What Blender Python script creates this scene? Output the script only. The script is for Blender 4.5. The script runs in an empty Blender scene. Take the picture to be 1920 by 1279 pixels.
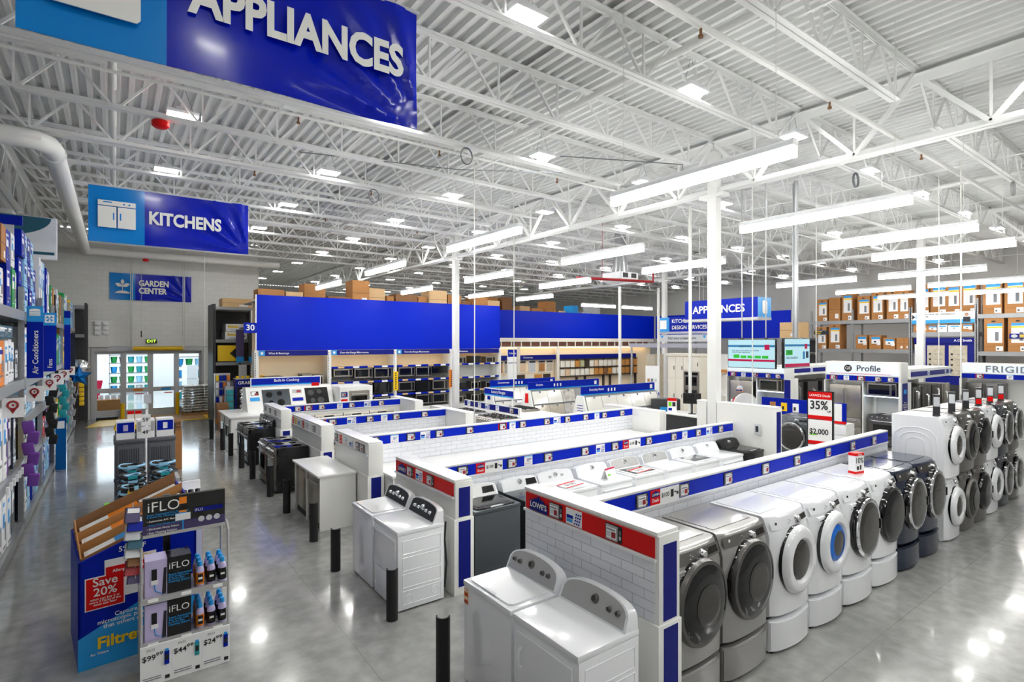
import bpy, bmesh, math, random
from mathutils import Matrix, Vector
R = math.radians
random.seed(7)
SC = bpy.context.scene
COL = SC.collection

# ---------------------------------------------------------------- camera, world, exposure
cam_d = bpy.data.cameras.new('camera')
cam = bpy.data.objects.new('camera', cam_d)
COL.objects.link(cam)
cam_d.sensor_width = 36.0
cam_d.lens = 36.0 * 1016.1 / 1920.0
cam_d.shift_y = 2.1 / 1920.0
cam_d.clip_end = 200
cam.location = (0, 0, 3.1)
cam.rotation_euler = (R(90), 0, R(-36.2315))
SC.camera = cam
SC.view_settings.view_transform = 'Standard'
SC.view_settings.look = 'None'
SC.view_settings.exposure = 1.36
SC.cycles.diffuse_bounces = 7
SC.cycles.max_bounces = 10
SC.view_settings.gamma = 1.0
SC.view_settings.use_curve_mapping = False
SC.cycles.sample_clamp_indirect = 6.0
SC.cycles.caustics_reflective = False
SC.cycles.caustics_refractive = False
W = bpy.data.worlds.new('hall_world')
SC.world = W
W.use_nodes = True
W.node_tree.nodes['Background'].inputs[0].default_value = (0.9, 0.95, 1, 1)
W.node_tree.nodes['Background'].inputs[1].default_value = 1.6
LED_TUBE = 15.0      # emission of the linear fixtures
LED_BAY = 34.0      # emission of the high bay panels

# ---------------------------------------------------------------- materials
MATS = {}
def srgb(r, g, b):
    f = lambda c: c / 12.92 / 255 if c <= 10 else ((c / 255 + .055) / 1.055) ** 2.4
    return (f(r), f(g), f(b), 1)
def mat(name, rgb, rough=.5, metal=0, coat=0, noise=0, nscale=8, bump=0, emit=None, estr=0, trans=0, aniso=None, spec=.5):
    """procedural material: a Principled shader whose colour and roughness carry a noise texture"""
    m = bpy.data.materials.new(name); m.use_nodes = True
    nt = m.node_tree; b = nt.nodes['Principled BSDF']
    c = srgb(*rgb)
    b.inputs['Base Color'].default_value = c
    b.inputs['Roughness'].default_value = rough
    b.inputs['Metallic'].default_value = metal
    b.inputs['Coat Weight'].default_value = coat
    b.inputs['Coat Roughness'].default_value = .08
    b.inputs['Transmission Weight'].default_value = trans
    b.inputs['Specular IOR Level'].default_value = spec
    tc = nt.nodes.new('ShaderNodeTexCoord'); mp = nt.nodes.new('ShaderNodeMapping')
    nt.links.new(tc.outputs['Object'], mp.inputs[0])
    if aniso: mp.inputs['Scale'].default_value = aniso
    n = nt.nodes.new('ShaderNodeTexNoise'); n.inputs['Scale'].default_value = nscale; n.inputs['Detail'].default_value = 4
    nt.links.new(mp.outputs[0], n.inputs[0])
    if noise:
        mx = nt.nodes.new('ShaderNodeMix'); mx.data_type = 'RGBA'
        mx.inputs[6].default_value = tuple(v * (1 - noise) for v in c[:3]) + (1,)
        mx.inputs[7].default_value = tuple(min(1, v * (1 + noise)) for v in c[:3]) + (1,)
        nt.links.new(n.outputs[0], mx.inputs[0]); nt.links.new(mx.outputs[2], b.inputs['Base Color'])
    mr = nt.nodes.new('ShaderNodeMapRange')
    dv = .008 if metal or coat else .04
    mr.inputs[3].default_value = max(0, rough - dv); mr.inputs[4].default_value = min(1, rough + dv)
    nt.links.new(n.outputs[0], mr.inputs[0]); nt.links.new(mr.outputs[0], b.inputs['Roughness'])
    if bump:
        bp = nt.nodes.new('ShaderNodeBump'); bp.inputs['Strength'].default_value = bump; bp.inputs['Distance'].default_value = .01
        nt.links.new(n.outputs[0], bp.inputs['Height']); nt.links.new(bp.outputs[0], b.inputs['Normal'])
    if estr:
        b.inputs['Emission Color'].default_value = srgb(*(emit or rgb)); b.inputs['Emission Strength'].default_value = estr
    MATS[name] = m
    return m
mat('enamel', (238, 240, 243), .16, coat=.6)
mat('enamel_grey', (205, 207, 211), .2, coat=.5)
mat('laminate', (236, 236, 232), .35)
mat('counter', (240, 240, 238), .25)
mat('plastic_white', (232, 233, 235), .3)
mat('cable_white', (215, 215, 210), .5)
mat('paint_white', (232, 232, 230), .55)
mat('joist_white', (232, 233, 232), .5)
mat('deck_white', (222, 223, 222), .55)
mat('steel', (178, 172, 162), .3, 1, noise=.1, nscale=20, aniso=(1, 1, 12))
mat('steel_bright', (205, 205, 205), .2, 1)
mat('steel_dark', (104, 102, 100), .3, .85, noise=.08, nscale=14)
mat('chrome', (225, 225, 228), .08, 1)
mat('silver_paint', (166, 165, 163), .28, .5, coat=.3)
mat('silver_light', (196, 196, 196), .25, .4)
mat('silver_dark', (112, 109, 105), .3, .5, coat=.3)
mat('navy', (34, 44, 66), .22, .3, coat=.5)
mat('slate', (74, 80, 86), .26, .5, coat=.3)
mat('charcoal', (50, 51, 54), .35)
mat('black', (16, 16, 18), .28)
mat('black_gloss', (8, 8, 10), .06, coat=.5)
mat('black_matte', (20, 20, 21), .6)
mat('glass_dark', (15, 16, 18), .05, coat=.15)
mat('glass_smoke', (50, 48, 46), .06, coat=.2, noise=.5, nscale=4)
mat('drum_blue', (20, 110, 215), .12, .2)
mat('drum', (110, 108, 104), .25, .8)
mat('iron', (24, 24, 25), .55)
mat('blue', (0, 34, 182), .42, spec=.12)
mat('blue_dark', (10, 22, 120), .4, spec=.2)
mat('blue_sign', (0, 30, 158), .38, spec=.15)
mat('blue_light', (28, 150, 222), .4)
mat('blue_pale', (150, 205, 238), .4)
mat('banner_blue', (0, 24, 176), .2, coat=.1, spec=.25)
mat('banner_sky', (10, 132, 216), .2, coat=.1, spec=.25)
mat('red', (214, 8, 10), .4, spec=.2)
mat('red_dark', (150, 10, 24), .45)
mat('crimson', (196, 20, 70), .4)
mat('yellow', (245, 200, 10), .4)
mat('orange', (235, 130, 20), .5)
mat('green', (20, 150, 70), .5)
mat('lime', (120, 210, 30), .5)
mat('teal', (30, 150, 160), .5)
mat('teal_dark', (22, 88, 110), .5)
mat('purple', (110, 60, 150), .5)
mat('lilac', (196, 186, 226), .35)
mat('grape', (66, 56, 100), .45)
mat('paper', (240, 240, 240), .6)
mat('paper_grey', (200, 203, 207), .6)
mat('ink', (22, 24, 30), .6)
mat('ink_grey', (120, 124, 130), .6)
mat('letters', (240, 240, 236), .4)
mat('kraft', (172, 118, 64), .7, noise=.12, nscale=6)
mat('kraft_dark', (128, 88, 52), .7, noise=.15, nscale=6)
mat('kraft_light', (214, 178, 130), .65, noise=.1, nscale=6)
mat('wood_pallet', (178, 140, 95), .7, noise=.2, nscale=10)
mat('door_white', (236, 230, 216), .4)
mat('door_oak', (196, 136, 66), .4, noise=.2, nscale=9, aniso=(6, 6, 1))
mat('door_sage', (180, 180, 140), .4)
mat('door_espresso', (60, 48, 42), .4)
mat('cream', (244, 224, 190), .6)
mat('cream_dark', (226, 196, 160), .6)
mat('copper_cloth', (168, 118, 100), .6, noise=.3, nscale=3)
mat('wall_grey', (205, 205, 203), .6, noise=.03, nscale=2)
mat('galvanised', (176, 178, 180), .35, .7, noise=.1, nscale=12)
mat('rack_grey', (150, 152, 154), .45, .3)
mat('rack_dark', (58, 58, 60), .5)
mat('resin_grey', (92, 94, 100), .55)
mat('resin_dark', (52, 55, 62), .5)
mat('skin', (205, 150, 120), .5)
mat('hair_grey', (150, 145, 138), .7)
mat('lens_blue', (30, 80, 160), .1, .5)
mat('stone_white', (232, 230, 222), .12, coat=.5)
mat('stone_grey', (150, 150, 152), .12, coat=.5, noise=.25, nscale=14)
mat('stone_beige', (196, 186, 166), .12, coat=.5, noise=.3, nscale=9)
mat('stone_veined', (190, 186, 178), .12, coat=.5, noise=.75, nscale=7)
mat('bag_white', (244, 243, 238), .4, bump=.15, nscale=8)
mat('foil_blue', (10, 110, 190), .12, .6)
mat('foil_silver', (210, 212, 215), .15, .9)
mat('led', (255, 255, 255), .4, emit=(255, 254, 250), estr=LED_TUBE)
mat('led_bay', (255, 255, 255), .4, emit=(255, 254, 250), estr=LED_BAY)
mat('screen', (90, 110, 114), .2, emit=(190, 232, 244), estr=.3)
mat('screen_bar', (30, 75, 105), .2, emit=(60, 150, 210), estr=.16)
mat('screen_red', (140, 14, 56), .2, emit=(200, 20, 80), estr=.14)
mat('screen_green', (30, 110, 30), .2, emit=(60, 220, 60), estr=.2)
mat('screen_ink', (30, 50, 70), .3)
mat('exit_green', (170, 220, 60), .4, emit=(170, 220, 60), estr=1)
mat('backlit', (200, 210, 222), .4, emit=(222, 234, 248), estr=.2)
mat('warm_lamp', (255, 226, 180), .4, emit=(255, 222, 170), estr=2.0)
mat('cool_lamp', (225, 240, 255), .4, emit=(215, 235, 255), estr=2.5)
m = mat('pane', (225, 235, 240), .02, trans=1, spec=.5); m.node_tree.nodes['Principled BSDF'].inputs['IOR'].default_value = 1.02
m = mat('shrink_wrap', (230, 232, 235), .1, trans=.9); m.node_tree.nodes['Principled BSDF'].inputs['IOR'].default_value = 1.05

def tile_mat(name, tile, grout, bw, bh, axes, mortar=.0035, offset=.5, rough=.25):
    m = bpy.data.materials.new(name); m.use_nodes = True; nt = m.node_tree; b = nt.nodes['Principled BSDF']
    tc = nt.nodes.new('ShaderNodeTexCoord'); sp = nt.nodes.new('ShaderNodeSeparateXYZ'); cb = nt.nodes.new('ShaderNodeCombineXYZ')
    nt.links.new(tc.outputs['Object'], sp.inputs[0])
    nt.links.new(sp.outputs[axes[0]], cb.inputs[0]); nt.links.new(sp.outputs[axes[1]], cb.inputs[1])
    br = nt.nodes.new('ShaderNodeTexBrick'); br.offset = offset
    nt.links.new(cb.outputs[0], br.inputs['Vector'])
    for k, v in (('Scale', 1), ('Mortar Size', mortar), ('Mortar Smooth', .1), ('Bias', 0), ('Brick Width', bw), ('Row Height', bh)):
        br.inputs[k].default_value = v
    br.inputs['Color1'].default_value = srgb(*tile); br.inputs['Color2'].default_value = srgb(*[min(255, c + 5) for c in tile]); br.inputs['Mortar'].default_value = srgb(*grout)
    nt.links.new(br.outputs[0], b.inputs['Base Color'])
    bp = nt.nodes.new('ShaderNodeBump'); bp.inputs['Strength'].default_value = .5; bp.inputs['Distance'].default_value = .003; bp.invert = True
    nt.links.new(br.outputs[1], bp.inputs['Height']); nt.links.new(bp.outputs[0], b.inputs['Normal'])
    b.inputs['Roughness'].default_value = rough
    MATS[name] = m
tile_mat('subway_x', (226, 228, 234), (186, 188, 196), .235, .078, (0, 2))
tile_mat('subway_y', (226, 228, 234), (186, 188, 196), .235, .078, (1, 2))
tile_mat('block_wall', (224, 224, 221), (214, 214, 211), .4, .2, (0, 2), .006, rough=.6)

def floor_mat():
    m = bpy.data.materials.new('polished_concrete'); m.use_nodes = True; nt = m.node_tree; b = nt.nodes['Principled BSDF']
    tc = nt.nodes.new('ShaderNodeTexCoord')
    def nz(s, d, dist=0):
        n = nt.nodes.new('ShaderNodeTexNoise'); n.inputs['Scale'].default_value = s; n.inputs['Detail'].default_value = d; n.inputs['Distortion'].default_value = dist
        nt.links.new(tc.outputs['Object'], n.inputs[0]); return n
    def mix(f, a, b_, typ='MIX'):
        x = nt.nodes.new('ShaderNodeMix'); x.data_type = 'RGBA'; x.blend_type = typ
        for k, v in ((0, f), (6, a), (7, b_)):
            if isinstance(v, (tuple, float, int)): x.inputs[k].default_value = v
            else: nt.links.new(v, x.inputs[k])
        return x.outputs[2]
    def ramp(v, a, b_):
        r = nt.nodes.new('ShaderNodeMapRange'); r.inputs[1].default_value = a; r.inputs[2].default_value = b_
        nt.links.new(v, r.inputs[0]); return r.outputs[0]
    big = nz(.45, 6, .6); fine = nz(6, 8)
    c = mix(ramp(big.outputs[0], .36, .66), srgb(132, 132, 130), srgb(174, 174, 171))
    c = mix(.35, c, mix(ramp(fine.outputs[0], .35, .7), srgb(128, 128, 127), srgb(186, 186, 184)))
    sp = nt.nodes.new('ShaderNodeSeparateXYZ'); nt.links.new(tc.outputs['Object'], sp.inputs[0])
    cb = nt.nodes.new('ShaderNodeCombineXYZ'); nt.links.new(sp.outputs[0], cb.inputs[0]); nt.links.new(sp.outputs[1], cb.inputs[1])
    br = nt.nodes.new('ShaderNodeTexBrick'); br.offset = 0
    ad = nt.nodes.new('ShaderNodeVectorMath'); ad.inputs[1].default_value = (-1.97, -6.82, 0)
    nt.links.new(cb.outputs[0], ad.inputs[0]); nt.links.new(ad.outputs[0], br.inputs['Vector'])
    for k, v in (('Scale', 1), ('Mortar Size', .003), ('Brick Width', 4.5), ('Row Height', 4.5)): br.inputs[k].default_value = v
    c = mix(br.outputs[1], c, srgb(122, 122, 120))
    nt.links.new(c, b.inputs['Base Color'])
    mr = nt.nodes.new('ShaderNodeMapRange'); mr.inputs[3].default_value = .1; mr.inputs[4].default_value = .22
    nt.links.new(big.outputs[0], mr.inputs[0]); nt.links.new(mr.outputs[0], b.inputs['Roughness'])
    b.inputs['Coat Weight'].default_value = .35; b.inputs['Coat Roughness'].default_value = .06
    MATS['floor'] = m
floor_mat()

# ---------------------------------------------------------------- mesh builder
class MB:
    def __init__(s): s.v = []; s.f = []; s.m = []; s.sm = []; s.mats = []
    def mi(s, m):
        if m not in s.mats: s.mats.append(m)
        return s.mats.index(m)
    def add(s, vs, fs, m, smooth=False, M=None):
        k = len(s.v)
        if M is not None: vs = [M @ Vector(v) for v in vs]
        s.v += [tuple(v) for v in vs]
        i = s.mi(m)
        for f in fs: s.f.append([a + k for a in f]); s.m.append(i); s.sm.append(smooth)
        return s
    def box(s, x0, y0, z0, x1, y1, z1, m, M=None):
        v = [(x, y, z) for z in (z0, z1) for y in (y0, y1) for x in (x0, x1)]
        return s.add(v, [(0, 2, 3, 1), (4, 5, 7, 6), (0, 1, 5, 4), (2, 6, 7, 3), (0, 4, 6, 2), (1, 3, 7, 5)], m, M=M)
    def prism(s, pts, d0, d1, m, ax='y', smooth=False, M=None, capm=None):
        """extrude the 2D outline pts along ax; (a, b) are (x, z) for y, (y, z) for x, (x, y) for z"""
        def P(a, b, d): return {'y': (a, d, b), 'x': (d, a, b), 'z': (a, b, d)}[ax]
        n = len(pts); v = [P(a, b, d0) for a, b in pts] + [P(a, b, d1) for a, b in pts]
        s.add(v, [(i, (i + 1) % n, n + (i + 1) % n, n + i) for i in range(n)], m, smooth, M)
        s.add(v, [tuple(range(n))[::-1], tuple(range(n, 2 * n))], capm or m, False, M); return s
    def cyl(s, p0, p1, r, m, n=12, r1=None, smooth=True, cap=True):
        p0, p1 = Vector(p0), Vector(p1); d = (p1 - p0); q = d.to_track_quat('Z', 'Y')
        r1 = r if r1 is None else r1; v = []
        for c, rr in ((p0, r), (p1, r1)):
            v += [c + q @ Vector((rr * math.cos(2 * math.pi * i / n), rr * math.sin(2 * math.pi * i / n), 0)) for i in range(n)]
        s.add(v, [(i, (i + 1) % n, n + (i + 1) % n, n + i) for i in range(n)], m, smooth)
        if cap: s.add(v, [tuple(range(n))[::-1], tuple(range(n, 2 * n))], m)
        return s
    def rod(s, p0, p1, w, h, m):
        """a bar of w x h between two points"""
        p0, p1 = Vector(p0), Vector(p1); q = (p1 - p0).to_track_quat('Z', 'Y'); v = []
        for c in (p0, p1): v += [c + q @ Vector((a * w / 2, b * h / 2, 0)) for a, b in ((-1, -1), (1, -1), (1, 1), (-1, 1))]
        return s.add(v, [(0, 1, 5, 4), (1, 2, 6, 5), (2, 3, 7, 6), (3, 0, 4, 7), (3, 2, 1, 0), (4, 5, 6, 7)], m)
    def lathe(s, prof, m, n=32, c=(0, 0, 0), ax='y', smooth=True, seg=None, sx=1, sz=1):
        """prof = [(r, h)], turned about ax through c; seg = [(i0, material)]"""
        rings = []
        for r, h in prof:
            k = len(s.v)
            for i in range(n):
                t = 2 * math.pi * i / n; a, b = r * math.cos(t) * sx, r * math.sin(t) * sz
                s.v.append((c[0] + a, c[1] + h, c[2] + b) if ax == 'y' else (c[0] + a, c[1] + b, c[2] + h) if ax == 'z' else (c[0] + h, c[1] + a, c[2] + b))
            rings.append(k)
        mm = m
        for j in range(len(prof) - 1):
            if seg and j in seg: mm = seg[j]
            a, b = rings[j], rings[j + 1]; i_ = s.mi(mm)
            for i in range(n):
                t = (i + 1) % n; s.f.append([a + i, a + t, b + t, b + i]); s.m.append(i_); s.sm.append(smooth)
        for a, flip in ((rings[0], 1), (rings[-1], 0)):
            s.f.append([a + i for i in range(n)][::-1] if flip else [a + i for i in range(n)]); s.m.append(s.mi(m if flip else mm)); s.sm.append(False)
        return s
    def tube(s, pts, r, m, n=6):
        """round tube along a poly-line"""
        pts = [Vector(p) for p in pts]; k = len(s.v); up = None
        for i, p in enumerate(pts):
            d = (pts[min(i + 1, len(pts) - 1)] - pts[max(i - 1, 0)]).normalized()
            if up is None: up = Vector((0, 0, 1)) if abs(d.z) < .9 else Vector((1, 0, 0))
            a = d.cross(up).normalized(); up = a.cross(d).normalized()
            s.v += [tuple(p + a * r * math.cos(2 * math.pi * j / n) + up * r * math.sin(2 * math.pi * j / n)) for j in range(n)]
        i_ = s.mi(m)
        for i in range(len(pts) - 1):
            for j in range(n):
                t = (j + 1) % n; s.f.append([k + i * n + j, k + i * n + t, k + (i + 1) * n + t, k + (i + 1) * n + j]); s.m.append(i_); s.sm.append(True)
        for a, q in ((0, 1), (len(pts) - 1, -1)):
            s.f.append([k + a * n + j for j in range(n)][::q]); s.m.append(i_); s.sm.append(False)
        return s
    def loft(s, rings, m, smooth=True, cap=True):
        n = len(rings[0]); k = len(s.v)
        for r in rings: s.v += [tuple(p) for p in r]
        i_ = s.mi(m)
        for j in range(len(rings) - 1):
            for i in range(n):
                t = (i + 1) % n; a, b = k + j * n, k + (j + 1) * n; s.f.append([a + i, a + t, b + t, b + i]); s.m.append(i_); s.sm.append(smooth)
        if cap:
            s.f.append([k + i for i in range(n)][::-1]); s.m.append(i_); s.sm.append(False)
            s.f.append([k + (len(rings) - 1) * n + i for i in range(n)]); s.m.append(i_); s.sm.append(False)
        return s
    def mesh(s, name, bev=0, seg=2, ang=35):
        me = bpy.data.meshes.new(name); me.from_pydata(s.v, [], s.f)
        for x in s.mats: me.materials.append(MATS[x])
        me.polygons.foreach_set('material_index', s.m); me.polygons.foreach_set('use_smooth', s.sm)
        bm = bmesh.new(); bm.from_mesh(me)
        bmesh.ops.recalc_face_normals(bm, faces=bm.faces)
        if bev:
            ed = [e for e in bm.edges if len(e.link_faces) == 2 and e.calc_face_angle(0) > R(ang)]
            bmesh.ops.bevel(bm, geom=ed, offset=bev, segments=seg, profile=.6, affect='EDGES', clamp_overlap=True)
            for f in bm.faces: f.smooth = True
        bm.to_mesh(me); bm.free()
        if bev or any(s.sm): me.set_sharp_from_angle(angle=R(38))
        me.update(); return me
    def build(s, name, parent=None, loc=(0, 0, 0), rz=0, bev=0, seg=2, ang=35, label=None):
        o = bpy.data.objects.new(name, s.mesh(name, bev, seg, ang)); COL.objects.link(o)
        o.location = loc; o.rotation_euler = (0, 0, rz)
        if parent: o.parent = parent
        if label: o['label'] = label
        return o
def B(name, parent, x0, y0, z0, x1, y1, z1, m, bev=0, **k): return MB().box(x0, y0, z0, x1, y1, z1, m).build(name, parent, bev=bev, **k)
def tag(o, label, cat, group=None, kind=None):
    o['label'] = label; o['category'] = cat
    if group: o['group'] = group
    o['kind'] = kind or 'thing'
    return o
def thing(name, label, cat, loc=(0, 0, 0), rz=0, group=None):
    o = bpy.data.objects.new(name, None); COL.objects.link(o); o.location = loc; o.rotation_euler = (0, 0, rz)
    o.empty_display_size = .1
    return tag(o, label, cat, group)
def struct(o): o['kind'] = 'structure'; return o
def dup(root, loc, rz=None, label=None, group=None, scale=None):
    r = root.copy(); COL.objects.link(r); r.location = loc
    if rz is not None: r.rotation_euler = (0, 0, rz)
    if scale: r.scale = scale
    if label: r['label'] = label
    if group: r['group'] = group
    for ch in KIDS(root):
        c = ch.copy(); COL.objects.link(c); c.parent = r
        for g in KIDS(ch):
            d = g.copy(); COL.objects.link(d); d.parent = c
    return r
def KIDS(o): return list(o.children)
TXT = {}
def text(parent, s, size, loc, m, rz=0, name='lettering', bold=.012, al='CENTER', sx=1, rx=90, ry=0, ls=1, rot=None):
    """lettering as a thin mesh standing in the local XZ plane and facing -Y"""
    key = (s, m, round(bold, 4), al, ls)
    if key not in TXT:
        cu = bpy.data.curves.new('txt', 'FONT'); cu.body = s; cu.size = 1; cu.align_x = al; cu.align_y = 'CENTER'
        cu.offset = bold; cu.extrude = .004; cu.resolution_u = 3; cu.space_character = ls; cu.space_line = .85
        ob = bpy.data.objects.new('txt', cu); COL.objects.link(ob)
        dg = bpy.context.evaluated_depsgraph_get(); me = bpy.data.meshes.new_from_object(ob.evaluated_get(dg))
        bpy.data.objects.remove(ob); me.materials.clear(); me.materials.append(MATS[m]); TXT[key] = me
    o = bpy.data.objects.new(name, TXT[key]); COL.objects.link(o); o.parent = parent
    o.location = loc; o.rotation_euler = rot or (R(rx), R(ry), rz); o.scale = (size * sx, size, size * .25)
    return o
ORD = ['first', 'second', 'third', 'fourth', 'fifth', 'sixth', 'seventh', 'eighth', 'ninth', 'tenth', 'eleventh', 'twelfth',
       'thirteenth', 'fourteenth', 'fifteenth', 'sixteenth', 'seventeenth', 'eighteenth', 'nineteenth', 'twentieth']
NEAR = {}
# ================================================================ the hall
def hall():
    struct(MB().box(-14, -10, -.1, 34.5, 50, 0, 'floor').build('floor'))
    # ribbed roof deck: flutes run along y
    def deck(name, x0, x1, y0, y1):
        pts = []; x = x0
        while x < x1 - .01:
            pts += [(x, 7.59), (x + .07, 7.59), (x + .092, 7.665), (x + .18, 7.665)]; x += .2
        b = MB(); n = len(pts)
        v = [(a, y0, z) for a, z in pts] + [(a, y1, z) for a, z in pts]
        b.add(v, [(i, i + 1, n + i + 1, n + i) for i in range(n - 1)], 'deck_white')
        b.box(x0, y0, 7.675, x1, y1, 7.73, 'deck_white')
        return struct(b.build(name))
    deck('ceiling', -14, 5.4, -10, 27.6); deck('ceiling', 5.4, 34.6, -10, 46)
    # garden wall with the door opening x -.78..3.2, z 0..2.9
    b = MB(); m = 'block_wall'
    b.box(-14, 27.5, 0, -.78, 27.8, 7.6, m); b.box(3.2, 27.5, 0, 5.4, 27.8, 7.6, m); b.box(-.78, 27.5, 2.9, 3.2, 27.8, 7.6, m)
    struct(b.build('wall_back'))
    struct(MB().box(5.3, 27.8, 0, 5.5, 46, 7.6, 'wall_grey').build('wall_side'))
    struct(MB().box(5.4, 46, 0, 34.6, 46.3, 7.6, 'wall_grey').build('wall_far'))
    struct(MB().box(34.3, -10, 0, 34.6, 46, 7.6, 'wall_grey').build('wall_right'))
    struct(MB().box(-14.3, -10, 0, -14, 27.8, 7.6, 'wall_grey').build('wall_left'))
    struct(MB().box(-14, -10.3, 0, 34.6, -10, 7.6, 'wall_grey').build('wall_front'))
    struct(MB().box(3.35, 27.44, 0, 5.3, 27.5, .12, 'black_matte').build('baseboard_back'))
hall()

def chord(b, x0, x1, z0, z1, w, m='joist_white', up=True):
    """a double-angle chord along x, legs up or down"""
    t = .014
    for s in (-1, 1):
        a, c = (s * .012, s * w / 2); a, c = min(a, c), max(a, c)
        if up: b.box(x0, a, z0, x1, c, z0 + t, m); b.box(x0, s * .012 - t / 2, z0, x1, s * .012 + t / 2, z1, m)
        else: b.box(x0, a, z1 - t, x1, c, z1, m); b.box(x0, s * .012 - t / 2, z0, x1, s * .012 + t / 2, z1, m)
def joists():
    L = 12.7
    t = thing('roof_joist', 'white open-web steel joist spanning crossways under the ribbed roof deck', 'joist', (-2, 7.03, 0), 0, 'open-web roof joists under the deck')
    b = MB(); chord(b, .06, L - .06, 7.51, 7.585, .14, up=False); b.build('top_chord', t)
    b = MB(); chord(b, .8, L - .93, 6.84, 6.92, .15); b.build('bottom_chord', t)
    b = MB(); n = [.79 + 1.22 * i for i in range(10)]
    for i, x in enumerate(n):
        b.rod((x, 0, 6.87), (x, 0, 7.53), .03, .03, 'joist_white')
        for s in (-1, 1):
            e = x + s * .6
            if i == 0 and s < 0: e = .12
            if i == 9 and s > 0: e = L - .12
            b.rod((x + s * .03, 0, 6.87), (e, 0, 7.54), .036, .036, 'joist_white')
    b.build('web', t)
    first = True
    for bx in (-14.7, -2.0, 10.7, 23.4):
        for k in range(-4, 21):
            y = 7.03 + 1.88 * k
            if bx < 10 and y > 27: continue
            if bx == -14.7 and (y < 8 or y > 27): continue
            if (bx, k) == (-2.0, 0): continue
            if y < 0 and bx < 0: continue
            dup(t, (bx, y, 0))
joists()

def girders():
    def girder(x, y, label, L=11.28):
        t = thing('roof_girder', label, 'girder', (x, y, 0), R(90))
        b = MB(); chord(b, .02, L - .02, 7.36, 7.5, .26, up=False); b.build('top_chord', t)
        b = MB(); chord(b, .12, L - .12, 6.38, 6.5, .26); b.build('bottom_chord', t)
        for i in range(int(L / 1.88)):
            x0 = .94 + 1.88 * i
            b = MB()
            b.rod((x0, 0, 6.44), (x0 - .88, 0, 7.42), .07, .07, 'joist_white'); b.rod((x0, 0, 6.44), (x0 + .88, 0, 7.42), .07, .07, 'joist_white')
            b.rod((x0, 0, 6.44), (x0, 0, 7.42), .035, .035, 'joist_white')
            b.build('web_brace', t)
    girder(-2, 7.03, 'white lattice roof girder above the tall shelving on the left'); girder(-2, 18.31, 'white lattice roof girder over the far end of the left shelving', 9.1)
    girder(10.7, -4.25, 'nearest white lattice roof girder, running towards the big white column at upper right')
    girder(10.7, 7.03, 'white lattice roof girder between the big near column and the slimmer far column')
    girder(10.7, 18.31, 'white lattice roof girder beyond the column in front of the blue panel')
    girder(10.7, 29.59, 'farthest white lattice roof girder over the back stock racks')
    girder(23.4, -4.25, 'white lattice roof girder at the far right of the ceiling')
    girder(23.4, 7.03, 'white lattice roof girder running away from the column by the water heater cartons')
    girder(23.4, 18.31, 'white lattice roof girder above the kitchen department')
    for x, y, l in ((10.7, 7.03, 'large square white steel column rising beside the end of the washer aisle'), (10.7, 18.31, 'slimmer looking square white column in front of the long blue panel'),
                    (23.4, 7.03, 'square white column in front of the water heater racks'), (23.4, 18.31, 'distant square white column behind the kitchen design sign'), (-2.16, 18.31, 'white column hidden among the tall left shelving')):
        t = thing('steel_column', l, 'column', (x, y, 0))
        B('shaft', t, -.105, -.105, .012, .105, .105, 7.3, 'paint_white', .008)
        B('cap_bracket', t, -.13, -.3, 6.28, .13, .3, 6.37, 'paint_white', .004)
        B('base_plate', t, -.11, -.11, 0, .11, .11, .012, 'paint_white')
girders()

# bridging bars along y, at both chord levels
def bridging():
    for bx, w in ((-2.0, 'left'), (10.7, 'middle'), (23.4, 'right')):
        for fx, q in ((4.2, 'nearer'), (8.5, 'farther')):
            b = MB(); x = bx + fx; y1 = 27 if bx < 10 else 44
            b.rod((x, -6, 6.94), (x, y1, 6.94), .04, .015, 'joist_white'); b.rod((x, -6, 7.5), (x, y1, 7.5), .04, .015, 'joist_white')
            tag(b.build('bridging_bar'), f'thin white bars tying the joists crossways, {q} pair in the {w} roof bay', 'bracing')
bridging()

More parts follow.
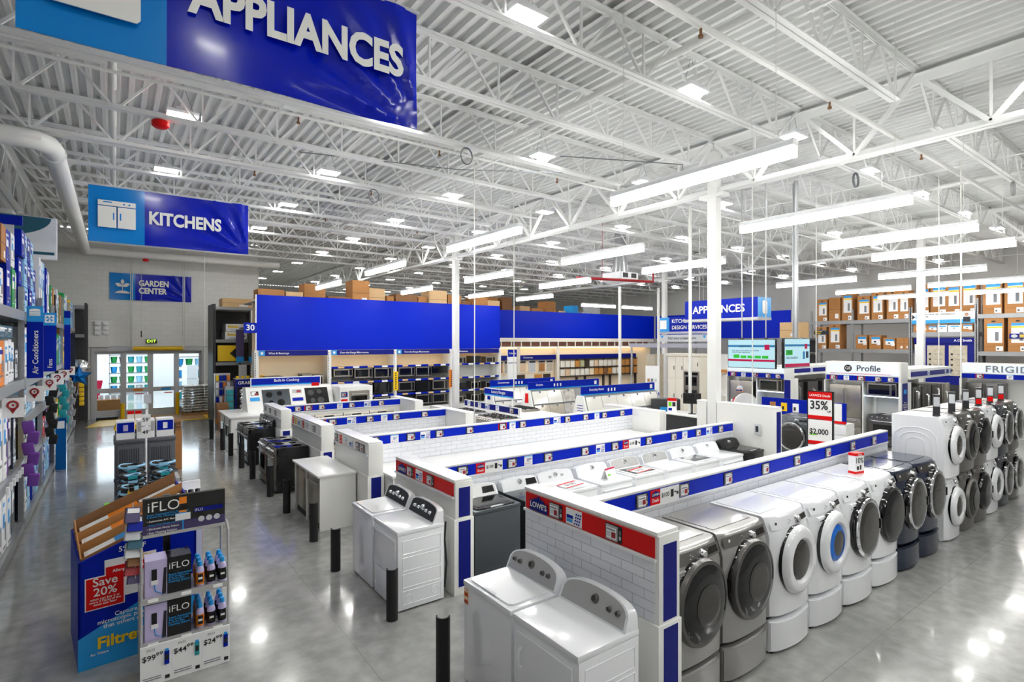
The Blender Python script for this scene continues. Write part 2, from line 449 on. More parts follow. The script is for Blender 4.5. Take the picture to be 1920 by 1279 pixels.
# ---------------------------------------------------------------- lamps
def lights():
    t = thing('linear_fixture', 'x', 'light', (0, 0, 0), 0, 'suspended linear LED fixtures')
    b = MB(); b.prism([(-.055, 5.095), (.055, 5.095), (.055, 5.14), (.03, 5.17), (-.03, 5.17), (-.055, 5.14)], -1.25, 1.25, 'plastic_white'); b.build('housing', t)
    for y0, y1 in ((-1.245, -.006), (.006, 1.245)): B('diffuser', t, -.045, y0, 4.985, .045, y1, 5.094, 'led')
    for s in (-1, 1):
        b = MB(); b.tube([(0, s * 1.05, 7.58), (0, s * 1.05, 5.28)], .004, 'cable_white', 5)
        b.tube([(0, s * 1.05, 5.28), (0, s * 1.13, 5.165)], .003, 'cable_white', 4); b.tube([(0, s * 1.05, 5.28), (0, s * .97, 5.165)], .003, 'cable_white', 4)
        b.build('hanging_wire', t)
    rows = [(-1.2, 'unseen', [2.4, 5.56, 8.75, 11.78]), (3.98, 'nearest', [5.56, 8.75, 11.78, 14.25]), (8.72, 'second', [5.65, 8.84, 11.8]), (13.6, 'third', [5.76, 9.04, 12.1]), (18.7, 'fourth', [5.88, 9.2, 12.33, 14.9]),  # the unseen row is added behind the camera to brighten the foreground
            (5.38, 'right-hand front', [18.55, 22.75, 27.4]), (8.5, 'right-hand back', [18.55, 23.1, 27.2])]
    first = True
    for y, nm, xs in rows:
        for i, x in enumerate(xs):
            l = f'glowing strip light on wires, {ORD[i]} from left in the {nm} row'
            if first: t.location = (x, y, 0); t['label'] = l; first = False
            else: dup(t, (x, y, 0), label=l)
    for i, x in enumerate((21.0, 24.1)): dup(t, (x, 20.75, 0), rz=R(90), label=f'glowing strip light hanging crossways before the farther blue panel, {"left" if i == 0 else "right"} one')
    t = thing('high_bay_light', 'x', 'light', (0, 0, 0), 0, 'square high bay LED lights near the roof')
    b = MB(); b.box(-.24, -.17, 7.03, .24, .17, 7.09, 'plastic_white'); b.box(-.1, -.12, 7.09, .1, .12, 7.15, 'plastic_white'); b.build('housing', t, bev=.006)
    B('diffuser', t, -.22, -.15, 7.022, .22, -.012, 7.031, 'led_bay'); B('diffuser', t, -.22, .012, 7.022, .22, .15, 7.031, 'led_bay')
    b = MB(); b.tube([(-.18, 0, 7.09), (0, 0, 7.595)], .004, 'ink_grey', 4); b.tube([(.18, 0, 7.09), (0, 0, 7.595)], .004, 'ink_grey', 4); b.build('chain', t)
    pts = []
    xs = [.95, 4.0, 7.3, 10.5, 13.95, 17.2, 20.9, 24.6, 28.2, 31.8]
    for j, y in enumerate([-2.5, 1.4, 5.2, 8.87, 12.65, 16.3, 20.2, 24.0, 28.0, 32.0, 36.0, 40.0]):  # front two rows are out of view, added for extra light
        for i, x in enumerate(xs):
            if y > 26 and (x < 6 or x > 25): continue
            if y < 0 and x > 18: continue
            if i == 0: y_ = {0: -2.5, 1: 1.4, 2: 5.2, 3: 11.0, 4: 14.65, 5: 18.4, 6: 22.2}.get(j)
            else: y_ = y
            if y_ is None: continue
            pts.append((x, y_, f'square twin-panel roof light, {ORD[i]} from left in the {ORD[j]} row from front'))
    for k, (x, y, l) in enumerate(pts):
        if k == 0: t.location = (x, y, 0); t['label'] = l
        else: dup(t, (x, y, 0), label=l)
    for y in (2, 7, 12, 17, 22): dup(t, (-6.5, y, 0), label=f'square roof light behind the tall left shelving, {ORD[(y - 2) // 5]} from the front')
lights()

def pipes():
    b = MB(); pts = [(-9, 12.4, 6.6), (-1.35, 12.4, 6.6), (-1.1, 12.44, 6.6), (-.95, 12.62, 6.6), (-.91, 12.95, 6.6), (-.91, 26.3, 6.6)]
    t = thing('roof_drain_pipe', 'thick white insulated drain pipe bending at an elbow and running to the garden wall', 'pipe', (-.91, 12.4, 6.6))
    q = lambda P: [(x + .91, y - 12.4, z - 6.6) for x, y, z in P]
    MB().tube(q(pts), .165, 'paint_white', 20).build('pipe', t)
    MB().tube(q([(-1.62, 12.4, 6.6), (-1.56, 12.4, 6.6)]), .19, 'paint_white', 20).build('coupling', t); MB().tube(q([(-.91, 13.1, 6.6), (-.91, 13.16, 6.6)]), .185, 'paint_white', 20).build('coupling', t)
    tag(MB().tube([(-1.0, 26.5, 6.62), (6.1, 26.5, 6.62)], .15, 'paint_white', 18).build('roof_drain_pipe'), 'thick white pipe running crossways high along the garden wall', 'pipe')
    for x, l in ((6.4, 'white sprinkler main pipe running lengthways, left of the big column'), (-.03, 'white sprinkler pipe running lengthways above the aisle beside the tall shelving'), (17.5, 'white sprinkler main pipe running lengthways over the refrigerator area')):
        tag(MB().tube([(x, -6, 7.18), (x, 26.8, 7.18)], .055, 'paint_white', 10).build('sprinkler_pipe'), l, 'pipe')
    for i, y in enumerate((3.72, 9.9, 13.6, 17.4, 21.2)):
        z = 6.72 if i == 0 else 7.08
        t = thing('sprinkler_branch', f'thin white sprinkler pipe running crossways, {ORD[i]} from the front', 'pipe', (0, y, 0))
        MB().tube([(-1.5, 0, z), (33, 0, z)], .042 if i == 0 else .03, 'paint_white', 8).build('pipe', t)
        for x in (2.6, 5.4, 8.6, 12.4): MB().cyl((x, 0, z - .02), (x, 0, z - .11), .016, 'kraft_dark', 8).cyl((x, 0, z - .11), (x, 0, z - .14), .03, 'kraft_dark', 8).build('sprinkler_head', t, label='small brass sprinkler head')
    # red alarm horns
    for p, s, l in (((.62, 10.9, 6.72), 1, 'red fire alarm on the joist above the aisle between the hanging banners'), ((1.0, 26.35, 6.35), .8, 'small red alarm box on the pipe above the garden centre sign')):
        b = MB(); b.lathe([(.001, 0), (.09, 0), (.13, .03), (.13, .1), (.1, .13), (.001, .13)], 'red', 14, ax='z'); o = b.build('alarm_horn', loc=(p[0], p[1], p[2])); o.scale = (s, s, s); tag(o, l, 'alarm')
    # gas pipes / conduit, dark
    tag(MB().tube([(7.2, 8.2, 6.83), (8.6, 7.5, 6.82), (9.6, 7.05, 6.82), (10.5, 7.7, 6.78)], .012, 'ink_grey', 5).build('conduit'), 'thin dark cable strung below the joists towards the big column', 'cable')
    tag(MB().tube([(3.0, 11.4, 6.95), (6.0, 10.2, 6.85), (8.2, 8.9, 6.85)], .01, 'ink_grey', 5).build('conduit'), 'thin dark cable looping between the joists left of the column', 'cable')
    for i, (x, y, z) in enumerate(((5.45, 8.91, 6.68), (5.1, 12.67, 6.68), (4.6, 14.55, 6.68), (16.9, 3.27, 6.68), (13.2, 5.15, 6.68))):
        b = MB()
        for q in range(3): b.tube([(.13 * math.cos(a / 12 * 2 * math.pi) + .01 * q, .02 * q, .16 * math.sin(a / 12 * 2 * math.pi)) for a in range(13)], .008, 'ink_grey' if i != 3 else 'galvanised', 5)
        tag(b.build('cable_coil', loc=(x, y, z)), f'coil of spare cable hanging from a joist, {ORD[i]} from the left', 'cable', 'coils of spare cable')
    # diffuser box with red pipe
    t = thing('air_diffuser', 'white drum air diffuser with grilles hanging from the roof in the middle distance', 'air vent', (16.6, 15.2, 0))
    b = MB(); b.prism([(-.5, 5.9), (.5, 5.9), (.5, 5.65), (.3, 5.5), (-.3, 5.5), (-.5, 5.65)], -.5, .5, 'plastic_white'); b.cyl((0, 0, 5.9), (0, 0, 6.7), .34, 'galvanised', 20, .22).cyl((0, 0, 6.7), (0, 0, 7.6), .22, 'galvanised', 16); b.build('body', t)
    for s in (-1, 1):
        b = MB()
        for i in range(6): b.box(s * .12 + s * .3 * i / 6 - .02, -.515, 5.68, s * .12 + s * .3 * i / 6 + .02, -.5, 5.86, 'charcoal')
        b.build('grille', t)
    tag(MB().tube([(13.0, 13.9, 5.35), (16.2, 13.2, 5.35), (16.2, 13.2, 5.85)], .05, 'red_dark', 8).tube([(14, 13.67, 5.35), (14, 13.67, 7.58)], .008, 'red_dark', 5).build('fire_pipe'), 'dark red fire pipe with an upturned end below the air diffuser', 'pipe')
    # straight white drop wires and conduits from roof
    drops = [(6.15, 9.75, .9, 6.9, .012, 'thin white power drop before the long blue panel, the left one'), (9.0, 12.2, 1.3, 6.9, .014, 'thin white power drop before the blue panel, just left of the column'),
             (2.45, 21.0, 1.3, 6.6, .008, 'thin cable dropping beside the dark shelving by the garden door'),
             (13.9, 12.75, 0, 5.0, .05, 'white post between the blue panels rising to the strip lights'), (17.0, 13.6, 0, 5.2, .05, 'white post left of the kitchen design sign'),
             (13.0, 9.3, 1.08, 6.9, .045, 'round white conduit pole rising from the service desk'), (10.8, 6.2, 1.81, 6.9, .012, 'thin white cable dropping to the white end panel beside the column'),
             (12.95, 6.35, 3.2, 6.9, .05, 'round grey steel pole holding the hanging screens'), (14.5, 6.6, 2.5, 6.9, .01, 'thin cable between the screens and the brand display'),
             (15.1, 4.2, 2.5, 6.9, .01, 'thin white cable dropping above the illuminated brand header'), (14.3, 3.6, 2.0, 6.9, .014, 'twisted white cable dropping onto the stacked laundry machines')]
    for x, y, z0, z1, r, l in drops:
        tag(MB().tube([(x, y, z0), (x + .01, y, (z0 + z1) / 2), (x, y, z1)], r, 'galvanised' if 'grey' in l else 'cable_white', 8 if r > .02 else 5).build('power_drop' if r < .02 else 'pole'), l, 'cable' if r < .02 else 'pole')
pipes()
# ================================================================ laundry machines and kitchen appliances (front faces -y, base at z 0)
def ring_plan(w, y0, d, bulge, inset=0, n=10, back=0):
    """plan outline: bowed front edge (towards -y), square back"""
    p = []
    for i in range(n + 1):
        t = i / n; x = -w / 2 + w * t
        e = min(1, min(t, 1 - t) * 12) ** .5
        p.append((x, y0 + inset - bulge * math.sin(math.pi * t) ** .8 + (1 - e) * .025))
    p += [(w / 2, d - back), (-w / 2, d - back)]
    return p
def front_loader(loc, label, body, w=.76, d=.74, h=1.0, ped=.36, door='glass', rim=None, panel=None, bulge=.05, name='front_load_washer', rz=0, drawer=True, group=None, dial='chrome', dr=.3, sz=1.08, drum='glass_smoke', logo=True, inner=None):
    t = thing(name, label, 'washing machine' if 'washer' in name else 'dryer', loc, rz, group)
    z = ped
    if ped:
        b = MB(); n = 10; R_ = [[(x, y, zz) for x, y in ring_plan(w - .01, .012, d, bulge)] for zz in (.02, ped - .035)]
        b.loft(R_, body, True); b.box(-w / 2 + .03, .02, 0, w / 2 - .03, d - .02, .02, 'black_matte'); b.box(-w / 2 + .02, .06, ped - .036, w / 2 - .02, d, ped - .004, 'black_matte')
        p = b.build('pedestal', t)
        R_ = [[(x, y, zz) for x, y in ring_plan(w - .02, -.006, .03, bulge)] for zz in (.035, ped - .05)]
        MB().loft(R_, body, True).build('drawer_front', p)
    lv = [(0, .03), (.02, .0), (h * .5, 0), (h * .80, 0), (h * .87, .022), (h - .03, .06), (h - .008, .075), (h, .1)]
    rr = [[(x, y, z + a) for x, y in ring_plan(w, 0, d, bulge * (1 if a < h * .85 else .75), o)] for a, o in lv]
    MB().loft(rr, body, True).build('cabinet', t)
    # recessed top panel
    b = MB(); b.prism([(-w / 2 + .06, .16), (w / 2 - .06, .16), (w / 2 - .05, d - .05), (-w / 2 + .05, d - .05)], z + h, z + h + .006, body, 'z'); b.build('top_panel', t, bev=.004)
    # control panel band on the sloping fascia
    def fascia(x, dz):   # point on the sloping front at height dz
        tt = (x + w / 2) / w; k = .022 + (.06 - .022) * (dz - h * .87) / (h - .03 - h * .87)
        return -.75 * bulge * math.sin(math.pi * tt) ** .8 + k - .006
    pn = panel or body; b = MB(); N = 12; za, zb = h * .872, h - .036
    v = []
    for i in range(N + 1):
        x = -w / 2 + .02 + (w - .04) * i / N
        v += [(x, fascia(x, za), z + za), (x, fascia(x, zb), z + zb)]
    b.add(v, [(2 * i, 2 * i + 2, 2 * i + 3, 2 * i + 1) for i in range(N)], pn, True); cp = b.build('control_panel', t)
    zc = z + (za + zb) / 2
    b = MB(); y = fascia(.08, (za + zb) / 2); b.lathe([(.001, -.035), (.028, -.035), (.032, -.03), (.034, -.006), (.042, 0), (.042, .01), (.001, .01)], dial, 24, (.08, y, zc)); b.build('dial', cp)
    b = MB()
    for xa, xb in ((.16, .23), (.235, .32)):
        if xb < w / 2 - .03:
            b.add([(xa, fascia(xa, za + .02) - .003, z + za + .02), (xb, fascia(xb, za + .02) - .003, z + za + .02), (xb, fascia(xb, zb - .02) - .003, z + zb - .02), (xa, fascia(xa, zb - .02) - .003, z + zb - .02)], [(0, 1, 2, 3)], 'black_gloss')
    b.build('display', cp)
    b = MB(); lg = 'ink_grey' if body in ('enamel', 'enamel_grey') else 'silver_light'
    for q in range(4): b.box(-.07 - (q % 2) * .03, fascia(-.07, za + .03) - .003, z + za + .016 + q * .018, -.05 - (q % 2) * .03, fascia(-.07, za + .03) + .001, z + za + .02 + q * .018, lg)
    for q in range(4): b.box(.135, fascia(.1, za + .03) - .003, z + za + .016 + q * .018, .15, fascia(.1, za + .03) + .001, z + za + .02 + q * .018, lg)
    b.build('marking', cp)
    if logo:
        b = MB(); b.lathe([(.001, -.003), (.014, -.003), (.014, .004), (.001, .004)], 'ink' if lg == 'ink_grey' else 'plastic_white', 14, (-w / 2 + .1, fascia(-w / 2 + .1, za + .05) - .002, zc + .01)); b.build('badge', cp)
    if drawer:
        b = MB(); xa, xb = -w / 2 + .09, -w / 2 + .23; zz = z + h * .80
        b.box(xa, -bulge * .55 - .012, zz - .005, xb, .02, zz + .045, body); b.box(xa + .01, -bulge * .55 - .016, zz - .001, xb - .03, -bulge * .5, zz + .022, 'black_gloss'); b.build('detergent_drawer', t, bev=.004)
    # door
    zc = z + h * .535; cy = -bulge; Q = dict(sz=sz); prof = None
    b = MB(); rimm = rim or 'silver_dark'
    if door == 'ring':       # thick white ring, small dark window
        b.lathe([(.001, .03), (dr + .015, .03), (dr + .02, -.005), (dr, -.045), (dr - .03, -.065), (dr - .09, -.06), (dr - .115, -.035), (dr - .12, -.0)], rimm, 40, (0, cy, zc), seg={0: 'black_gloss', 2: rimm}, **Q); o = b.build('door', t)
        MB().lathe([(dr - .115, -.02), (dr - .13, -.045), (dr - .18, -.062), (.001, -.066)], drum, 32, (0, cy, zc), **Q).build('door_window', o)
        if inner: MB().lathe([(dr - .116, -.028), (dr - .15, -.05), (dr - .172, -.052), (dr - .172, -.03)], inner, 32, (0, cy - .012, zc), **Q).build('gasket', o)
    elif door == 'glass':    # large smoked glass dome filling the rim
        b.lathe([(.001, .03), (dr + .035, .03), (dr + .04, -.01), (dr + .025, -.045), (dr, -.05)], rimm, 40, (0, cy, zc), seg={0: 'black_gloss', 2: rimm}, **Q); o = b.build('door', t)
        MB().lathe([(dr + .005, -.044), (dr - .02, -.062), (dr - .09, -.078), (.001, -.088)], 'glass_dark', 40, (0, cy, zc), **Q).build('door_glass', o)
        MB().lathe([(.12, -.0885), (.16, -.0865), (.165, -.0845), (.1651, -.084)], 'glass_smoke', 32, (0, cy, zc), **Q).build('inner_ring', o)
    else:                    # chrome ringed black glass
        b.lathe([(.001, .03), (dr + .03, .03), (dr + .035, -.015), (dr + .02, -.04)], 'black_gloss', 40, (0, cy, zc), **Q); o = b.build('door', t)
        if door == 'chrome':
            MB().lathe([(dr + .022, -.036), (dr + .02, -.052), (dr + .0, -.064), (dr - .022, -.056), (dr - .024, -.04)], 'chrome', 40, (.0, cy, zc), **Q).build('chrome_ring', o)
        MB().lathe([(dr + .0, -.04), (dr - .03, -.066), (dr - .09, -.078), (.001, -.084)], 'glass_smoke' if door == 'chrome' else 'glass_dark', 40, (0, cy, zc), **Q).build('door_glass', o)
        b = MB(); b.box(dr - .02, cy - .075, zc - .06, dr + .012, cy - .05, zc + .06, 'black_gloss'); b.build('door_handle', o, bev=.006)
    return t

def top_loader(loc, label, body='enamel', w=.7, d=.68, h=.93, rz=0, console='enamel', face='silver_light', knobs=(-.22, -.14, 0, .14, .2), big=2, lid='enamel', glass=False, dryer=False, arch=True, group=None, kc='chrome', door='panel', sticker=False, display=False, side=True, ch=.2):
    name = 'clothes_dryer' if dryer else 'top_load_washer'
    t = thing(name, label, 'dryer' if dryer else 'washing machine', loc, rz, group)
    b = MB(); b.box(-w / 2, 0, .02, w / 2, d, h - .05, body); b.build('cabinet', t, bev=.012)
    b = MB(); b.box(-w / 2 + .03, .03, 0, w / 2 - .03, d - .03, .02, 'black_matte'); b.build('foot_plinth', t)
    tp = MB(); tp.box(-w / 2 - .002, -.01, h - .05, w / 2 + .002, d + .002, h, body if body != 'enamel' else 'enamel').build('top_deck', t, bev=.014)
    if dryer:
        if door == 'panel':
            o = B('door', t, -w / 2 + .04, -.018, h * .42, w / 2 - .04, 0, h - .1, body, .02); MB().box(-w / 2 + .04, -.034, h - .125, w / 2 - .04, -.014, h - .1, body).build('door_handle', o, bev=.008)
            B('lower_panel', t, -w / 2 + .03, -.008, .05, w / 2 - .03, 0, h * .4, body, .01)
        elif door == 'window':
            o = B('door', t, -w / 2 + .05, -.02, h * .25, w / 2 - .05, 0, h - .14, body, .02); B('door_window', o, -w / 2 + .14, -.024, h * .38, w / 2 - .12, -.019, h - .24, 'glass_dark', .01)
        else:
            o = B('door', t, -w / 2 + .06, -.016, h * .2, w / 2 - .06, 0, h - .11, body, .03, seg=3)
            b = MB(); b.tube([(-w / 2 + .13, -.016, h * .6), (-w / 2 + .13, -.05, h * .62), (-w / 2 + .13, -.055, h * .69), (-w / 2 + .13, -.05, h * .75), (-w / 2 + .13, -.016, h * .77)], .013, 'plastic_white', 8); b.build('door_handle', o)
        if side:
            b = MB()
            for k in range(4):
                z0 = .08 + k * (h - .16) / 4; z1 = z0 + (h - .16) / 4 - .04; y0, y1 = .06, d - .05; x = w / 2
                for (ya, za, yb, zb) in ((y0, z0, y1, z0), (y1, z0, y1, z1), (y1, z1, y0, z1), (y0, z1, y0, z0)): b.tube([(x, ya, za), (x, yb, zb)], .005, body, 6)
            for yy, zz in ((.14, .14), (d - .12, .16)): b.tube([(w / 2, yy + .045 * math.cos(a * math.pi / 10), zz + .045 * math.sin(a * math.pi / 10)) for a in range(21)], .004, body, 6)
            b.build('side_rib', t)
    else:
        x0, x1, y0, y1 = -w / 2 + .05, w / 2 - .05, .03, d - .17
        o = MB().prism([(x0 + .03, y0), (x1 - .03, y0), (x1, y0 + .03), (x1, y1), (x0, y1), (x0, y0 + .03)], h, h + .014, lid, 'z').build('lid', t, bev=.006)
        if glass: MB().prism([(x0 + .06, y0 + .07), (x1 - .06, y0 + .07), (x1 - .05, y1 - .04), (x0 + .05, y1 - .04)], h + .014, h + .017, 'glass_dark', 'z').build('lid_glass', o)
        MB().prism([(-.1, y0 - .004), (.1, y0 - .004), (.08, y0 + .025), (-.08, y0 + .025)], h + .006, h + .016, 'paper_grey', 'z').build('lid_grip', o)
    # console: arched outline leaning back
    n = 16; top = []
    for i in range(n + 1):
        a = math.pi * i / n; top.append((math.cos(a) * (w / 2 - .005), max(0, math.sin(a)) ** (.42 if arch else .22) * ch))
    lean = .09
    def plane(pts, y, sc=1, dy=0, z0=h): return [(x * sc, y + zz * lean / ch + dy, z0 + zz * (sc if sc < 1 else 1)) for x, zz in pts]
    b = MB(); yF = d - .15; b.loft([plane(top, yF), plane(top, yF + .02, .99), [(x, d - .005, h + zz * .96) for x, zz in top]], console, True)
    c = b.build('console', t)
    fp = [(x * .93, .018 + zz * .86) for x, zz in top]
    b = MB(); v = [(x, yF + zz * lean / ch - .004, h + zz) for x, zz in fp] + [(x, yF + zz * lean / ch + .004, h + zz) for x, zz in fp]; k = len(fp)
    b.add(v, [tuple(range(k)), tuple(range(k, 2 * k))[::-1]] + [(i, (i + 1) % k, k + (i + 1) % k, k + i) for i in range(k)], face); b.build('console_face', c)
    for i, x in enumerate(knobs):
        z1 = ch * .48 + (.02 if i == big else 0); r = .034 if i == big else .021
        q = Matrix.Translation((x, yF + z1 * lean / ch - .004, h + z1)) @ Matrix.Rotation(-math.atan(lean / ch), 4, 'X')
        b = MB(); b.lathe([(.001, -.026), (r * .7, -.026), (r * .85, -.02), (r * .9, -.006), (r * 1.15, 0), (r * 1.15, .004), (.001, .004)], kc, 20); b.box(-r * .1, -.03, -r * .7, r * .1, -.024, r * .7, kc)
        b.v = [tuple(q @ Vector(p)) for p in b.v]; b.build('knob', c)
    if display:
        z1 = ch * .5; b = MB(); x = .2
        for s in (0,): b.add([(x - .1, yF + (z1 - .04) * lean / ch - .008, h + z1 - .04), (x + .1, yF + (z1 - .04) * lean / ch - .008, h + z1 - .04), (x + .09, yF + (z1 + .04) * lean / ch - .008, h + z1 + .04), (x - .09, yF + (z1 + .04) * lean / ch - .008, h + z1 + .04)], [(0, 1, 2, 3)], 'black_gloss')
        b.build('display', c)
    if sticker:
        b = MB(); b.box(-w / 2 + .008, -.003, h - .21, -w / 2 + .075, -.001, h - .075, 'orange')
        for q in range(4): b.box(-w / 2 + .014, -.0035, h - .2 + q * .034, -w / 2 + .069, -.0028, h - .182 + q * .034, 'paper' if q % 2 else 'red_dark')
        b.build('warning_label', t, label='orange and red warning label')
    return t

def kitchen_range(loc, label, body='black', front='steel_dark', w=.74, d=.66, h=.91, rz=0, back=False, group=None, knobs=5, top='glass', hm='steel_bright', cat='stove', name='electric_range', low=True):
    t = thing(name, label, cat, loc, rz, group)
    MB().box(-w / 2, .02, .03, w / 2, d, h - .02, body).box(-w / 2 + .03, .06, 0, w / 2 - .03, d - .05, .03, 'black_matte').build('body', t, bev=.004)
    o = MB().box(-w / 2 + .005, -.012, .22, w / 2 - .005, .02, h - .13, front).build('oven_door', t, bev=.006)
    B('oven_window', o, -w / 2 + .13, -.016, .33, w / 2 - .13, -.011, h - .28, 'glass_dark')
    b = MB(); b.tube([(-w / 2 + .07, -.012, h - .18), (-w / 2 + .07, -.055, h - .18), (w / 2 - .07, -.055, h - .18), (w / 2 - .07, -.012, h - .18)], .012, hm, 8); b.build('door_handle', o)
    if low: MB().box(-w / 2 + .005, -.01, .05, w / 2 - .005, .02, .205, front).build('storage_drawer', t, bev=.006)
    cp = MB().prism([(-.012, h - .12), (.0, h - .02), (.03, h), (.05, h), (.05, h - .12)], -w / 2, w / 2, front, 'x').build('control_panel', t)
    if top == 'glass':
        c = MB().box(-w / 2, .02, h - .02, w / 2, d, h, 'black_gloss').build('cooktop', t, bev=.004)
        for x, y, r in ((-.18, .2, .1), (.18, .2, .08), (-.18, .47, .08), (.18, .47, .1)): MB().lathe([(r, .0), (r, .0006), (r - .006, .0006), (r - .006, 0)], 'ink_grey', 28, (x, y, h + .0005), ax='z').build('burner_ring', c)
    else:
        c = MB().box(-w / 2, .02, h - .02, w / 2, d, h, front).build('cooktop', t, bev=.004); n = 3 if w > .8 else 2
        for i in range(n):
            xa = -w / 2 + .02 + (w - .04) * i / n; xb = xa + (w - .04) / n - .01; b = MB()
            for yy in (.06, .2, .35, .5, d - .06): b.box(xa, yy - .006, h + .025, xb, yy + .006, h + .037, 'iron')
            for xx in (xa + .006, (xa + xb) / 2, xb - .006): b.box(xx - .006, .06, h + .02, xx + .006, d - .06, h + .037, 'iron')
            for yy in (.07, d - .07):
                for xx in (xa + .01, xb - .01): b.box(xx - .008, yy - .008, h, xx + .008, yy + .008, h + .03, 'iron')
            for yy in (.2, .48): b.cyl(((xa + xb) / 2, yy, h), ((xa + xb) / 2, yy, h + .016), .045, 'iron', 16)
            b.build('grate', c)
    if knobs and not back:
        for i in range(knobs):
            x = (-.5 + (i + .5) / knobs) * (w - .1); MB().lathe([(.001, -.04), (.018, -.04), (.022, -.01), (.027, 0), (.001, 0)], 'chrome' if front != 'black' else 'steel_dark', 14, (x, -.008, h - .065)).build('knob', cp)
    if back:
        b = MB(); b.prism([(d - .07, h), (d - .05, h + .19), (d, h + .19), (d, h)], -w / 2, w / 2, front, 'x'); g = b.build('backguard', t, bev=.006)
        B('display', g, -.13, d - .069, h + .05, .13, d - .045, h + .15, 'black_gloss')
        for x in (-.31, -.23, .23, .31): MB().lathe([(.001, -.025), (.02, -.025), (.025, 0), (.001, 0)], 'black' if front != 'black' else 'chrome', 14, (x, d - .062, h + .1)).build('knob', g)
    return t

def dishwasher(loc, label, m='steel', w=.6, h=.86, rz=0, style=0, group=None):
    t = thing('dishwasher', label, 'dishwasher', loc, rz, group)
    B('body', t, -w / 2 + .01, .02, .0, w / 2 - .01, .56, h - .01, 'ink_grey')
    o = MB().box(-w / 2 + .004, -.012, .11, w / 2 - .004, .02, h - .012, m).build('door', t, bev=.005)
    if style == 0: MB().tube([(-w / 2 + .05, -.012, h - .12), (-w / 2 + .06, -.05, h - .12), (w / 2 - .06, -.05, h - .12), (w / 2 - .05, -.012, h - .12)], .013, 'steel_bright', 8).build('handle', o)
    elif style == 1: MB().box(-w / 2 + .02, -.018, h - .1, w / 2 - .02, -.01, h - .03, 'steel_dark').box(-.13, -.022, h - .085, .13, -.016, h - .05, 'black_gloss').build('control_strip', o)
    else: MB().prism([(-.13, h - .13), (-.11, h - .165), (.11, h - .165), (.13, h - .13)], -.015, -.011, 'black_gloss').build('pocket_handle', o)
    B('toe_kick', t, -w / 2 + .01, .0, 0, w / 2 - .01, .03, .1, 'black_matte')
    return t

def microwave(loc, label, w=.6, h=.34, d=.34, m='steel', rz=0, group=None, handle=True):
    t = thing('microwave_oven', label, 'microwave', loc, rz, group)
    MB().box(-w / 2, .02, 0, w / 2, d, h, m if m != 'steel' else 'steel_dark').build('body', t)
    o = MB().box(-w / 2, 0, .0, w / 2, .02, h, m).build('door', t)
    B('door_window', o, -w / 2 + .04, -.004, .05, w / 2 - .17, .001, h - .05, 'glass_dark')
    B('control_panel', t, w / 2 - .12, -.004, .03, w / 2 - .02, .001, h - .03, 'black_gloss')
    if handle: MB().tube([(w / 2 - .145, 0, .05), (w / 2 - .145, -.03, .07), (w / 2 - .145, -.03, h - .07), (w / 2 - .145, 0, h - .05)], .008, 'steel_bright', 6).build('handle', o)
    return t

def fridge(loc, label, m='steel', w=.9, d=.75, h=1.78, rz=0, group=None, style='french'):
    t = thing('refrigerator', label, 'refrigerator', loc, rz, group)
    B('body', t, -w / 2, .06, .02, w / 2, d, h - .01, 'steel_dark' if m != 'black_gloss' else 'black'); B('plinth', t, -w / 2 + .03, .08, 0, w / 2 - .03, d - .04, .02, 'black_matte')
    z = .78
    if style == 'french':
        for s in (-1, 1):
            xa, xb = sorted((s * .003, s * w / 2)); o = MB().box(xa, 0, z, xb, .055, h, m).build('door', t, bev=.008)
            x = s * .045; MB().tube([(x, 0, z + .12), (x, -.05, z + .16), (x, -.05, h - .16), (x, 0, h - .12)], .011, 'steel_bright', 8).build('handle', o)
        for za, zb in ((.5, z - .01), (.06, .49)):
            o = MB().box(-w / 2, 0, za, w / 2, .055, zb, m).build('freezer_drawer', t, bev=.008)
            MB().tube([(-w / 2 + .1, 0, zb - .06), (-w / 2 + .12, -.05, zb - .06), (w / 2 - .12, -.05, zb - .06), (w / 2 - .1, 0, zb - .06)], .011, 'steel_bright', 8).build('handle', o)
    else:
        for xa, xb, hx in ((-w / 2, -.04, -.08), (-.034, w / 2, .01)):
            o = MB().box(xa, 0, .06, xb, .055, h, m).build('door', t, bev=.008)
            MB().tube([(hx, 0, .6), (hx, -.05, .64), (hx, -.05, h - .3), (hx, 0, h - .26)], .011, 'steel_bright', 8).build('handle', o)
    return t
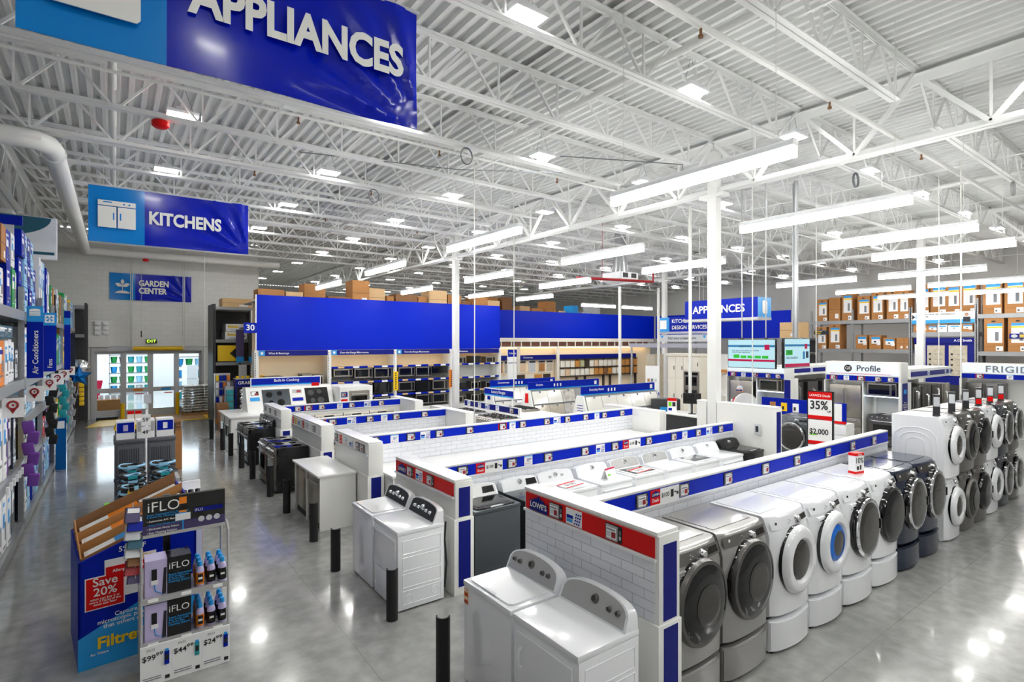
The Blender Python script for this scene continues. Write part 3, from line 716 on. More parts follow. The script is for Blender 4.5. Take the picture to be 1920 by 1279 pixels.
# ================================================================ display walls and the rows
def tag_piece(b, k, x, z0, z1, y):
    """one display piece on a strip: drawn in the plane y (facing -y) at x, between z0 and z1; returns its part name"""
    h = z1 - z0; zc = (z0 + z1) / 2
    if k in 't':          # electronic price tag in a metal frame on a dark clip
        w = h * .82
        b.box(x - w * .75, y - .004, z0 + .004, x + w * .8, y, z1 - .004, 'black'); b.box(x - w * .6, y - .018, z0 + .012, x + w * .45, y - .004, z1 - .012, 'silver_light')
        b.box(x - w * .53, y - .0195, z0 + .026, x + w * .38, y - .018, z1 - .026, 'paper'); b.box(x - w * .05, y - .0205, z0 + .035, x + w * .34, y - .0195, zc + .012, 'red_dark')
        b.box(x - w * .5, y - .0205, zc + .022, x + w * .3, y - .0195, zc + .034, 'ink_grey'); b.box(x - w * .5, y - .0205, z0 + .04, x - w * .12, y - .0195, zc + .01, 'paper_grey')
        b.box(x + w * .56, y - .006, z0 + .03, x + w * .72, y - .004, z0 + .06, 'paper_grey'); b.box(x + w * .56, y - .006, zc, x + w * .72, y - .004, zc + .035, 'ink_grey')
        return 'price_tag'
    if k == 'T':          # price tag with a red surround
        b.box(x - h * .75, y - .004, z0, x + h * .75, y, z1, 'red'); tag_piece(b, 't', x, z0, z1, y - .003); return 'price_tag'
    if k == 'p':          # white promotion card with blue lines
        w = h * .55
        b.box(x - w, y - .004, z0, x + w, y, z1, 'paper'); b.box(x - w, y - .005, z1 - .02, x + w, y - .004, z1, 'blue_pale')
        for q in range(3): b.box(x - w * .4, y - .005, z1 - .05 - q * .018, x + w * .8 - q * .02, y - .004, z1 - .042 - q * .018, 'blue_sign')
        for q in range(3): b.box(x - w * .7 + q * w * .5, y - .005, z0 + .02, x - w * .5 + q * w * .5, y - .004, z0 + .035, 'red' if q == 0 else 'ink_grey')
        return 'promo_card'
    if k == 's':          # white and blue card with slanted blue steps
        w = h * .72
        b.box(x - w, y - .004, z0, x + w, y, z1, 'paper'); b.box(x - w * .9, y - .005, z0 + .02, x - w * .15, y - .004, z0 + .05, 'blue_light'); b.box(x - w * .9, y - .005, z0 + .055, x - w * .1, y - .004, z0 + .085, 'blue_sign')
        for r in range(4):
            for c in range(3):
                a = x + w * .02 + c * w * .26 + r * w * .07; zz = z0 + .012 + r * (h - .03) / 4; e = (h - .03) / 4 - .007
                b.add([(a, y - .006, zz), (a + w * .19, y - .006, zz + .005), (a + w * .25, y - .006, zz + e), (a + w * .06, y - .006, zz + e - .005)], [(0, 1, 2, 3)], 'blue_sign')
        return 'promo_card'
    return None
def logo(parent, x, y, z, s, rot=None, rz=0, words=True):
    """blue gabled house badge with the store's letters; s = badge width; local frame faces -y, or is turned by rz"""
    pts = [(-.5, -.22), (.5, -.22), (.5, .12), (.36, .12), (.3, .19), (.1, .24), (0, .34), (-.1, .24), (-.3, .19), (-.36, .12), (-.5, .12)]
    b = MB(); b.prism([(a * s, c * s) for a, c in pts], -.003, 0, 'blue_dark'); o = b.build('store_badge', parent, loc=(x, y, z), rz=rz)
    text(o, "LOWE'S", s * .27, (0, -.005, -.02 * s), 'letters', bold=.022)
    return o
def deals(t, x, z0, z1, y, amount='$100', wide=.62):
    h = z1 - z0; w = h * 1.05
    o = MB().box(x, y - .005, z0, x + w, y, z1, 'red').box(x + w, y - .005, z0, x + w + h * 2.1 * wide / .62, y, z1, 'paper').build('deals_card', t)
    logo(o, x + w / 2, y - .006, z0 + h * .7, w * .75)
    text(o, 'Deals', h * .32, (x + w / 2, y - .007, z0 + h * .28), 'letters')
    text(o, amount, h * .42, (x + w + h * .55, y - .007, z0 + h * .5), 'ink')
    b = MB(); b.box(x + w + h * 1.15, y - .007, z0 + h * .25, x + w + h * 1.45, y - .005, z0 + h * .78, 'ink'); b.box(x + w + h * 1.55, y - .007, z0 + h * .5, x + w + h * 1.75, y - .005, z0 + h * .6, 'ink'); b.box(x + w + h * 1.8, y - .007, z0 + h * .35, x + w + h * 2, y - .005, z0 + h * .55, 'ink'); b.build('print', o)

def row_wall(y, x0, x1, h, label, items, tile=True, s0=.045, sh=.135, zt=.9, name='display_wall', dl=()):
    t = thing(name, label, 'partition', (0, y, 0))
    B('partition', t, x0, 0, 0, x1, .1, h - .02, 'laminate'); B('cap', t, x0, -.012, h - .02, x1, .112, h, 'laminate', .003)
    if tile: B('tile_panel', t, x0, -.008, zt, x1, 0, h - s0 - sh, 'subway_x', label='white subway tile panel')
    B('rail', t, x0, -.022, h - s0 - sh - .025, x1, 0, h - s0 - sh, 'plastic_white', .004)
    z0, z1 = h - s0 - sh, h - .03
    st = B('sign_strip', t, x0, -.012, z0, x1, 0, z1, 'blue', label='blue sign strip')
    for x, k in items:
        if k == 'D': deals(t, x, z0 + .002, z1 - .002, -.012); continue
        b = MB(); n = tag_piece(b, k, 0, z0 + .004, z1 - .004, -.012); b.build(n, t, loc=(x, 0, 0))
    return t

def end_panel(x, y0, y1, h, label, step, items, tile=False, strip='laminate', name='end_panel', thick=.24, badge=False, face='laminate', back=False):
    """end cap of a row, its face towards -x; local frame: +x runs towards -y (the viewer's right), front faces -y before turning"""
    L = y1 - y0; t = thing(name, label, 'partition', (x, y1, 0), R(-90))
    B('panel', t, 0, 0, 0, L, thick, h - .03, face); B('cap', t, -.006, -.006, h - .03, L + .006, thick + .006, h, 'counter', .003)
    if not back:
        # pillar end facing -y in the world (local +x): blue inlay, a step at 'step'
        b = MB(); b.box(L, -.004, 0, L + .03, thick + .02, step, 'laminate').box(L, .0, step, L + .018, thick + .01, h - .03, 'laminate'); p = b.build('pillar', t, bev=.003)
        if step < h - .4 and y0 < 8: B('blue_inlay', p, L + .018, .05, step + .02, L + .022, thick - .03, h - .1, 'blue_dark')
        B('blue_inlay', p, L + .03, .04, .1, L + .034, thick - .03, step - .03, 'blue_dark')
        if step > .5: B('lower_face', t, .0, -.02, 0, L + .03, 0, step, 'laminate', .003)
    z1, z0 = h - .045, h - .045 - .155
    if items is not None:
        B('sign_strip', t, .02, -.012, z0, L - .02, 0, z1, strip); B('rail', t, 0, -.03, z0 - .03, L, 0, z0 - .004, 'plastic_white', .006)
        if tile: B('tile_panel', t, .02, -.008, step + .01, L - .02, 0, z0 - .03, 'subway_x', label='white subway tile panel')
        for u, k in items:
            if k == 'r' and strip == 'red': continue
            if k == 'r': B('red_card', t, u, -.014, z0, u + .2, -.012, z1, 'red'); continue
            if k == 'L': logo(t, u + .13, -.018, (z0 + z1) / 2 - .012, .27); continue
            if k == 'y': B('yellow_card', t, u - .06, -.016, z0, u + .06, -.012, z1, 'yellow'); continue
            if k == 'd':
                o = B('deals_card', t, u - .06, -.016, z0, u + .06, -.012, z1, 'red'); text(o, 'Deals', .045, (u, -.018, z0 + .045), 'letters'); text(o, "LOWE'S", .03, (u, -.018, z0 + .11), 'letters'); continue
            b = MB(); n = tag_piece(b, k, 0, z0 + .006, z1 - .006, -.012); b.build(n, t, loc=(u, 0, 0))
    return t

# ---- row 1 (front-load washers on pedestals)
row_wall(3.57, 3.59, 10.32, 1.64, 'low white wall with blue price strip behind the front-load washers on pedestals',
         [(4.19, 't'), (4.86, 't'), (5.68, 't'), (6.49, 't'), (7.28, 't'), (8.17, 't'), (8.97, 't'), (9.75, 't'), (4.32, 'D')], zt=1.0)
e = end_panel(3.35, 2.69, 4.34, 1.64, 'white tiled end panel with red store strip behind the two front washers', .93,
          [(.1, 'L'), (.48, 't'), (.73, 's'), (.9, 'r'), (1.21, 't'), (1.33, 'r'), (1.43, 'r')], tile=True, strip='red', badge=True)
# ---- row 2
row_wall(6.5, 3.59, 10.55, 1.41, 'low white tiled wall with price strip behind the row of top-load washers',
         [(3.9, 't'), (4.75, 't'), (5.06, 'p'), (5.45, 't'), (6.24, 't'), (6.6, 's'), (6.95, 't'), (7.84, 't'), (8.56, 't'), (8.9, 'p'), (9.33, 't'), (9.7, 's'), (10.1, 't'), (4.12, 'D'), (7.15, 'D')])
end_panel(3.35, 5.76, 7.47, 1.41, 'white end panel with red logo strip behind the white washer and dryer pair', .93,
          [(.12, 'L'), (.5, 't'), (.78, 's'), (1.1, 't'), (1.3, 'r'), (1.45, 'r')], strip='red')
end_panel(10.6, 5.62, 6.9, 1.8, 'tall blank white end panel beside the big square column', .8, None)
t = thing('card_reader', 'small grey wall device on the tall blank white end panel', 'device', (10.57, 5.95, 1.22), R(-90)); MB().box(-.06, -.03, 0, .06, 0, .22, 'paper_grey').build('housing', t, bev=.01); B('opening', t, -.03, -.034, .05, .03, -.029, .17, 'charcoal')
B_ = end_panel(10.6, 7.19, 7.4, 1.8, 'narrow white pilaster panel left of the big square column', .8, None)
# ---- row 3
row_wall(9.22, 3.59, 10.5, 1.45, 'low tiled wall with price strip behind the long white dishwasher counter',
         [(3.72, 't'), (4.1, 'p'), (4.42, 't'), (4.72, 's'), (5.02, 't'), (5.7, 't'), (6.5, 'T'), (6.76, 'p'), (7.03, 't'), (7.7, 't'), (8.0, 's'), (8.31, 't'), (8.88, 't'), (9.25, 'p'), (9.5, 't'), (10.12, 't')])
end_panel(3.35, 8.56, 10.2, 1.45, 'white end panel with price tags above the white dishwasher cabinet', .9,
          [(.1, 't'), (.34, 'd'), (.62, 'p'), (.9, 's'), (1.2, 't'), (1.42, 't')])
end_panel(10.5, 8.38, 10.2, 1.45, 'low blank white end panel at the far end of the dishwasher counter', .8, None)
# ---- row 4
row_wall(12.05, 3.59, 6.74, 1.43, 'tiled wall with blue price strip behind the cooktop counter', [(3.64, 'T'), (3.89, 't'), (4.32, 's'), (4.75, 't'), (5.1, 'p'), (5.4, 't'), (6.15, 't')])
end_panel(3.35, 11.08, 13.26, 1.42, 'white end panel with red and yellow cards beside the black slide-in ranges', .9, [(.12, 'd'), (.35, 'y'), (.6, 's'), (.95, 'd'), (1.3, 'p'), (1.75, 't')])
end_panel(6.75, 11.1, 12.9, 1.42, 'low blank white end panel at the far end of the cooktop counter', .8, None)
# ---- row 5
row_wall(15.1, 3.59, 6.9, 1.42, 'low wall with blue price strip behind the steel freestanding ranges', [(3.95, 't'), (4.22, 'T'), (4.58, 't'), (5.08, 'p'), (5.42, 't'), (5.88, 's'), (6.3, 't')], tile=False)
end_panel(3.35, 14.36, 16.27, 1.4, 'small white end panel with three price tags beside the black freestanding ranges', .9, [(.25, 't'), (.8, 't'), (1.4, 't')])
end_panel(6.95, 14.2, 15.9, 1.42, 'low blank white end panel at the far end of the steel ranges', .8, None)

# ---- front pair
top_loader((2.58, 3.90, 0), 'white top-load washer with silver console and orange label, front pair', w=.73, d=.62, rz=R(-90), knobs=(-.26, -.18, -.02, .15, .23), kc='steel_dark', sticker=True, lid='enamel', ch=.21)
top_loader((2.58, 3.12, 0), 'white clothes dryer with silver console, nearest machine at the bottom of the photo', w=.76, d=.62, rz=R(-90), knobs=(.02, .18, .27), big=0, kc='steel_dark', dryer=True, door='pull', ch=.21)
# ---- second pair
top_loader((2.6, 6.86, 0), 'white top-load washer with black console beside the bollard', w=.7, d=.6, rz=R(-90), face='black', knobs=(-.2, -.1, .0, .1, .2), kc='chrome', arch=False, lid='enamel', ch=.2)
top_loader((2.6, 6.10, 0), 'white clothes dryer with black console and ribbed side', w=.7, d=.6, rz=R(-90), face='black', knobs=(-.2, -.1, .0, .1, .2), kc='chrome', arch=False, dryer=True, door='panel', ch=.2)
t = tag(MB().tube([(3.25, 5.83, .1), (3.27, 5.82, .4), (3.25, 5.83, .7), (3.27, 5.84, .9)], .012, 'ink', 6).build('electric_cable'), 'black cord hanging behind the dryer with ribbed side', 'cable')

# ---- row 1 machines
FL = [(4.02, 'grey front-load washer with smoked door on pedestal, nearest the tiled end panel', 'silver_paint', 'glass', 'steel_dark', 'silver_dark', True),
      (4.80, 'grey front-load dryer with smoked door on a dark pedestal', 'silver_paint', 'glass', 'steel_dark', 'silver_dark', False),
      (5.62, 'white front-load dryer with thick white door ring, beside the dark grey dryer', 'enamel', 'ring', 'enamel', None, False),
      (6.42, 'white front-load washer with bright blue drum gasket', 'enamel', 'ring', 'enamel', None, True),
      (7.24, 'white front-load washer with chrome ringed black door', 'enamel', 'chrome', None, None, True),
      (8.06, 'white front-load dryer with black glass door under the small price box', 'enamel', 'black', None, None, False),
      (8.86, 'navy blue front-load washer with chrome door ring, nearer of two', 'navy', 'chrome', None, 'steel_dark', False),
      (9.66, 'navy blue front-load dryer beside the stacked machines, farther of two', 'navy', 'chrome', None, 'steel_dark', False)]
for i, (x, l, body, door, rim, panel, dr) in enumerate(FL):
    front_loader((x, 2.80, 0), l, body, door=door, rim=rim, panel=panel, drawer=dr, name='front_load_washer' if 'washer' in l else 'front_load_dryer', w=.74 if i < 2 else .77, d=.7,
                 inner='drum_blue' if 'blue drum' in l else None, bulge=.03 if i < 2 else .06, dr=.305 if i < 2 else .3, h=.99, dial='chrome')
t = thing('price_box', 'small red and white box reading 10 standing on a white dryer', 'sign', (7.98, 3.12, 1.357), R(-12))
MB().box(-.085, -.05, 0, .085, .05, .27, 'paper').box(-.086, -.051, 0, .086, .051, .03, 'red').box(-.086, -.051, .235, .086, .051, .271, 'red').build('box', t)
text(t, '10%', .1, (-.01, -.052, .17), 'ink'); text(t, "Deals", .035, (.0, -.053, .252), 'letters'); MB().box(-.06, -.052, .05, -.02, -.05, .1, 'ink').box(.0, -.052, .05, .03, -.05, .11, 'ink').build('picture', t)

# ---- stacked machines
ST = [('enamel', 'ring', 'white', 'enamel'), ('silver_dark', 'glass', 'graphite', 'silver_dark'), ('silver_dark', 'black', 'dark grey', 'black'), ('enamel', 'ring', 'white ringed', 'enamel'), ('slate', 'chrome', 'slate', 'steel_dark'), ('silver_dark', 'chrome', 'bronze grey', 'steel_dark')]
for i, (body, door, nm, rim) in enumerate(ST):
    x = 10.72 + .745 * i
    w_ = front_loader((x, 2.80, 0), f'{nm} front-load washer under a dryer, {ORD[i]} stack from the left', body, door=door, rim=rim, w=.7, d=.72, h=.955, ped=0, bulge=.04, dr=.27, sz=1.08, drawer=False)
    front_loader((x, 2.80, .964), f'{nm} dryer on top of a washer, {ORD[i]} stack from the left', body, door=door, rim=rim, w=.7, d=.72, h=.955, ped=0, bulge=.04, dr=.27, sz=1.08, drawer=False, name='front_load_dryer')
    if i == 0:
        b = MB()
        for q in range(3):
            s = .3 - q * .085; yy = .4; X = 10.72 - .351; pts = []
            for a in range(9): t_ = math.pi * a / 8; pts.append((X, 2.8 + yy - math.cos(t_) ** 1 * s if abs(math.cos(t_)) > 0 else 2.8 + yy, 1.42 + max(0, math.sin(t_)) ** .5 * (s + .02)))
            pts = [(X, pts[0][1], 1.05)] + pts + [(X, pts[-1][1], 1.05)]; b.tube(pts, .008, 'enamel', 6)
        o = b.build('side_rib', None); dry = [k for k in bpy.data.objects if k.get('label', '') == 'white dryer on top of a washer, first stack from the left'][0]
        o.parent = dry; o.location = (-10.72, -2.8, -.964)
for i in range(6):
    x = 10.5 + .745 * i
    t = thing('sign_holder', f'dark upright price holder on the stacked dryers, {ORD[i]} from the left', 'price holder', (x, 2.95, 1.93), R(-70), 'price holders on the stacked dryers')
    MB().box(-.045, 0, 0, .045, .06, .34, 'charcoal').box(-.05, -.02, 0, .05, .1, .02, 'charcoal').build('stand', t, bev=.004)
    B('price_tag', t, -.038, -.006, .15, .038, 0, .3, 'paper_grey'); B('card', t, -.038, -.008, .04, .038, 0, .13, 'red' if i > 2 else 'charcoal')

# ---- row 2 top loaders
TL = [(4.03, 'slate grey top-load washer with white console, left end of the second row', 'slate', .72, True, (-.2,), 0, False, 'enamel', 'silver_light', True),
      (4.80, 'blue grey clothes dryer with white console, second in the second row', 'slate', .66, False, (0,), 0, True, 'enamel', 'enamel', True),
      (5.49, 'white top-load washer carrying a red price card on its lid', 'enamel', .7, False, (-.12, 0, .12), 1, False, 'enamel', 'enamel', False),
      (6.27, 'white clothes dryer with a folded price tent card on top', 'enamel', .7, False, (0,), 0, True, 'enamel', 'enamel', False),
      (7.05, 'white top-load washer with dark lid and red price card', 'enamel', .72, True, (0,), 0, False, 'enamel', 'silver_light', False),
      (7.84, 'white clothes dryer with silver console and square door window', 'enamel', .7, False, (0,), 0, True, 'enamel', 'silver_light', False),
      (8.64, 'white top-load washer with plain glass lid, right half of the second row', 'enamel', .72, True, (0,), 0, False, 'enamel', 'enamel', False),
      (9.43, 'white clothes dryer beside the black washer', 'enamel', .7, False, (0,), 0, True, 'enamel', 'enamel', False),
      (10.19, 'black top-load washer at the right end of the second row', 'black', .68, True, (0,), 0, False, 'black', 'black', False)]
for x, l, body, w, gl, kn, big, dry, con, face, disp in TL:
    top_loader((x, 5.80, 0), l, body, w=w, d=.66, h=.95, console=con, face=face, knobs=kn, big=big, glass=gl, dryer=dry, lid='black' if gl and x < 5 or body == 'black' else 'enamel', display=disp, door='window' if 'square door' in l else 'panel', arch=False, ch=.17)
for x, l in ((5.49, 'red and white price card lying on a white washer lid'), (7.05, 'red and white price card lying on a dark glass lid')):
    t = thing('price_card', l, 'card', (x, 6.02, .97), R(8)); MB().box(-.2, -.11, 0, .2, .11, .004, 'paper').build('card', t); B('red_band', t, -.2, .07, .004, .2, .11, .005, 'red'); B('red_band', t, -.2, -.11, .004, .2, -.08, .005, 'red')
    text(t, '$100', .11, (0, 0, .005), 'ink', rx=0)
t = thing('tent_card', 'folded white and purple price tent on a white dryer', 'card', (6.3, 6.0, .952), R(10)); MB().prism([(-.07, 0), (0, .17), (.07, 0), (.062, 0), (0, .15), (-.062, 0)], -.13, .13, 'paper', 'x').build('card', t)
b = MB(); b.add([(-.13, -.013, .14), (.13, -.013, .14), (.13, -.003, .165), (-.13, -.003, .165)], [(0, 1, 2, 3)], 'crimson'); b.add([(-.1, -.048, .055), (-.02, -.048, .055), (-.02, -.037, .08), (-.1, -.037, .08)], [(0, 1, 2, 3)], 'lime'); b.build('print', t)

# ---- row 3 dishwasher counter
t = thing('worktop', 'long white counter top over the row of dishwashers', 'counter', (0, 0, 0)); B('top', t, 3.62, 8.2, .885, 10.3, 9.2, .925, 'counter', .004)
for i in range(12): B('divider', t, 3.66 + .6 * i - .012 - 0.0, 8.24, 0, 3.66 + .6 * i + .012, 9.1, .885, 'laminate')
MT = ['steel', 'steel', 'steel', 'enamel', 'steel_dark', 'steel', 'steel', 'steel_dark', 'steel', 'steel', 'steel']
for i, m_ in enumerate(MT):
    dishwasher((3.96 + .6 * i, 8.26, 0), f'{ {"steel": "stainless", "enamel": "white", "steel_dark": "dark steel"}[m_]} dishwasher under the long counter, {ORD[i]} from the left', m_, .57, .875, style=i % 3)
# ---- aisle-side dishwasher cabinet
t = thing('display_cabinet', 'white cabinet with stainless dishwashers at the aisle beside two bollards', 'cabinet', (2.7, 10.52, 0), R(-90))
B('top', t, -.02, -.04, .88, 1.56, .6, .915, 'counter', .004); B('side_panel', t, 1.5, 0, 0, 1.53, .6, .88, 'laminate'); B('side_panel', t, 0, 0, 0, .03, .6, .88, 'laminate'); B('divider', t, .73, 0, 0, .76, .6, .88, 'laminate'); B('plinth', t, .03, .04, 0, 1.5, .1, .09, 'black_matte')
dishwasher((2.73, 10.13, .0), 'stainless dishwasher with dark pocket handle in the aisle cabinet', 'steel', .66, .87, R(-90), 1); dishwasher((2.73, 9.38, 0), 'stainless dishwasher with curved bar handle in the aisle cabinet', 'steel', .66, .87, R(-90), 0)
# ---- rows 4 and 5 aisle-side ranges
kitchen_range((2.64, 12.93, 0), 'black slide-in electric range at the aisle, farther of the touching pair', 'black', 'steel_dark', .74, .66, .92, R(-90))
kitchen_range((2.64, 12.12, 0), 'black slide-in electric range at the aisle, nearer of the touching pair', 'black', 'steel_dark', .74, .66, .92, R(-90))
kitchen_range((2.7, 16.0, 0), 'black freestanding range, farther one before the small end panel', 'black', 'black', .74, .62, .91, R(-90), back=True)
kitchen_range((2.7, 15.2, 0), 'black freestanding range with towel bar handle, nearer one before the small end panel', 'black', 'black', .74, .62, .91, R(-90), back=True)
# ---- row 4 counter with cooktops, ranges along row
t = thing('worktop', 'white counter top with black cooktops in front of the tiled wall', 'counter', (0, 0, 0)); B('top', t, 4.5, 11.15, .885, 6.7, 12.0, .92, 'counter', .004)
for i in range(5): B('divider', t, 4.5 + .54 * i, 11.2, 0, 4.53 + .54 * i, 11.95, .885, 'laminate')
for i, x in enumerate((4.85, 5.6, 6.3)):
    t = thing('glass_cooktop', f'black cooktop set on the tiled wall counter, {ORD[i]} from the left', 'cooktop', (x, 11.3, .921)); B('glass', t, -.3, 0, 0, .3, .5, .008, 'black_gloss', .002)
    b = MB()
    for q in (-.2, 0, .2): b.box(q - .09, .06, .02, q + .09, .07, .035, 'iron').box(q - .09, .42, .02, q + .09, .43, .035, 'iron').box(q - .006, .06, .008, q + .006, .43, .035, 'iron')
    b.build('grate', t)
kitchen_range((4.02, 11.3, 0), 'stainless gas range beside the tiled wall', 'steel', 'steel', .74, .66, .92, top='grate', name='gas_range')
for i, x in enumerate((3.98, 4.76, 5.54, 6.3)): kitchen_range((x, 14.42, 0), f'stainless freestanding range with backguard, {ORD[i]} from the left', 'steel', 'steel', .74, .66, .93, back=True)

# ---- half-round bollards
b0 = None
for i, (x, y, h, l) in enumerate(((2.5, 5.68, .57, 'black half-round bollard in front of the ribbed dryer'), (2.42, 7.36, .57, 'black half-round bollard left of the white washer pair'), (2.5, 8.64, .6, 'black half-round bollard at the near corner of the dishwasher cabinet'),
                                  (2.52, 10.37, .6, 'black half-round bollard at the far corner of the dishwasher cabinet'), (2.52, 11.66, .62, 'black half-round bollard at the near corner of the slide-in ranges'), (2.52, 13.4, .62, 'black half-round bollard at the far corner of the slide-in ranges'),
                                  (2.52, 14.72, .62, 'black half-round bollard before the nearer freestanding range'), (2.55, 16.45, .62, 'black half-round bollard beyond the freestanding ranges'), (2.5, 17.5, .62, 'black half-round bollard at the near corner of the white cooktop counter'), (2.5, 19.7, .62, 'black half-round bollard at the far corner of the white cooktop counter'),
                                  (2.42, 4.37, .6, 'black half-round bollard beside the front white washer'))):
    b = MB(); pts = []
    for a in range(13): t_ = R(100 + 200 * a / 12); pts.append((math.cos(t_) * .065, math.sin(t_) * .065))
    for a in range(12, -1, -1): t_ = R(100 + 200 * a / 12); pts.append((math.cos(t_) * .052, math.sin(t_) * .052))
    for a in range(12):
        q = [pts[a], pts[a + 1], pts[25 - a - 1], pts[25 - a]]; b.prism(q, 0, h, 'black_matte', 'z', True)
    o = b.build('bollard', loc=(x, y, 0), rz=R(35)); tag(o, l, 'bollard')
# ================================================================ cartons and racking
def carton(loc, w, d, h, label, m='kraft', front=None, rz=0, cat='box', group=None, art=None, name='carton'):
    """front faces -y before turning; origin at the middle of the front bottom edge"""
    t = thing(name, label, cat, loc, rz, group)
    MB().box(-w / 2, 0, 0, w / 2, d, h, m).build('body', t)
    b = MB(); y = -.003
    if front == 'heater':      # printed water heater carton
        b.box(-w * .34, y, h * .26, w * .42, 0, h * .8, 'paper').box(-w * .34, y - .001, h * .76, w * .42, y, h * .84, 'blue_light').box(-w * .34, y - .001, h * .7, w * .42, y, h * .745, 'yellow')
        b.box(w * .06, y - .002, h * .32, w * .24, y, h * .58, 'ink_grey'); b.box(w * .1, y - .003, h * .02, w * .46, y, h * .16, 'paper').box(w * .16, y - .004, h * .06, w * .26, y - .003, h * .1, 'ink')
        for q in range(3): b.box(-w * .3, y - .002, h * (.6 - q * .06), -w * .26, y, h * (.61 - q * .06), 'ink')
        b.box(-w * .12, y - .001, h * .88, w * .08, y, h * .92, 'ink'); b.box(-w * .4, y - .001, h * .14, w * .2, y, h * .15, 'kraft_dark'); b.build('printed_label', t)
    elif front == 'small':
        b.box(-w * .3, y, h * .4, w * .42, 0, h * .82, 'paper').box(-w * .3, y - .001, h * .72, w * .42, y, h * .88, 'blue_light').box(w * .15, y - .002, h * .3, w * .46, y, h * .56, 'paper').box(-w * .1, y - .002, h * .5, w * .1, y, h * .6, 'ink'); b.build('printed_label', t)
    elif front == 'ship':
        b.box(w * .05, y, h * .1, w * .35, 0, h * .3, 'paper').box(-w * .5, y, h * .48, w * .5, 0, h * .5, 'kraft_dark'); b.build('printed_label', t)
    elif front:
        a, c = front if isinstance(front, tuple) else (front, 'paper')
        b.box(-w * .46, y, h * .08, w * .46, 0, h * .94, a).box(-w * .4, y - .001, h * .5, w * .1, y, h * .86, c).box(-w * .34, y - .002, h * .7, w * .3, y - .001, h * .8, 'paper' if c != 'paper' else 'blue_sign')
        b.box(-w * .3, y - .002, h * .2, w * .36, y - .001, h * .24, 'ink_grey').box(w * .14, y - .002, h * .3, w * .4, y - .001, h * .56, 'ink_grey' if a != 'ink_grey' else 'paper').box(-w * .3, y - .002, h * .12, 0, y - .001, h * .15, 'paper_grey'); b.build('printed_label', t)
    return t
def rack(loc, L, levels, H, label, depth=1.1, rz=0, m='rack_grey', up='rack_grey', deck=True, posts=None, beam=.12, back=None):
    """pallet rack: local x along the beams, front faces -y"""
    t = thing('storage_rack', label, 'shelving', loc, rz)
    for x in (posts or (0, L)):
        for y in (0, depth - .07):
            b = MB(); b.box(x - .04, y, 0, x + .04, y + .07, H, up)
            z = .1
            while z < min(H, 6) - .05 and y == 0: b.box(x - .012, y - .002, z, x + .012, y, z + .025, 'charcoal'); z += .1
            b.build('upright', t)
    for z in levels:
        b = MB(); b.box(.04, -.01, z - beam, L - .04, .03, z, m).box(.04, depth - .04, z - beam, L - .04, depth, z, m); b.build('beam', t)
        if deck: B('shelf_deck', t, .04, .03, z - .03, L - .04, depth - .04, z - .005, 'rack_grey')
    if back: B('back_panel', t, 0, depth, 0, L, depth + .02, H - .1, back)
    return t

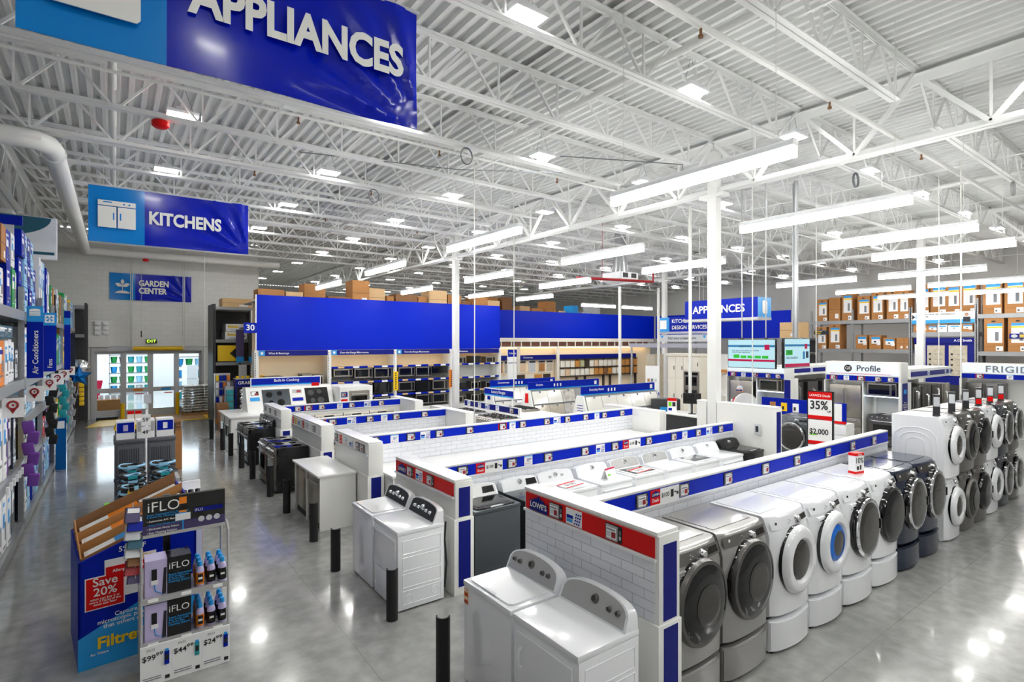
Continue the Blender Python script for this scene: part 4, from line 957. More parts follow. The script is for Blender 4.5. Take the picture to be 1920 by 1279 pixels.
# ================================================================ microwave gondola below the long blue panel
def gondola():
    bx = (4.08, 6.67, 9.38, 12.01, 14.67)
    t = thing('fascia_panel', 'long plain royal blue panel above the microwave shelves', 'panel', (4.08, 21, 2.8)); B('board', t, 0, 0, 0, 10.6, .05, 2.0, 'blue'); B('edge_trim', t, -.04, -.005, -.02, 0, .06, 2.0, 'laminate')
    t = thing('microwave_gondola', 'four-bay white gondola with cream back wall beneath the long blue panel', 'shelving', (0, 21, 0))
    for x in bx:
        b = MB(); b.box(x - .07, 0, 0, x + .07, .12, 2.8, 'laminate')
        for k in range(44): b.box(x - .05, -.002, .1 + k * .06, x - .02, 0, .13 + k * .06, 'charcoal')
        b.build('upright', t)
        B('side_panel', t, x - .02, .12, 0, x + .02, .75, 2.78, 'laminate')
    B('back_panel', t, 4.08, .75, 0, 14.67, .8, 4.7, 'cream'); B('top_deck', t, 4.08, .12, 4.55, 14.67, 2.3, 4.6, 'rack_grey')
    B('warm_lamp', t, 4.2, .3, 2.74, 14.5, .36, 2.76, 'warm_lamp')
    names = ('Wine & Beverage', 'Over-the-Range Microwaves', 'Over-the-Range Microwaves', 'Microwaves')
    for i in range(4):
        a, c = bx[i] + .07, bx[i + 1] - .07
        h = B('header_strip', t, a, -.03, 2.6, c, 0, 2.79, 'blue_dark', label='dark blue header strip'); B('icon_square', h, a, -.035, 2.6, a + .2, -.03, 2.79, 'blue_light'); B('icon', h, a + .06, -.04, 2.65, a + .14, -.035, 2.74, 'paper')
        text(h, names[i], .1, (a + .32, -.034, 2.69), 'letters', al='LEFT')
        if i:
            for z in (2.12, 1.52, .94):
                s = B('shelf', t, a, -.0, z - .03, c, .72, z, 'laminate'); B('price_rail', s, a, -.02, z - .05, c, 0, z + .03, 'blue_sign')
                for q in range(4): B('price_card', s, a + .25 + q * .6, -.025, z - .045, a + .5 + q * .6, -.02, z + .025, 'paper' if q % 2 else 'kraft_light')
            B('steel_panel', t, a, .7, .0, c, .74, 2.1, 'wall_grey')
        B('base', t, a, .02, 0, c, .7, .35, 'laminate')
    for k, (x, m, l) in enumerate(((9.38, 'yellow', 'tall narrow yellow sign on a post between microwave bays'), (12.01, 'orange', 'tall narrow orange sign on a post between microwave bays, beside the column'))):
        t = thing('post_sign', l, 'sign', (x, 20.94, 1.1)); B('board', t, -.1, 0, 0, .1, .03, .78, m); b = MB()
        for q in range(8): b.box(-.03, -.004, .06 + q * .09, .03, 0, .11 + q * .09, 'ink')
        b.build('print', t)
    row = {0: 'top', 1: 'middle', 2: 'lower'}
    for i in (1, 2, 3):
        a, c = bx[i] + .12, bx[i + 1] - .12
        for r, z in enumerate((2.07, 1.46, .88)):
            for q in range(3):
                x = a + (c - a) * (q + .5) / 3; h = (.4, .3, .38)[(q + i + r) % 3] if r == 0 else .4
                m = 'steel' if (i + q + r) % 4 else 'black_gloss'; bay = {1: 'left', 2: 'centre', 3: 'right'}[i]
                zz = z - h - .02 if i < 3 else (z + .06 if r == 0 else z - .5)
                if i == 3: h = .3 if q != 1 else .34
                microwave((x, 21.0, zz), f'{"stainless" if m == "steel" else "black"} microwave, {ORD[q]} in the {row[r]} row of the {bay} microwave bay', .74 if i < 3 else .52, h, .42, m, handle=(r > 0 and i < 3))
    for i, (x, w, h, s) in enumerate(((4.7, .56, 1.85, 0), (5.32, .56, 1.8, 1), (5.85, .36, 1.9, 0), (6.28, .36, 1.86, 1))):
        t = thing('beverage_cooler', f'steel and glass wine cooler under the cream wall, {ORD[i]} from the left', 'cooler', (x, 21.05, 0)); B('body', t, -w / 2, .03, 0, w / 2, .6, h, 'steel_dark')
        o = B('door', t, -w / 2, 0, .95, w / 2, .03, h - .02, 'steel'); B('door_glass', o, -w / 2 + .05, -.004, 1.0, w / 2 - .05, 0, h - .08, 'glass_dark'); o = B('door', t, -w / 2, 0, .06, w / 2, .03, .93, 'steel'); B('door_glass', o, -w / 2 + .05, -.004, .12, w / 2 - .05, 0, .86, 'glass_dark')
    rnd = random.Random(3); x = 4.2; i = 0
    W_ = [(.9, .45), (.62, .4), (.8, .75), (.9, .3), (.7, 1.0), (.75, .75), (.3, .45), (1.0, .55), (.4, .5), (.9, .8), (.7, .65), (.5, .4), (.75, .6), (.8, .5)]
    for w, h in W_:
        carton((x + w / 2, 21.25 + rnd.random() * .4, 4.6), w, .8, h, f'brown stock carton above the long blue panel, {ORD[i]} from the left', ('kraft', 'kraft_light', 'kraft', 'kraft_dark')[i % 4], 'ship'); x += w + .04 + rnd.random() * .06; i += 1
gondola()

# ================================================================ kitchen department: farther blue panel, sample doors, vignette
def kitchen_dept():
    t = thing('fascia_panel', 'farther plain blue panel above the warm lit kitchen department', 'panel', (14.85, 24, 3.33)); B('board', t, 0, 0, 0, 14.7, .05, 1.52, 'blue')
    t = thing('fascia_panel', 'blue panel returning towards the viewer behind the hanging appliance sign', 'panel', (29.6, 23.9, 3.33), R(-90)); B('board', t, 0, 0, 0, 9.1, .05, 1.52, 'blue'); [B('post', t, u, .06, -3.33, u + .1, .16, 1.4, 'rack_grey') for u in (.1, 3.0, 6.0, 8.9)]
    t = thing('kitchen_wall', 'cream kitchen department wall with a slotted top and cabinet door samples', 'partition', (0, 24, 0))
    B('beam', t, 14.9, 0, 3.12, 29.5, .1, 3.33, 'door_white'); B('back_cloth', t, 14.9, .5, 2.8, 29.5, .52, 3.3, 'copper_cloth')
    for i in range(21): B('mullion', t, 15.5 + i * .68, .0, 2.86, 15.55 + i * .68, .06, 3.12, 'door_white')
    B('wall_panel', t, 14.9, .3, 0, 29.5, .36, 2.86, 'cream'); B('ledge', t, 14.9, 0, 2.8, 29.5, .3, 2.86, 'door_white'); B('warm_lamp', t, 15, .1, 2.76, 29, .16, 2.79, 'warm_lamp')
    for a, c, s in ((15.4, 17.9, 'Kitchens'), (18.2, 20.8, 'Countertops'), (21.1, 27.8, '')):
        h = B('header_strip', t, a, .05, 2.1, c, .3, 2.36, 'blue_dark'); 
        if s: text(h, s, .13, (a + .2, .04, 2.23), 'letters', al='LEFT')
    for x in (15.2, 18.05, 20.95): B('post', t, x - .1, .0, 0, x + .1, .2, 2.8, 'door_white')
    for i, x in enumerate((15.7, 16.3, 16.9, 17.5, 18.5, 19.2, 19.9, 20.5)):
        p = B('photo_poster', t, x - .24, .24, 1.35, x + .24, .3, 2.05, 'paper'); B('photo', p, x - .22, .235, 1.4, x + .22, .24, 1.9, ('cream_dark', 'paper_grey', 'kraft', 'stone_beige')[i % 4]); B('caption', p, x - .22, .235, 1.92, x + .22, .24, 2.02, 'ink')
    for z in (2.04, 1.55, 1.03): B('shelf_rail', t, 21.1, .0, z, 27.9, .3, z + .05, 'door_espresso')
    for x in (22.6, 23.3, 24.9, 25.5, 27.9): B('shelf_post', t, x - .03, .13, 0, x + .03, .3, 2.1, 'door_espresso')
    dm = ['door_white', 'door_white', 'door_white', 'door_oak', 'door_sage', 'door_espresso', 'door_white', 'cream_dark', 'door_white', 'door_white', 'door_white', 'door_white', 'cream', 'door_oak', 'door_oak', 'kraft_dark', 'door_oak']
    k = 0
    nm = {'door_white': 'white', 'door_oak': 'oak', 'door_sage': 'sage green', 'door_espresso': 'espresso', 'cream_dark': 'beige', 'cream': 'cream', 'kraft_dark': 'brown'}
    for r, (z0, hh) in enumerate(((1.61, .4), (1.1, .4))):
        for i in range(17):
            m = dm[(i + 6 * r) % 17] if i < 13 else dm[i]
            t = thing('sample_door', f'{nm[m]} cabinet door sample, {ORD[i]} from the left in the {"upper" if r == 0 else "lower"} row', 'cabinet door', (21.35 + i * .4, 24.08, z0 - .005))
            MB().box(-.17, 0, 0, .17, .03, hh, m).build('panel', t); b = MB()
            for q in ((-.17, 0, -.12, hh), (.12, 0, .17, hh), (-.12, 0, .12, .05), (-.12, hh - .05, .12, hh)): b.box(q[0], -.008, q[1], q[2], 0, q[3], m)
            b.build('frame', t)
    for i in range(8):
        m = ('door_oak', 'door_oak', 'door_white', 'paper_grey', 'door_espresso', 'door_white', 'door_oak', 'door_espresso')[i]
        t = thing('sample_door', f'{nm.get(m, "grey")} cabinet door sample below the photo posters, {ORD[i]} from the left', 'cabinet door', (15.7 + i * .62, 23.95, 0)); B('panel', t, -.26, 0, .8, .26, .04, 1.28, m); B('stand', t, -.2, .01, 0, .2, .05, .8, 'door_white')
    t = thing('info_panel', 'white information panel with blue head at the end of the microwave bays', 'sign', (14.95, 20.7, 0)); B('board', t, -.02, 0, .3, .5, .06, 2.75, 'paper'); B('stand', t, .2, .01, 0, .28, .05, .3, 'rack_grey'); B('head', t, -.02, -.005, 2.4, .5, 0, 2.75, 'blue_sign'); text(t, 'Cabinets', .11, (.24, -.01, 2.57), 'letters'); B('rule', t, 0, -.005, 2.1, .48, 0, 2.13, 'blue_dark')
    # stock beyond the farther panel
    rnd = random.Random(5); i = 0
    rack((15.5, 27.5, 0), 13.5, (1.5, 3.0, 4.3), 4.3, 'tall stock rack behind the farther blue panel', 1.2, posts=(0, 2.7, 5.4, 8.1, 10.8, 13.5))
    for x, w, h, m in ((17.9, .6, .9, 'kraft'), (18.7, .8, 1.55, 'kraft'), (19.8, .75, 1.6, 'kraft_dark'), (21.2, .8, 1.1, 'kraft_light'), (22.3, .9, 1.0, 'kraft'), (23.4, .8, 1.5, 'kraft'), (24.4, .6, .9, 'kraft_light'), (25.6, .5, 1.3, 'blue_light'), (26.6, .7, .9, 'paper_grey'), (27.6, .8, 1.35, 'paper_grey')):
        carton((x, 27.55, 4.31), w, .9, h, f'stock carton on the tall rack behind the farther blue panel, {ORD[i]} from the left', m, 'ship'); i += 1
    # kitchen vignette
    t = thing('pantry_cabinet', 'tall cream pantry cabinet with crown moulding and built-in double oven', 'cabinet', (19.5, 15.1, 0), R(-90))
    B('body', t, 0, 0.02, 0, 1.62, .65, 2.5, 'door_white'); B('crown', t, -.06, -.06, 2.5, 1.7, .68, 2.62, 'door_white', .02)
    for a, c, z0, z1 in ((.02, .4, .1, 1.5), (.42, .8, .1, 1.5), (.02, .4, 1.53, 2.46), (.42, .8, 1.53, 2.46), (.84, 1.2, 1.88, 2.46), (1.22, 1.58, 1.88, 2.46), (.84, 1.58, .1, .6)):
        d_ = B('door', t, a, 0, z0, c, .02, z1, 'door_white', .004); B('handle', d_, c - .06, -.03, (z0 + z1) / 2 - .08, c - .045, 0, (z0 + z1) / 2 + .08, 'steel_dark')
    o = B('double_oven', t, .84, -.01, .64, 1.58, .02, 1.86, 'steel'); B('oven_window', o, .94, -.015, .72, 1.48, -.01, 1.1, 'glass_dark'); B('oven_window', o, .94, -.015, 1.28, 1.48, -.01, 1.64, 'glass_dark'); B('control_panel', o, .9, -.015, 1.72, 1.52, -.01, 1.82, 'black_gloss')
    t = thing('pantry_cabinet', 'tall greige cabinet with a glass-front niche left of the cream pantry', 'cabinet', (19.9, 16.6, 0), R(-90)); B('body', t, 0, .02, 0, .5, .6, 2.55, 'stone_beige'); B('door', t, .02, 0, .1, .48, .02, 1.3, 'stone_beige', .004); B('door', t, .02, 0, 1.9, .48, .02, 2.5, 'stone_beige', .004); B('niche', t, .1, -.005, 1.35, .48, .02, 1.85, 'door_espresso')
    t = thing('range_hood_wall', 'white tiled kitchen display wall with a wood trimmed hood', 'partition', (20.1, 13.4, 0), R(-90)); B('wall', t, 0, .5, 0, 2.3, .6, 2.6, 'paint_white'); B('hood', t, .3, .1, 1.95, 1.2, .5, 2.6, 'paint_white'); B('wood_trim', t, .28, .08, 1.85, 1.22, .5, 1.97, 'door_oak'); B('counter', t, 0, -.1, .88, 2.3, .5, .92, 'counter'); B('base_cabinet', t, 0, -.06, 0, 2.3, .5, .88, 'door_white')
    t = thing('info_panel', 'white information panel with blue foot beside the cream pantry', 'sign', (16.4, 13.4, 0), R(-50)); B('board', t, -.25, 0, .4, .25, .06, 2.2, 'paper'); B('stand', t, -.04, .01, 0, .04, .05, .4, 'rack_grey'); B('foot', t, -.25, -.004, .4, .25, 0, 1.2, 'blue_sign'); b = MB()
    for q in range(3): b.box(-.18 + q * .13, -.004, 1.6, -.1 + q * .13, 0, 1.72, ('kraft', 'ink_grey', 'paper_grey')[q])
    b.build('pictures', t)
    # dark dining furniture silhouettes
    for i, (x, y) in enumerate(((16.0, 16.6), (17.2, 16.0), (15.3, 17.6))):
        t = thing('office_chair', f'black office chair in the kitchen design area, {ORD[i]} from the right' if i else 'black office chair in the kitchen design area nearest the pantry', 'chair', (x, y, 0), R(30 * i)); MB().box(-.25, -.24, .44, .25, .24, .52, 'black_matte').build('seat', t, bev=.03); MB().box(-.24, .2, .6, .24, .27, 1.15, 'black_matte').build('backrest', t, bev=.03)
        MB().cyl((0, 0, .08), (0, 0, .44), .03, 'steel_dark').build('column', t); b = MB()
        for a in range(5): b.rod((0, 0, .09), (.28 * math.cos(a * 1.257), .28 * math.sin(a * 1.257), .05), .04, .03, 'black_matte'); b.cyl((.28 * math.cos(a * 1.257), .28 * math.sin(a * 1.257), 0), (.28 * math.cos(a * 1.257), .28 * math.sin(a * 1.257), .05), .025, 'black', 8)
        b.build('base', t)
kitchen_dept()

# ================================================================ built-in cooking counter, luxury ranges, stone displays
def cooking():
    t = thing('cooktop_counter', 'white L-shaped built-in cooking counter with a rounded corner at the aisle', 'counter', (0, 0, 0))
    MB().prism([(2.66, 17.45), (3.6, 17.45), (3.6, 18.0), (6.0, 18.0), (6.0, 19.5), (2.66, 19.5)], .88, .92, 'counter', 'z').build('top', t, bev=.004)
    MB().prism([(2.72, 17.5), (3.55, 17.5), (3.55, 18.05), (5.95, 18.05), (5.95, 19.45), (2.72, 19.45)], 0, .88, 'laminate', 'z').build('body', t)
    o = B('oven_front', t, 2.7, 17.75, .2, 2.72, 18.4, .82, 'steel'); B('oven_window', o, 2.69, 17.85, .3, 2.7, 18.3, .62, 'glass_dark'); o = B('oven_front', t, 2.7, 18.6, .2, 2.72, 19.3, .82, 'steel'); B('oven_window', o, 2.69, 18.7, .3, 2.7, 19.2, .62, 'glass_dark')
    t = thing('cooktop_stand', 'sloping white stand showing three upright glass cooktops', 'display stand', (0, 18.35, .92))
    MB().prism([(0, 0), (.4, .72), (.9, .72), (1.0, 0)], 3.32, 6.0, 'laminate', 'x').build('body', t)
    def on(x, u, s): return (x, .4 * u + -.006 * 1, .72 * u)
    def slab(b, x0, x1, u0, u1, m, k=.008): b.add([(x0, .4 * u0 - k, .72 * u0), (x1, .4 * u0 - k, .72 * u0), (x1, .4 * u1 - k, .72 * u1), (x0, .4 * u1 - k, .72 * u1), (x0, .4 * u0, .72 * u0), (x1, .4 * u0, .72 * u0), (x1, .4 * u1, .72 * u1), (x0, .4 * u1, .72 * u1)], [(0, 1, 2, 3), (0, 4, 5, 1), (1, 5, 6, 2), (2, 6, 7, 3), (3, 7, 4, 0)], m)
    for x0, x1, m in ((3.78, 4.62, 'slate'), (5.1, 5.85, 'black_gloss')):
        b = MB(); slab(b, x0, x1, .12, .9, m)
        q = Matrix.Translation((0, 0, 0))
        for fx, fu, r in ((.25, .68, .1), (.62, .72, .08), (.3, .34, .08), (.65, .34, .11)):
            cx = x0 + (x1 - x0) * fx; n = 20; v = []
            for a in range(n): t_ = 2 * math.pi * a / n; uu = fu + r * math.sin(t_) / .82; v.append((cx + r * math.cos(t_), .4 * uu - .0095, .72 * uu))
            b.add(v, [tuple(range(n))], 'black_gloss' if m == 'slate' else 'charcoal')
        b.build('glass_cooktop', t)
    b = MB(); slab(b, 3.4, 3.72, .5, .9, 'paper'); slab(b, 3.45, 3.68, .68, .85, 'black', .012); slab(b, 3.47, 3.6, .7, .83, 'paper', .014); slab(b, 3.56, 3.66, .7, .78, 'red_dark', .016); slab(b, 3.42, 3.7, .45, .6, 'blue_light', .012); b.build('price_tag', t)
    b = MB(); slab(b, 4.72, 5.0, .7, .86, 'silver_light', .012); slab(b, 4.84, 4.97, .72, .82, 'red_dark', .014); slab(b, 4.68, 5.02, .36, .5, 'blue_sign', .012); b.build('price_tag', t)
    B('red_topper', t, 5.35, .39, .66, 5.6, .4, .82, 'red')
    t = thing('hanging_header', 'blue header sign reading Built-In Cooking above the sloping cooktop stand', 'sign', (0, 18.95, 0)); B('board', t, 3.5, 0, 1.66, 5.72, .04, 1.95, 'paper', .004); o = B('face', t, 3.53, -.006, 1.7, 5.69, 0, 1.92, 'blue_sign'); B('lower_edge', o, 3.53, -.008, 1.68, 5.69, -.004, 1.72, 'blue_light'); text(o, 'Built-In Cooking', .12, (4.6, -.012, 1.84), 'letters'); 
    for x in (3.6, 5.6): B('post', t, x - .02, .01, .921, x + .02, .03, 1.66, 'laminate')
    t = thing('oven_cabinet', 'white cabinet with a built-in steel wall oven right of the cooktop stand', 'cabinet', (0, 18.0, 0)); B('body', t, 6.06, 0, 0, 7.2, 1.3, 1.6, 'laminate', .004); o = B('wall_oven', t, 6.38, -.02, 1.02, 7.08, 0, 1.45, 'steel'); B('oven_window', o, 6.45, -.024, 1.05, 7.0, -.02, 1.28, 'glass_dark'); MB().tube([(6.45, -.02, 1.34), (6.45, -.06, 1.34), (7.0, -.06, 1.34), (7.0, -.02, 1.34)], .012, 'steel_bright', 6).build('handle', o)
    b = MB(); b.box(6.1, -.01, 1.25, 6.32, 0, 1.42, 'blue_dark').box(6.12, -.013, 1.28, 6.26, -.01, 1.39, 'silver_light').box(6.2, -.015, 1.3, 6.25, -.013, 1.36, 'red_dark').box(6.1, -.01, 1.1, 6.32, 0, 1.18, 'red'); b.build('price_tag', t)
    # luxury ranges facing the aisle side (-x)
    X = 8.62
    for i, (y, w, l) in enumerate(((14.6, 1.2, 'wide stainless gas range with black grates, farther of the two'), (12.95, 1.2, 'wide stainless gas range with gold knobs, nearer of the two'))):
        kitchen_range((X, y, 0), l, 'steel_dark', 'steel', w, .7, .93, R(-90), knobs=9 if i else 7, top='grate', name='gas_range', low=False)
    t = thing('range_counter', 'white counter island behind the two wide gas ranges', 'counter', (0, 0, 0)); MB().box(9.36, 12.3, 0, 10.7, 15.6, .9, 'laminate').build('body', t); B('top', t, 9.34, 12.2, .9, 10.85, 15.65, .94, 'counter', .004); B('divider', t, 8.66, 13.62, 0, 9.35, 13.92, .92, 'laminate')
    t = thing('rangetop', 'stainless gas rangetop on the white island beside the red-topped stone display', 'cooktop', (10.15, 13.7, .941), R(-90)); MB().box(-.5, 0, 0, .5, .6, .07, 'steel').build('body', t, bev=.004); b = MB()
    for k in range(9): b.box(-.46 + k * .11, .06, .08, -.44 + k * .11, .56, .1, 'iron')
    for k in (.08, .3, .54): b.box(-.47, k, .07, .47, k + .012, .095, 'iron')
    b.build('grate', t)
    t = thing('price_rail', 'sloping blue price rail behind the two wide gas ranges', 'sign', (9.45, 15.6, .941), R(-90)); B('board', t, 0, 0, 0, 3.1, .05, .24, 'laminate'); B('strip', t, .03, -.006, .05, 3.0, 0, .22, 'blue_dark')
    for u, k in ((.3, 'p'), (.95, 'p'), (1.4, 's'), (1.95, 'p'), (2.7, 't')): b = MB(); n = tag_piece(b, k, 0, .055, .215, -.006); b.build(n, t, loc=(u, 0, 0))
    t = thing('header_sign', 'blue header sign reading Luxury Ranges above the gas range island', 'sign', (9.75, 14.85, 0), R(-90)); B('board', t, 0, 0, 1.36, 1.65, .04, 1.62, 'paper', .004); o = B('face', t, .02, -.006, 1.41, 1.63, 0, 1.6, 'blue_sign'); B('lower_edge', o, .02, -.008, 1.39, 1.63, -.004, 1.43, 'blue_light'); text(o, 'Luxury Ranges', .13, (.82, -.012, 1.52), 'letters'); B('post', t, .1, .01, .941, .14, .03, 1.36, 'laminate'); B('post', t, 1.5, .01, .941, 1.54, .03, 1.36, 'laminate')
    # stone A-frames
    spec = [(16.2, 10.9, 13.9, 1.72, 'farthest', 'blue_sign', ['stone_white', 'stone_white', 'stone_white', 'stone_grey', 'stone_beige'], ['stone_white', 'stone_white', 'stone_beige', 'stone_white', 'stone_grey'], 'Countertops'),
            (14.3, 11.15, 14.4, 1.75, 'middle', 'red', ['stone_white', 'stone_white', 'stone_veined', 'stone_grey', 'stone_grey'], ['stone_beige', 'stone_beige', 'stone_veined', 'stone_white', 'stone_beige'], 'Granite'),
            (11.9, 11.3, 14.6, 1.75, 'nearest', 'paper', ['stone_white', 'stone_white', 'stone_white', 'stone_white', 'stone_white'], ['stone_white', 'stone_white', 'stone_beige', 'stone_white', 'stone_grey'], 'Everyday Stone')]
    for y, xa, xb, zt, nm, pl, t1, t2, hd in spec:
        t = thing('stone_display', f'A-frame of sample stone slabs with blue header, {nm} of three', 'display stand', (0, y, 0)); za = zt - .26
        for x in (xa - .06, xb):
            MB().prism([(-.62, 0), (-.14, za), (.14, za), (.62, 0)], x, x + .05, 'laminate' if x < xb else 'paper_grey', 'x').build('end_panel', t)
        MB().prism([(-.6, 0), (-.12, za), (.12, za), (.6, 0)], xa + .02, xb - .02, 'ink_grey', 'x').build('frame', t)
        h = MB().box(xa, -.03, za + .03, xb + .04, .03, zt, 'blue_sign').box(xa - .01, -.033, za + .005, xb + .05, .033, za + .035, 'blue_light').build('header_board', t); text(h, hd, .1, (xa + .3, -.036, zt - .1), 'letters', al='LEFT'); b = MB()
        for q in range(3): b.box(xa + 1.1 + q * .14, -.033, za + .08, xa + 1.16 + q * .14, -.03, za + .18, 'letters')
        b.box(xb - .2, -.033, za + .07, xb - .08, -.03, za + .2, 'letters'); b.build('icon', h)
        sl = lambda z, k: (-.6 + .48 * z / za - k)
        for r, (z0, z1, ms) in enumerate(((za - .45, za - .04, t1), (za - .93, za - .5, t2), (za - 1.4, za - .98, t2[::-1]))):
            if z0 < 0: z0 = .02
            n = len(ms); w = (xb - xa - .06) / n
            for i, m in enumerate(ms):
                x0 = xa + .03 + i * w; b = MB()
                b.add([(x0, sl(z0, .03), z0), (x0 + w - .015, sl(z0, .03), z0), (x0 + w - .015, sl(z1, .03), z1), (x0, sl(z1, .03), z1), (x0, sl(z0, 0), z0), (x0 + w - .015, sl(z0, 0), z0), (x0 + w - .015, sl(z1, 0), z1), (x0, sl(z1, 0), z1)], [(0, 1, 2, 3), (0, 4, 5, 1), (1, 5, 6, 2), (2, 6, 7, 3), (3, 7, 4, 0)], m)
                o = b.build('stone_slab', t)
                if r < 2: MB().lathe([(.001, -.03), (.03, -.03), (.034, 0), (.001, 0)], 'chrome', 12, (x0 + w * .5, sl(z1 - .03, .03), z1 - .03)).build('clip', o)
        if pl != 'paper':
            p = MB().prism([(-.1, za - .42), (-.07, za - .1), (.07, za - .1), (.1, za - .42)], xa - .07, xa - .06, pl, 'x').build('plaque', t)
        else:
            b = MB()
            for q in range(3): b.box(xa - .064, -.16 + q * .13, za - .75, xa - .06, -.1 + q * .13, za - .7, 'ink_grey'); b.box(xa - .064, -.14, za - .3 - q * .08, xa - .06, .12, za - .28 - q * .08, 'blue_sign')
            b.build('print', t)
cooking()

# ================================================================ service desk, person, screens
def desk():
    t = thing('service_desk', 'white topped service desk with a dark grey front', 'desk', (12.6, 9.95, 0), R(-90)); MB().box(0, 0, 1.06, 1.35, .75, 1.1, 'counter').build('top', t, bev=.004); B('front_panel', t, .04, .05, 0, 1.32, .1, 1.06, 'charcoal'); B('side_panel', t, 0, .02, 0, .04, .72, 1.06, 'laminate'); B('side_panel', t, 1.31, .02, 0, 1.35, .72, 1.06, 'laminate')
    t = thing('monitor', 'black computer monitor standing on the service desk', 'monitor', (12.95, 9.2, 1.1), R(-60)); MB().box(-.24, 0, .28, .24, .03, .58, 'black').build('screen_back', t, bev=.01); B('screen', t, -.22, .03, .3, .22, .034, .56, 'screen_ink'); B('stem', t, -.02, 0, .01, .02, .03, .3, 'black'); B('foot', t, -.1, -.07, 0, .1, .1, .012, 'black')
    t = thing('desk_phone', 'black desk phone beside the monitor', 'phone', (12.85, 8.82, 1.1), R(-50)); MB().prism([(-.1, 0), (.1, 0), (.1, .09), (-.1, .03)], -.09, .09, 'black', 'x').build('base', t, bev=.006); MB().box(-.09, -.08, .06, -.04, .1, .11, 'black').build('handset', t, bev=.012)
    t = thing('desk_sign', 'small white sign with red header and green offer on the service desk', 'sign', (12.75, 9.72, 1.1), R(-70)); B('board', t, -.13, 0, 0, .13, .015, .4, 'paper'); B('red_header', t, -.13, -.004, .33, .13, 0, .41, 'red'); B('green_block', t, -.1, -.003, .18, -.01, 0, .3, 'lime'); B('dark_block', t, .01, -.003, .18, .1, 0, .3, 'ink'); B('blue_block', t, -.1, -.003, .06, 0, 0, .13, 'blue_sign')
    t = thing('trash_bin', 'black panelled cabinet behind the service desk sign', 'cabinet', (14.4, 11.2, 0), R(-40)); MB().box(-.45, 0, 0, .45, .5, 1.25, 'charcoal').build('body', t, bev=.01); B('label_card', t, -.2, -.004, .8, .1, 0, 1.0, 'blue_light')
    t = thing('counter_box', 'small box with green and white picture standing by the column', 'box', (13.1, 8.75, 1.1), R(-36)); B('box', t, -.1, 0, 0, .1, .1, .3, 'blue_sign'); B('picture', t, -.1, -.003, .14, .1, 0, .3, 'yellow')
    # associate behind the counter
    t = thing('person', 'man in a red vest with mirrored sunglasses and a cap behind the counter', 'person', (14.75, 8.85, 0), R(-70))
    def ell(cx, cy, z, rx, ry, n=20): return [(cx + rx * math.cos(2 * math.pi * i / n), cy + ry * math.sin(2 * math.pi * i / n), z) for i in range(n)]
    b = MB()   # legs, torso, neck and head, front faces -y
    for s in (-1, 1): b.loft([ell(s * .1, -.03, .0, .05, .12, 12), ell(s * .1, 0, .08, .05, .06, 12), ell(s * .1, 0, .5, .065, .07, 12), ell(s * .095, 0, .9, .09, .1, 12)], 'ink')
    b.loft([ell(0, 0, .86, .17, .11), ell(0, 0, 1.0, .165, .11), ell(0, 0, 1.2, .18, .12), ell(0, 0, 1.38, .2, .115), ell(0, 0, 1.46, .16, .09), ell(0, 0, 1.5, .06, .06)], 'plastic_white')
    b.loft([ell(0, 0, 1.48, .056, .058), ell(0, -.01, 1.56, .054, .056), ell(0, -.02, 1.575, .058, .075), ell(0, -.02, 1.62, .07, .09), ell(0, -.015, 1.69, .077, .098), ell(0, -.01, 1.76, .074, .092), ell(0, 0, 1.8, .05, .065), ell(0, 0, 1.815, .01, .01)], 'skin')
    b.loft([ell(0, -.115, 1.655, .012, .012, 8), ell(0, -.125, 1.665, .016, .018, 8), ell(0, -.108, 1.71, .01, .012, 8)], 'skin')
    for s in (-1, 1):
        b.cyl((s * .075, -.005, 1.66), (s * .088, 0, 1.7), .02, 'skin', 10)
        b.tube([(s * .19, 0, 1.42), (s * .24, -.02, 1.2), (s * .25, -.04, 1.12)], .055, 'plastic_white', 12); b.tube([(s * .25, -.04, 1.14), (s * .2, -.24, 1.08), (s * .16, -.3, 1.08)], .038, 'skin', 12)
        for f in range(4): b.tube([(s * (.13 + f * .018), -.31, 1.08), (s * (.13 + f * .018), -.36, 1.075), (s * (.13 + f * .018), -.385, 1.06)], .009, 'skin', 6)
        b.tube([(s * .14, -.29, 1.08), (s * .1, -.32, 1.075)], .01, 'skin', 6); b.box(s * .16 - .04, -.33, 1.065, s * .16 + .04, -.28, 1.095, 'skin')
    b.box(-.028, -.116, 1.618, .028, -.108, 1.626, 'red_dark'); b.build('body', t)
    MB().loft([ell(0, 0, .95, .185, .125), ell(0, 0, 1.2, .195, .135), ell(0, 0, 1.38, .212, .128), ell(0, 0, 1.47, .165, .1)], 'red', cap=False).build('vest', t)
    MB().loft([ell(0, -.02, 1.58, .06, .083), ell(0, -.026, 1.61, .072, .096), ell(0, -.02, 1.64, .076, .1)], 'hair_grey', cap=False).build('beard', t)
    MB().loft([ell(0, -.0, 1.725, .082, .102), ell(0, 0, 1.77, .08, .1), ell(0, 0, 1.82, .05, .065), ell(0, 0, 1.83, .005, .005)], 'paper_grey').box(-.07, -.19, 1.73, .07, -.09, 1.74, 'paper_grey').build('cap', t)
    MB().box(-.08, -.122, 1.678, -.006, -.104, 1.715, 'lens_blue').box(.006, -.122, 1.678, .08, -.104, 1.715, 'lens_blue').box(-.08, -.12, 1.7, .08, -.112, 1.708, 'black').build('sunglasses', t)
    for s in (-1, 1): MB().tube([(s * .05, -.085, 1.47), (s * .03, -.14, 1.3), (0, -.145, 1.15)], .005, 'paper', 5).build('lanyard', t)
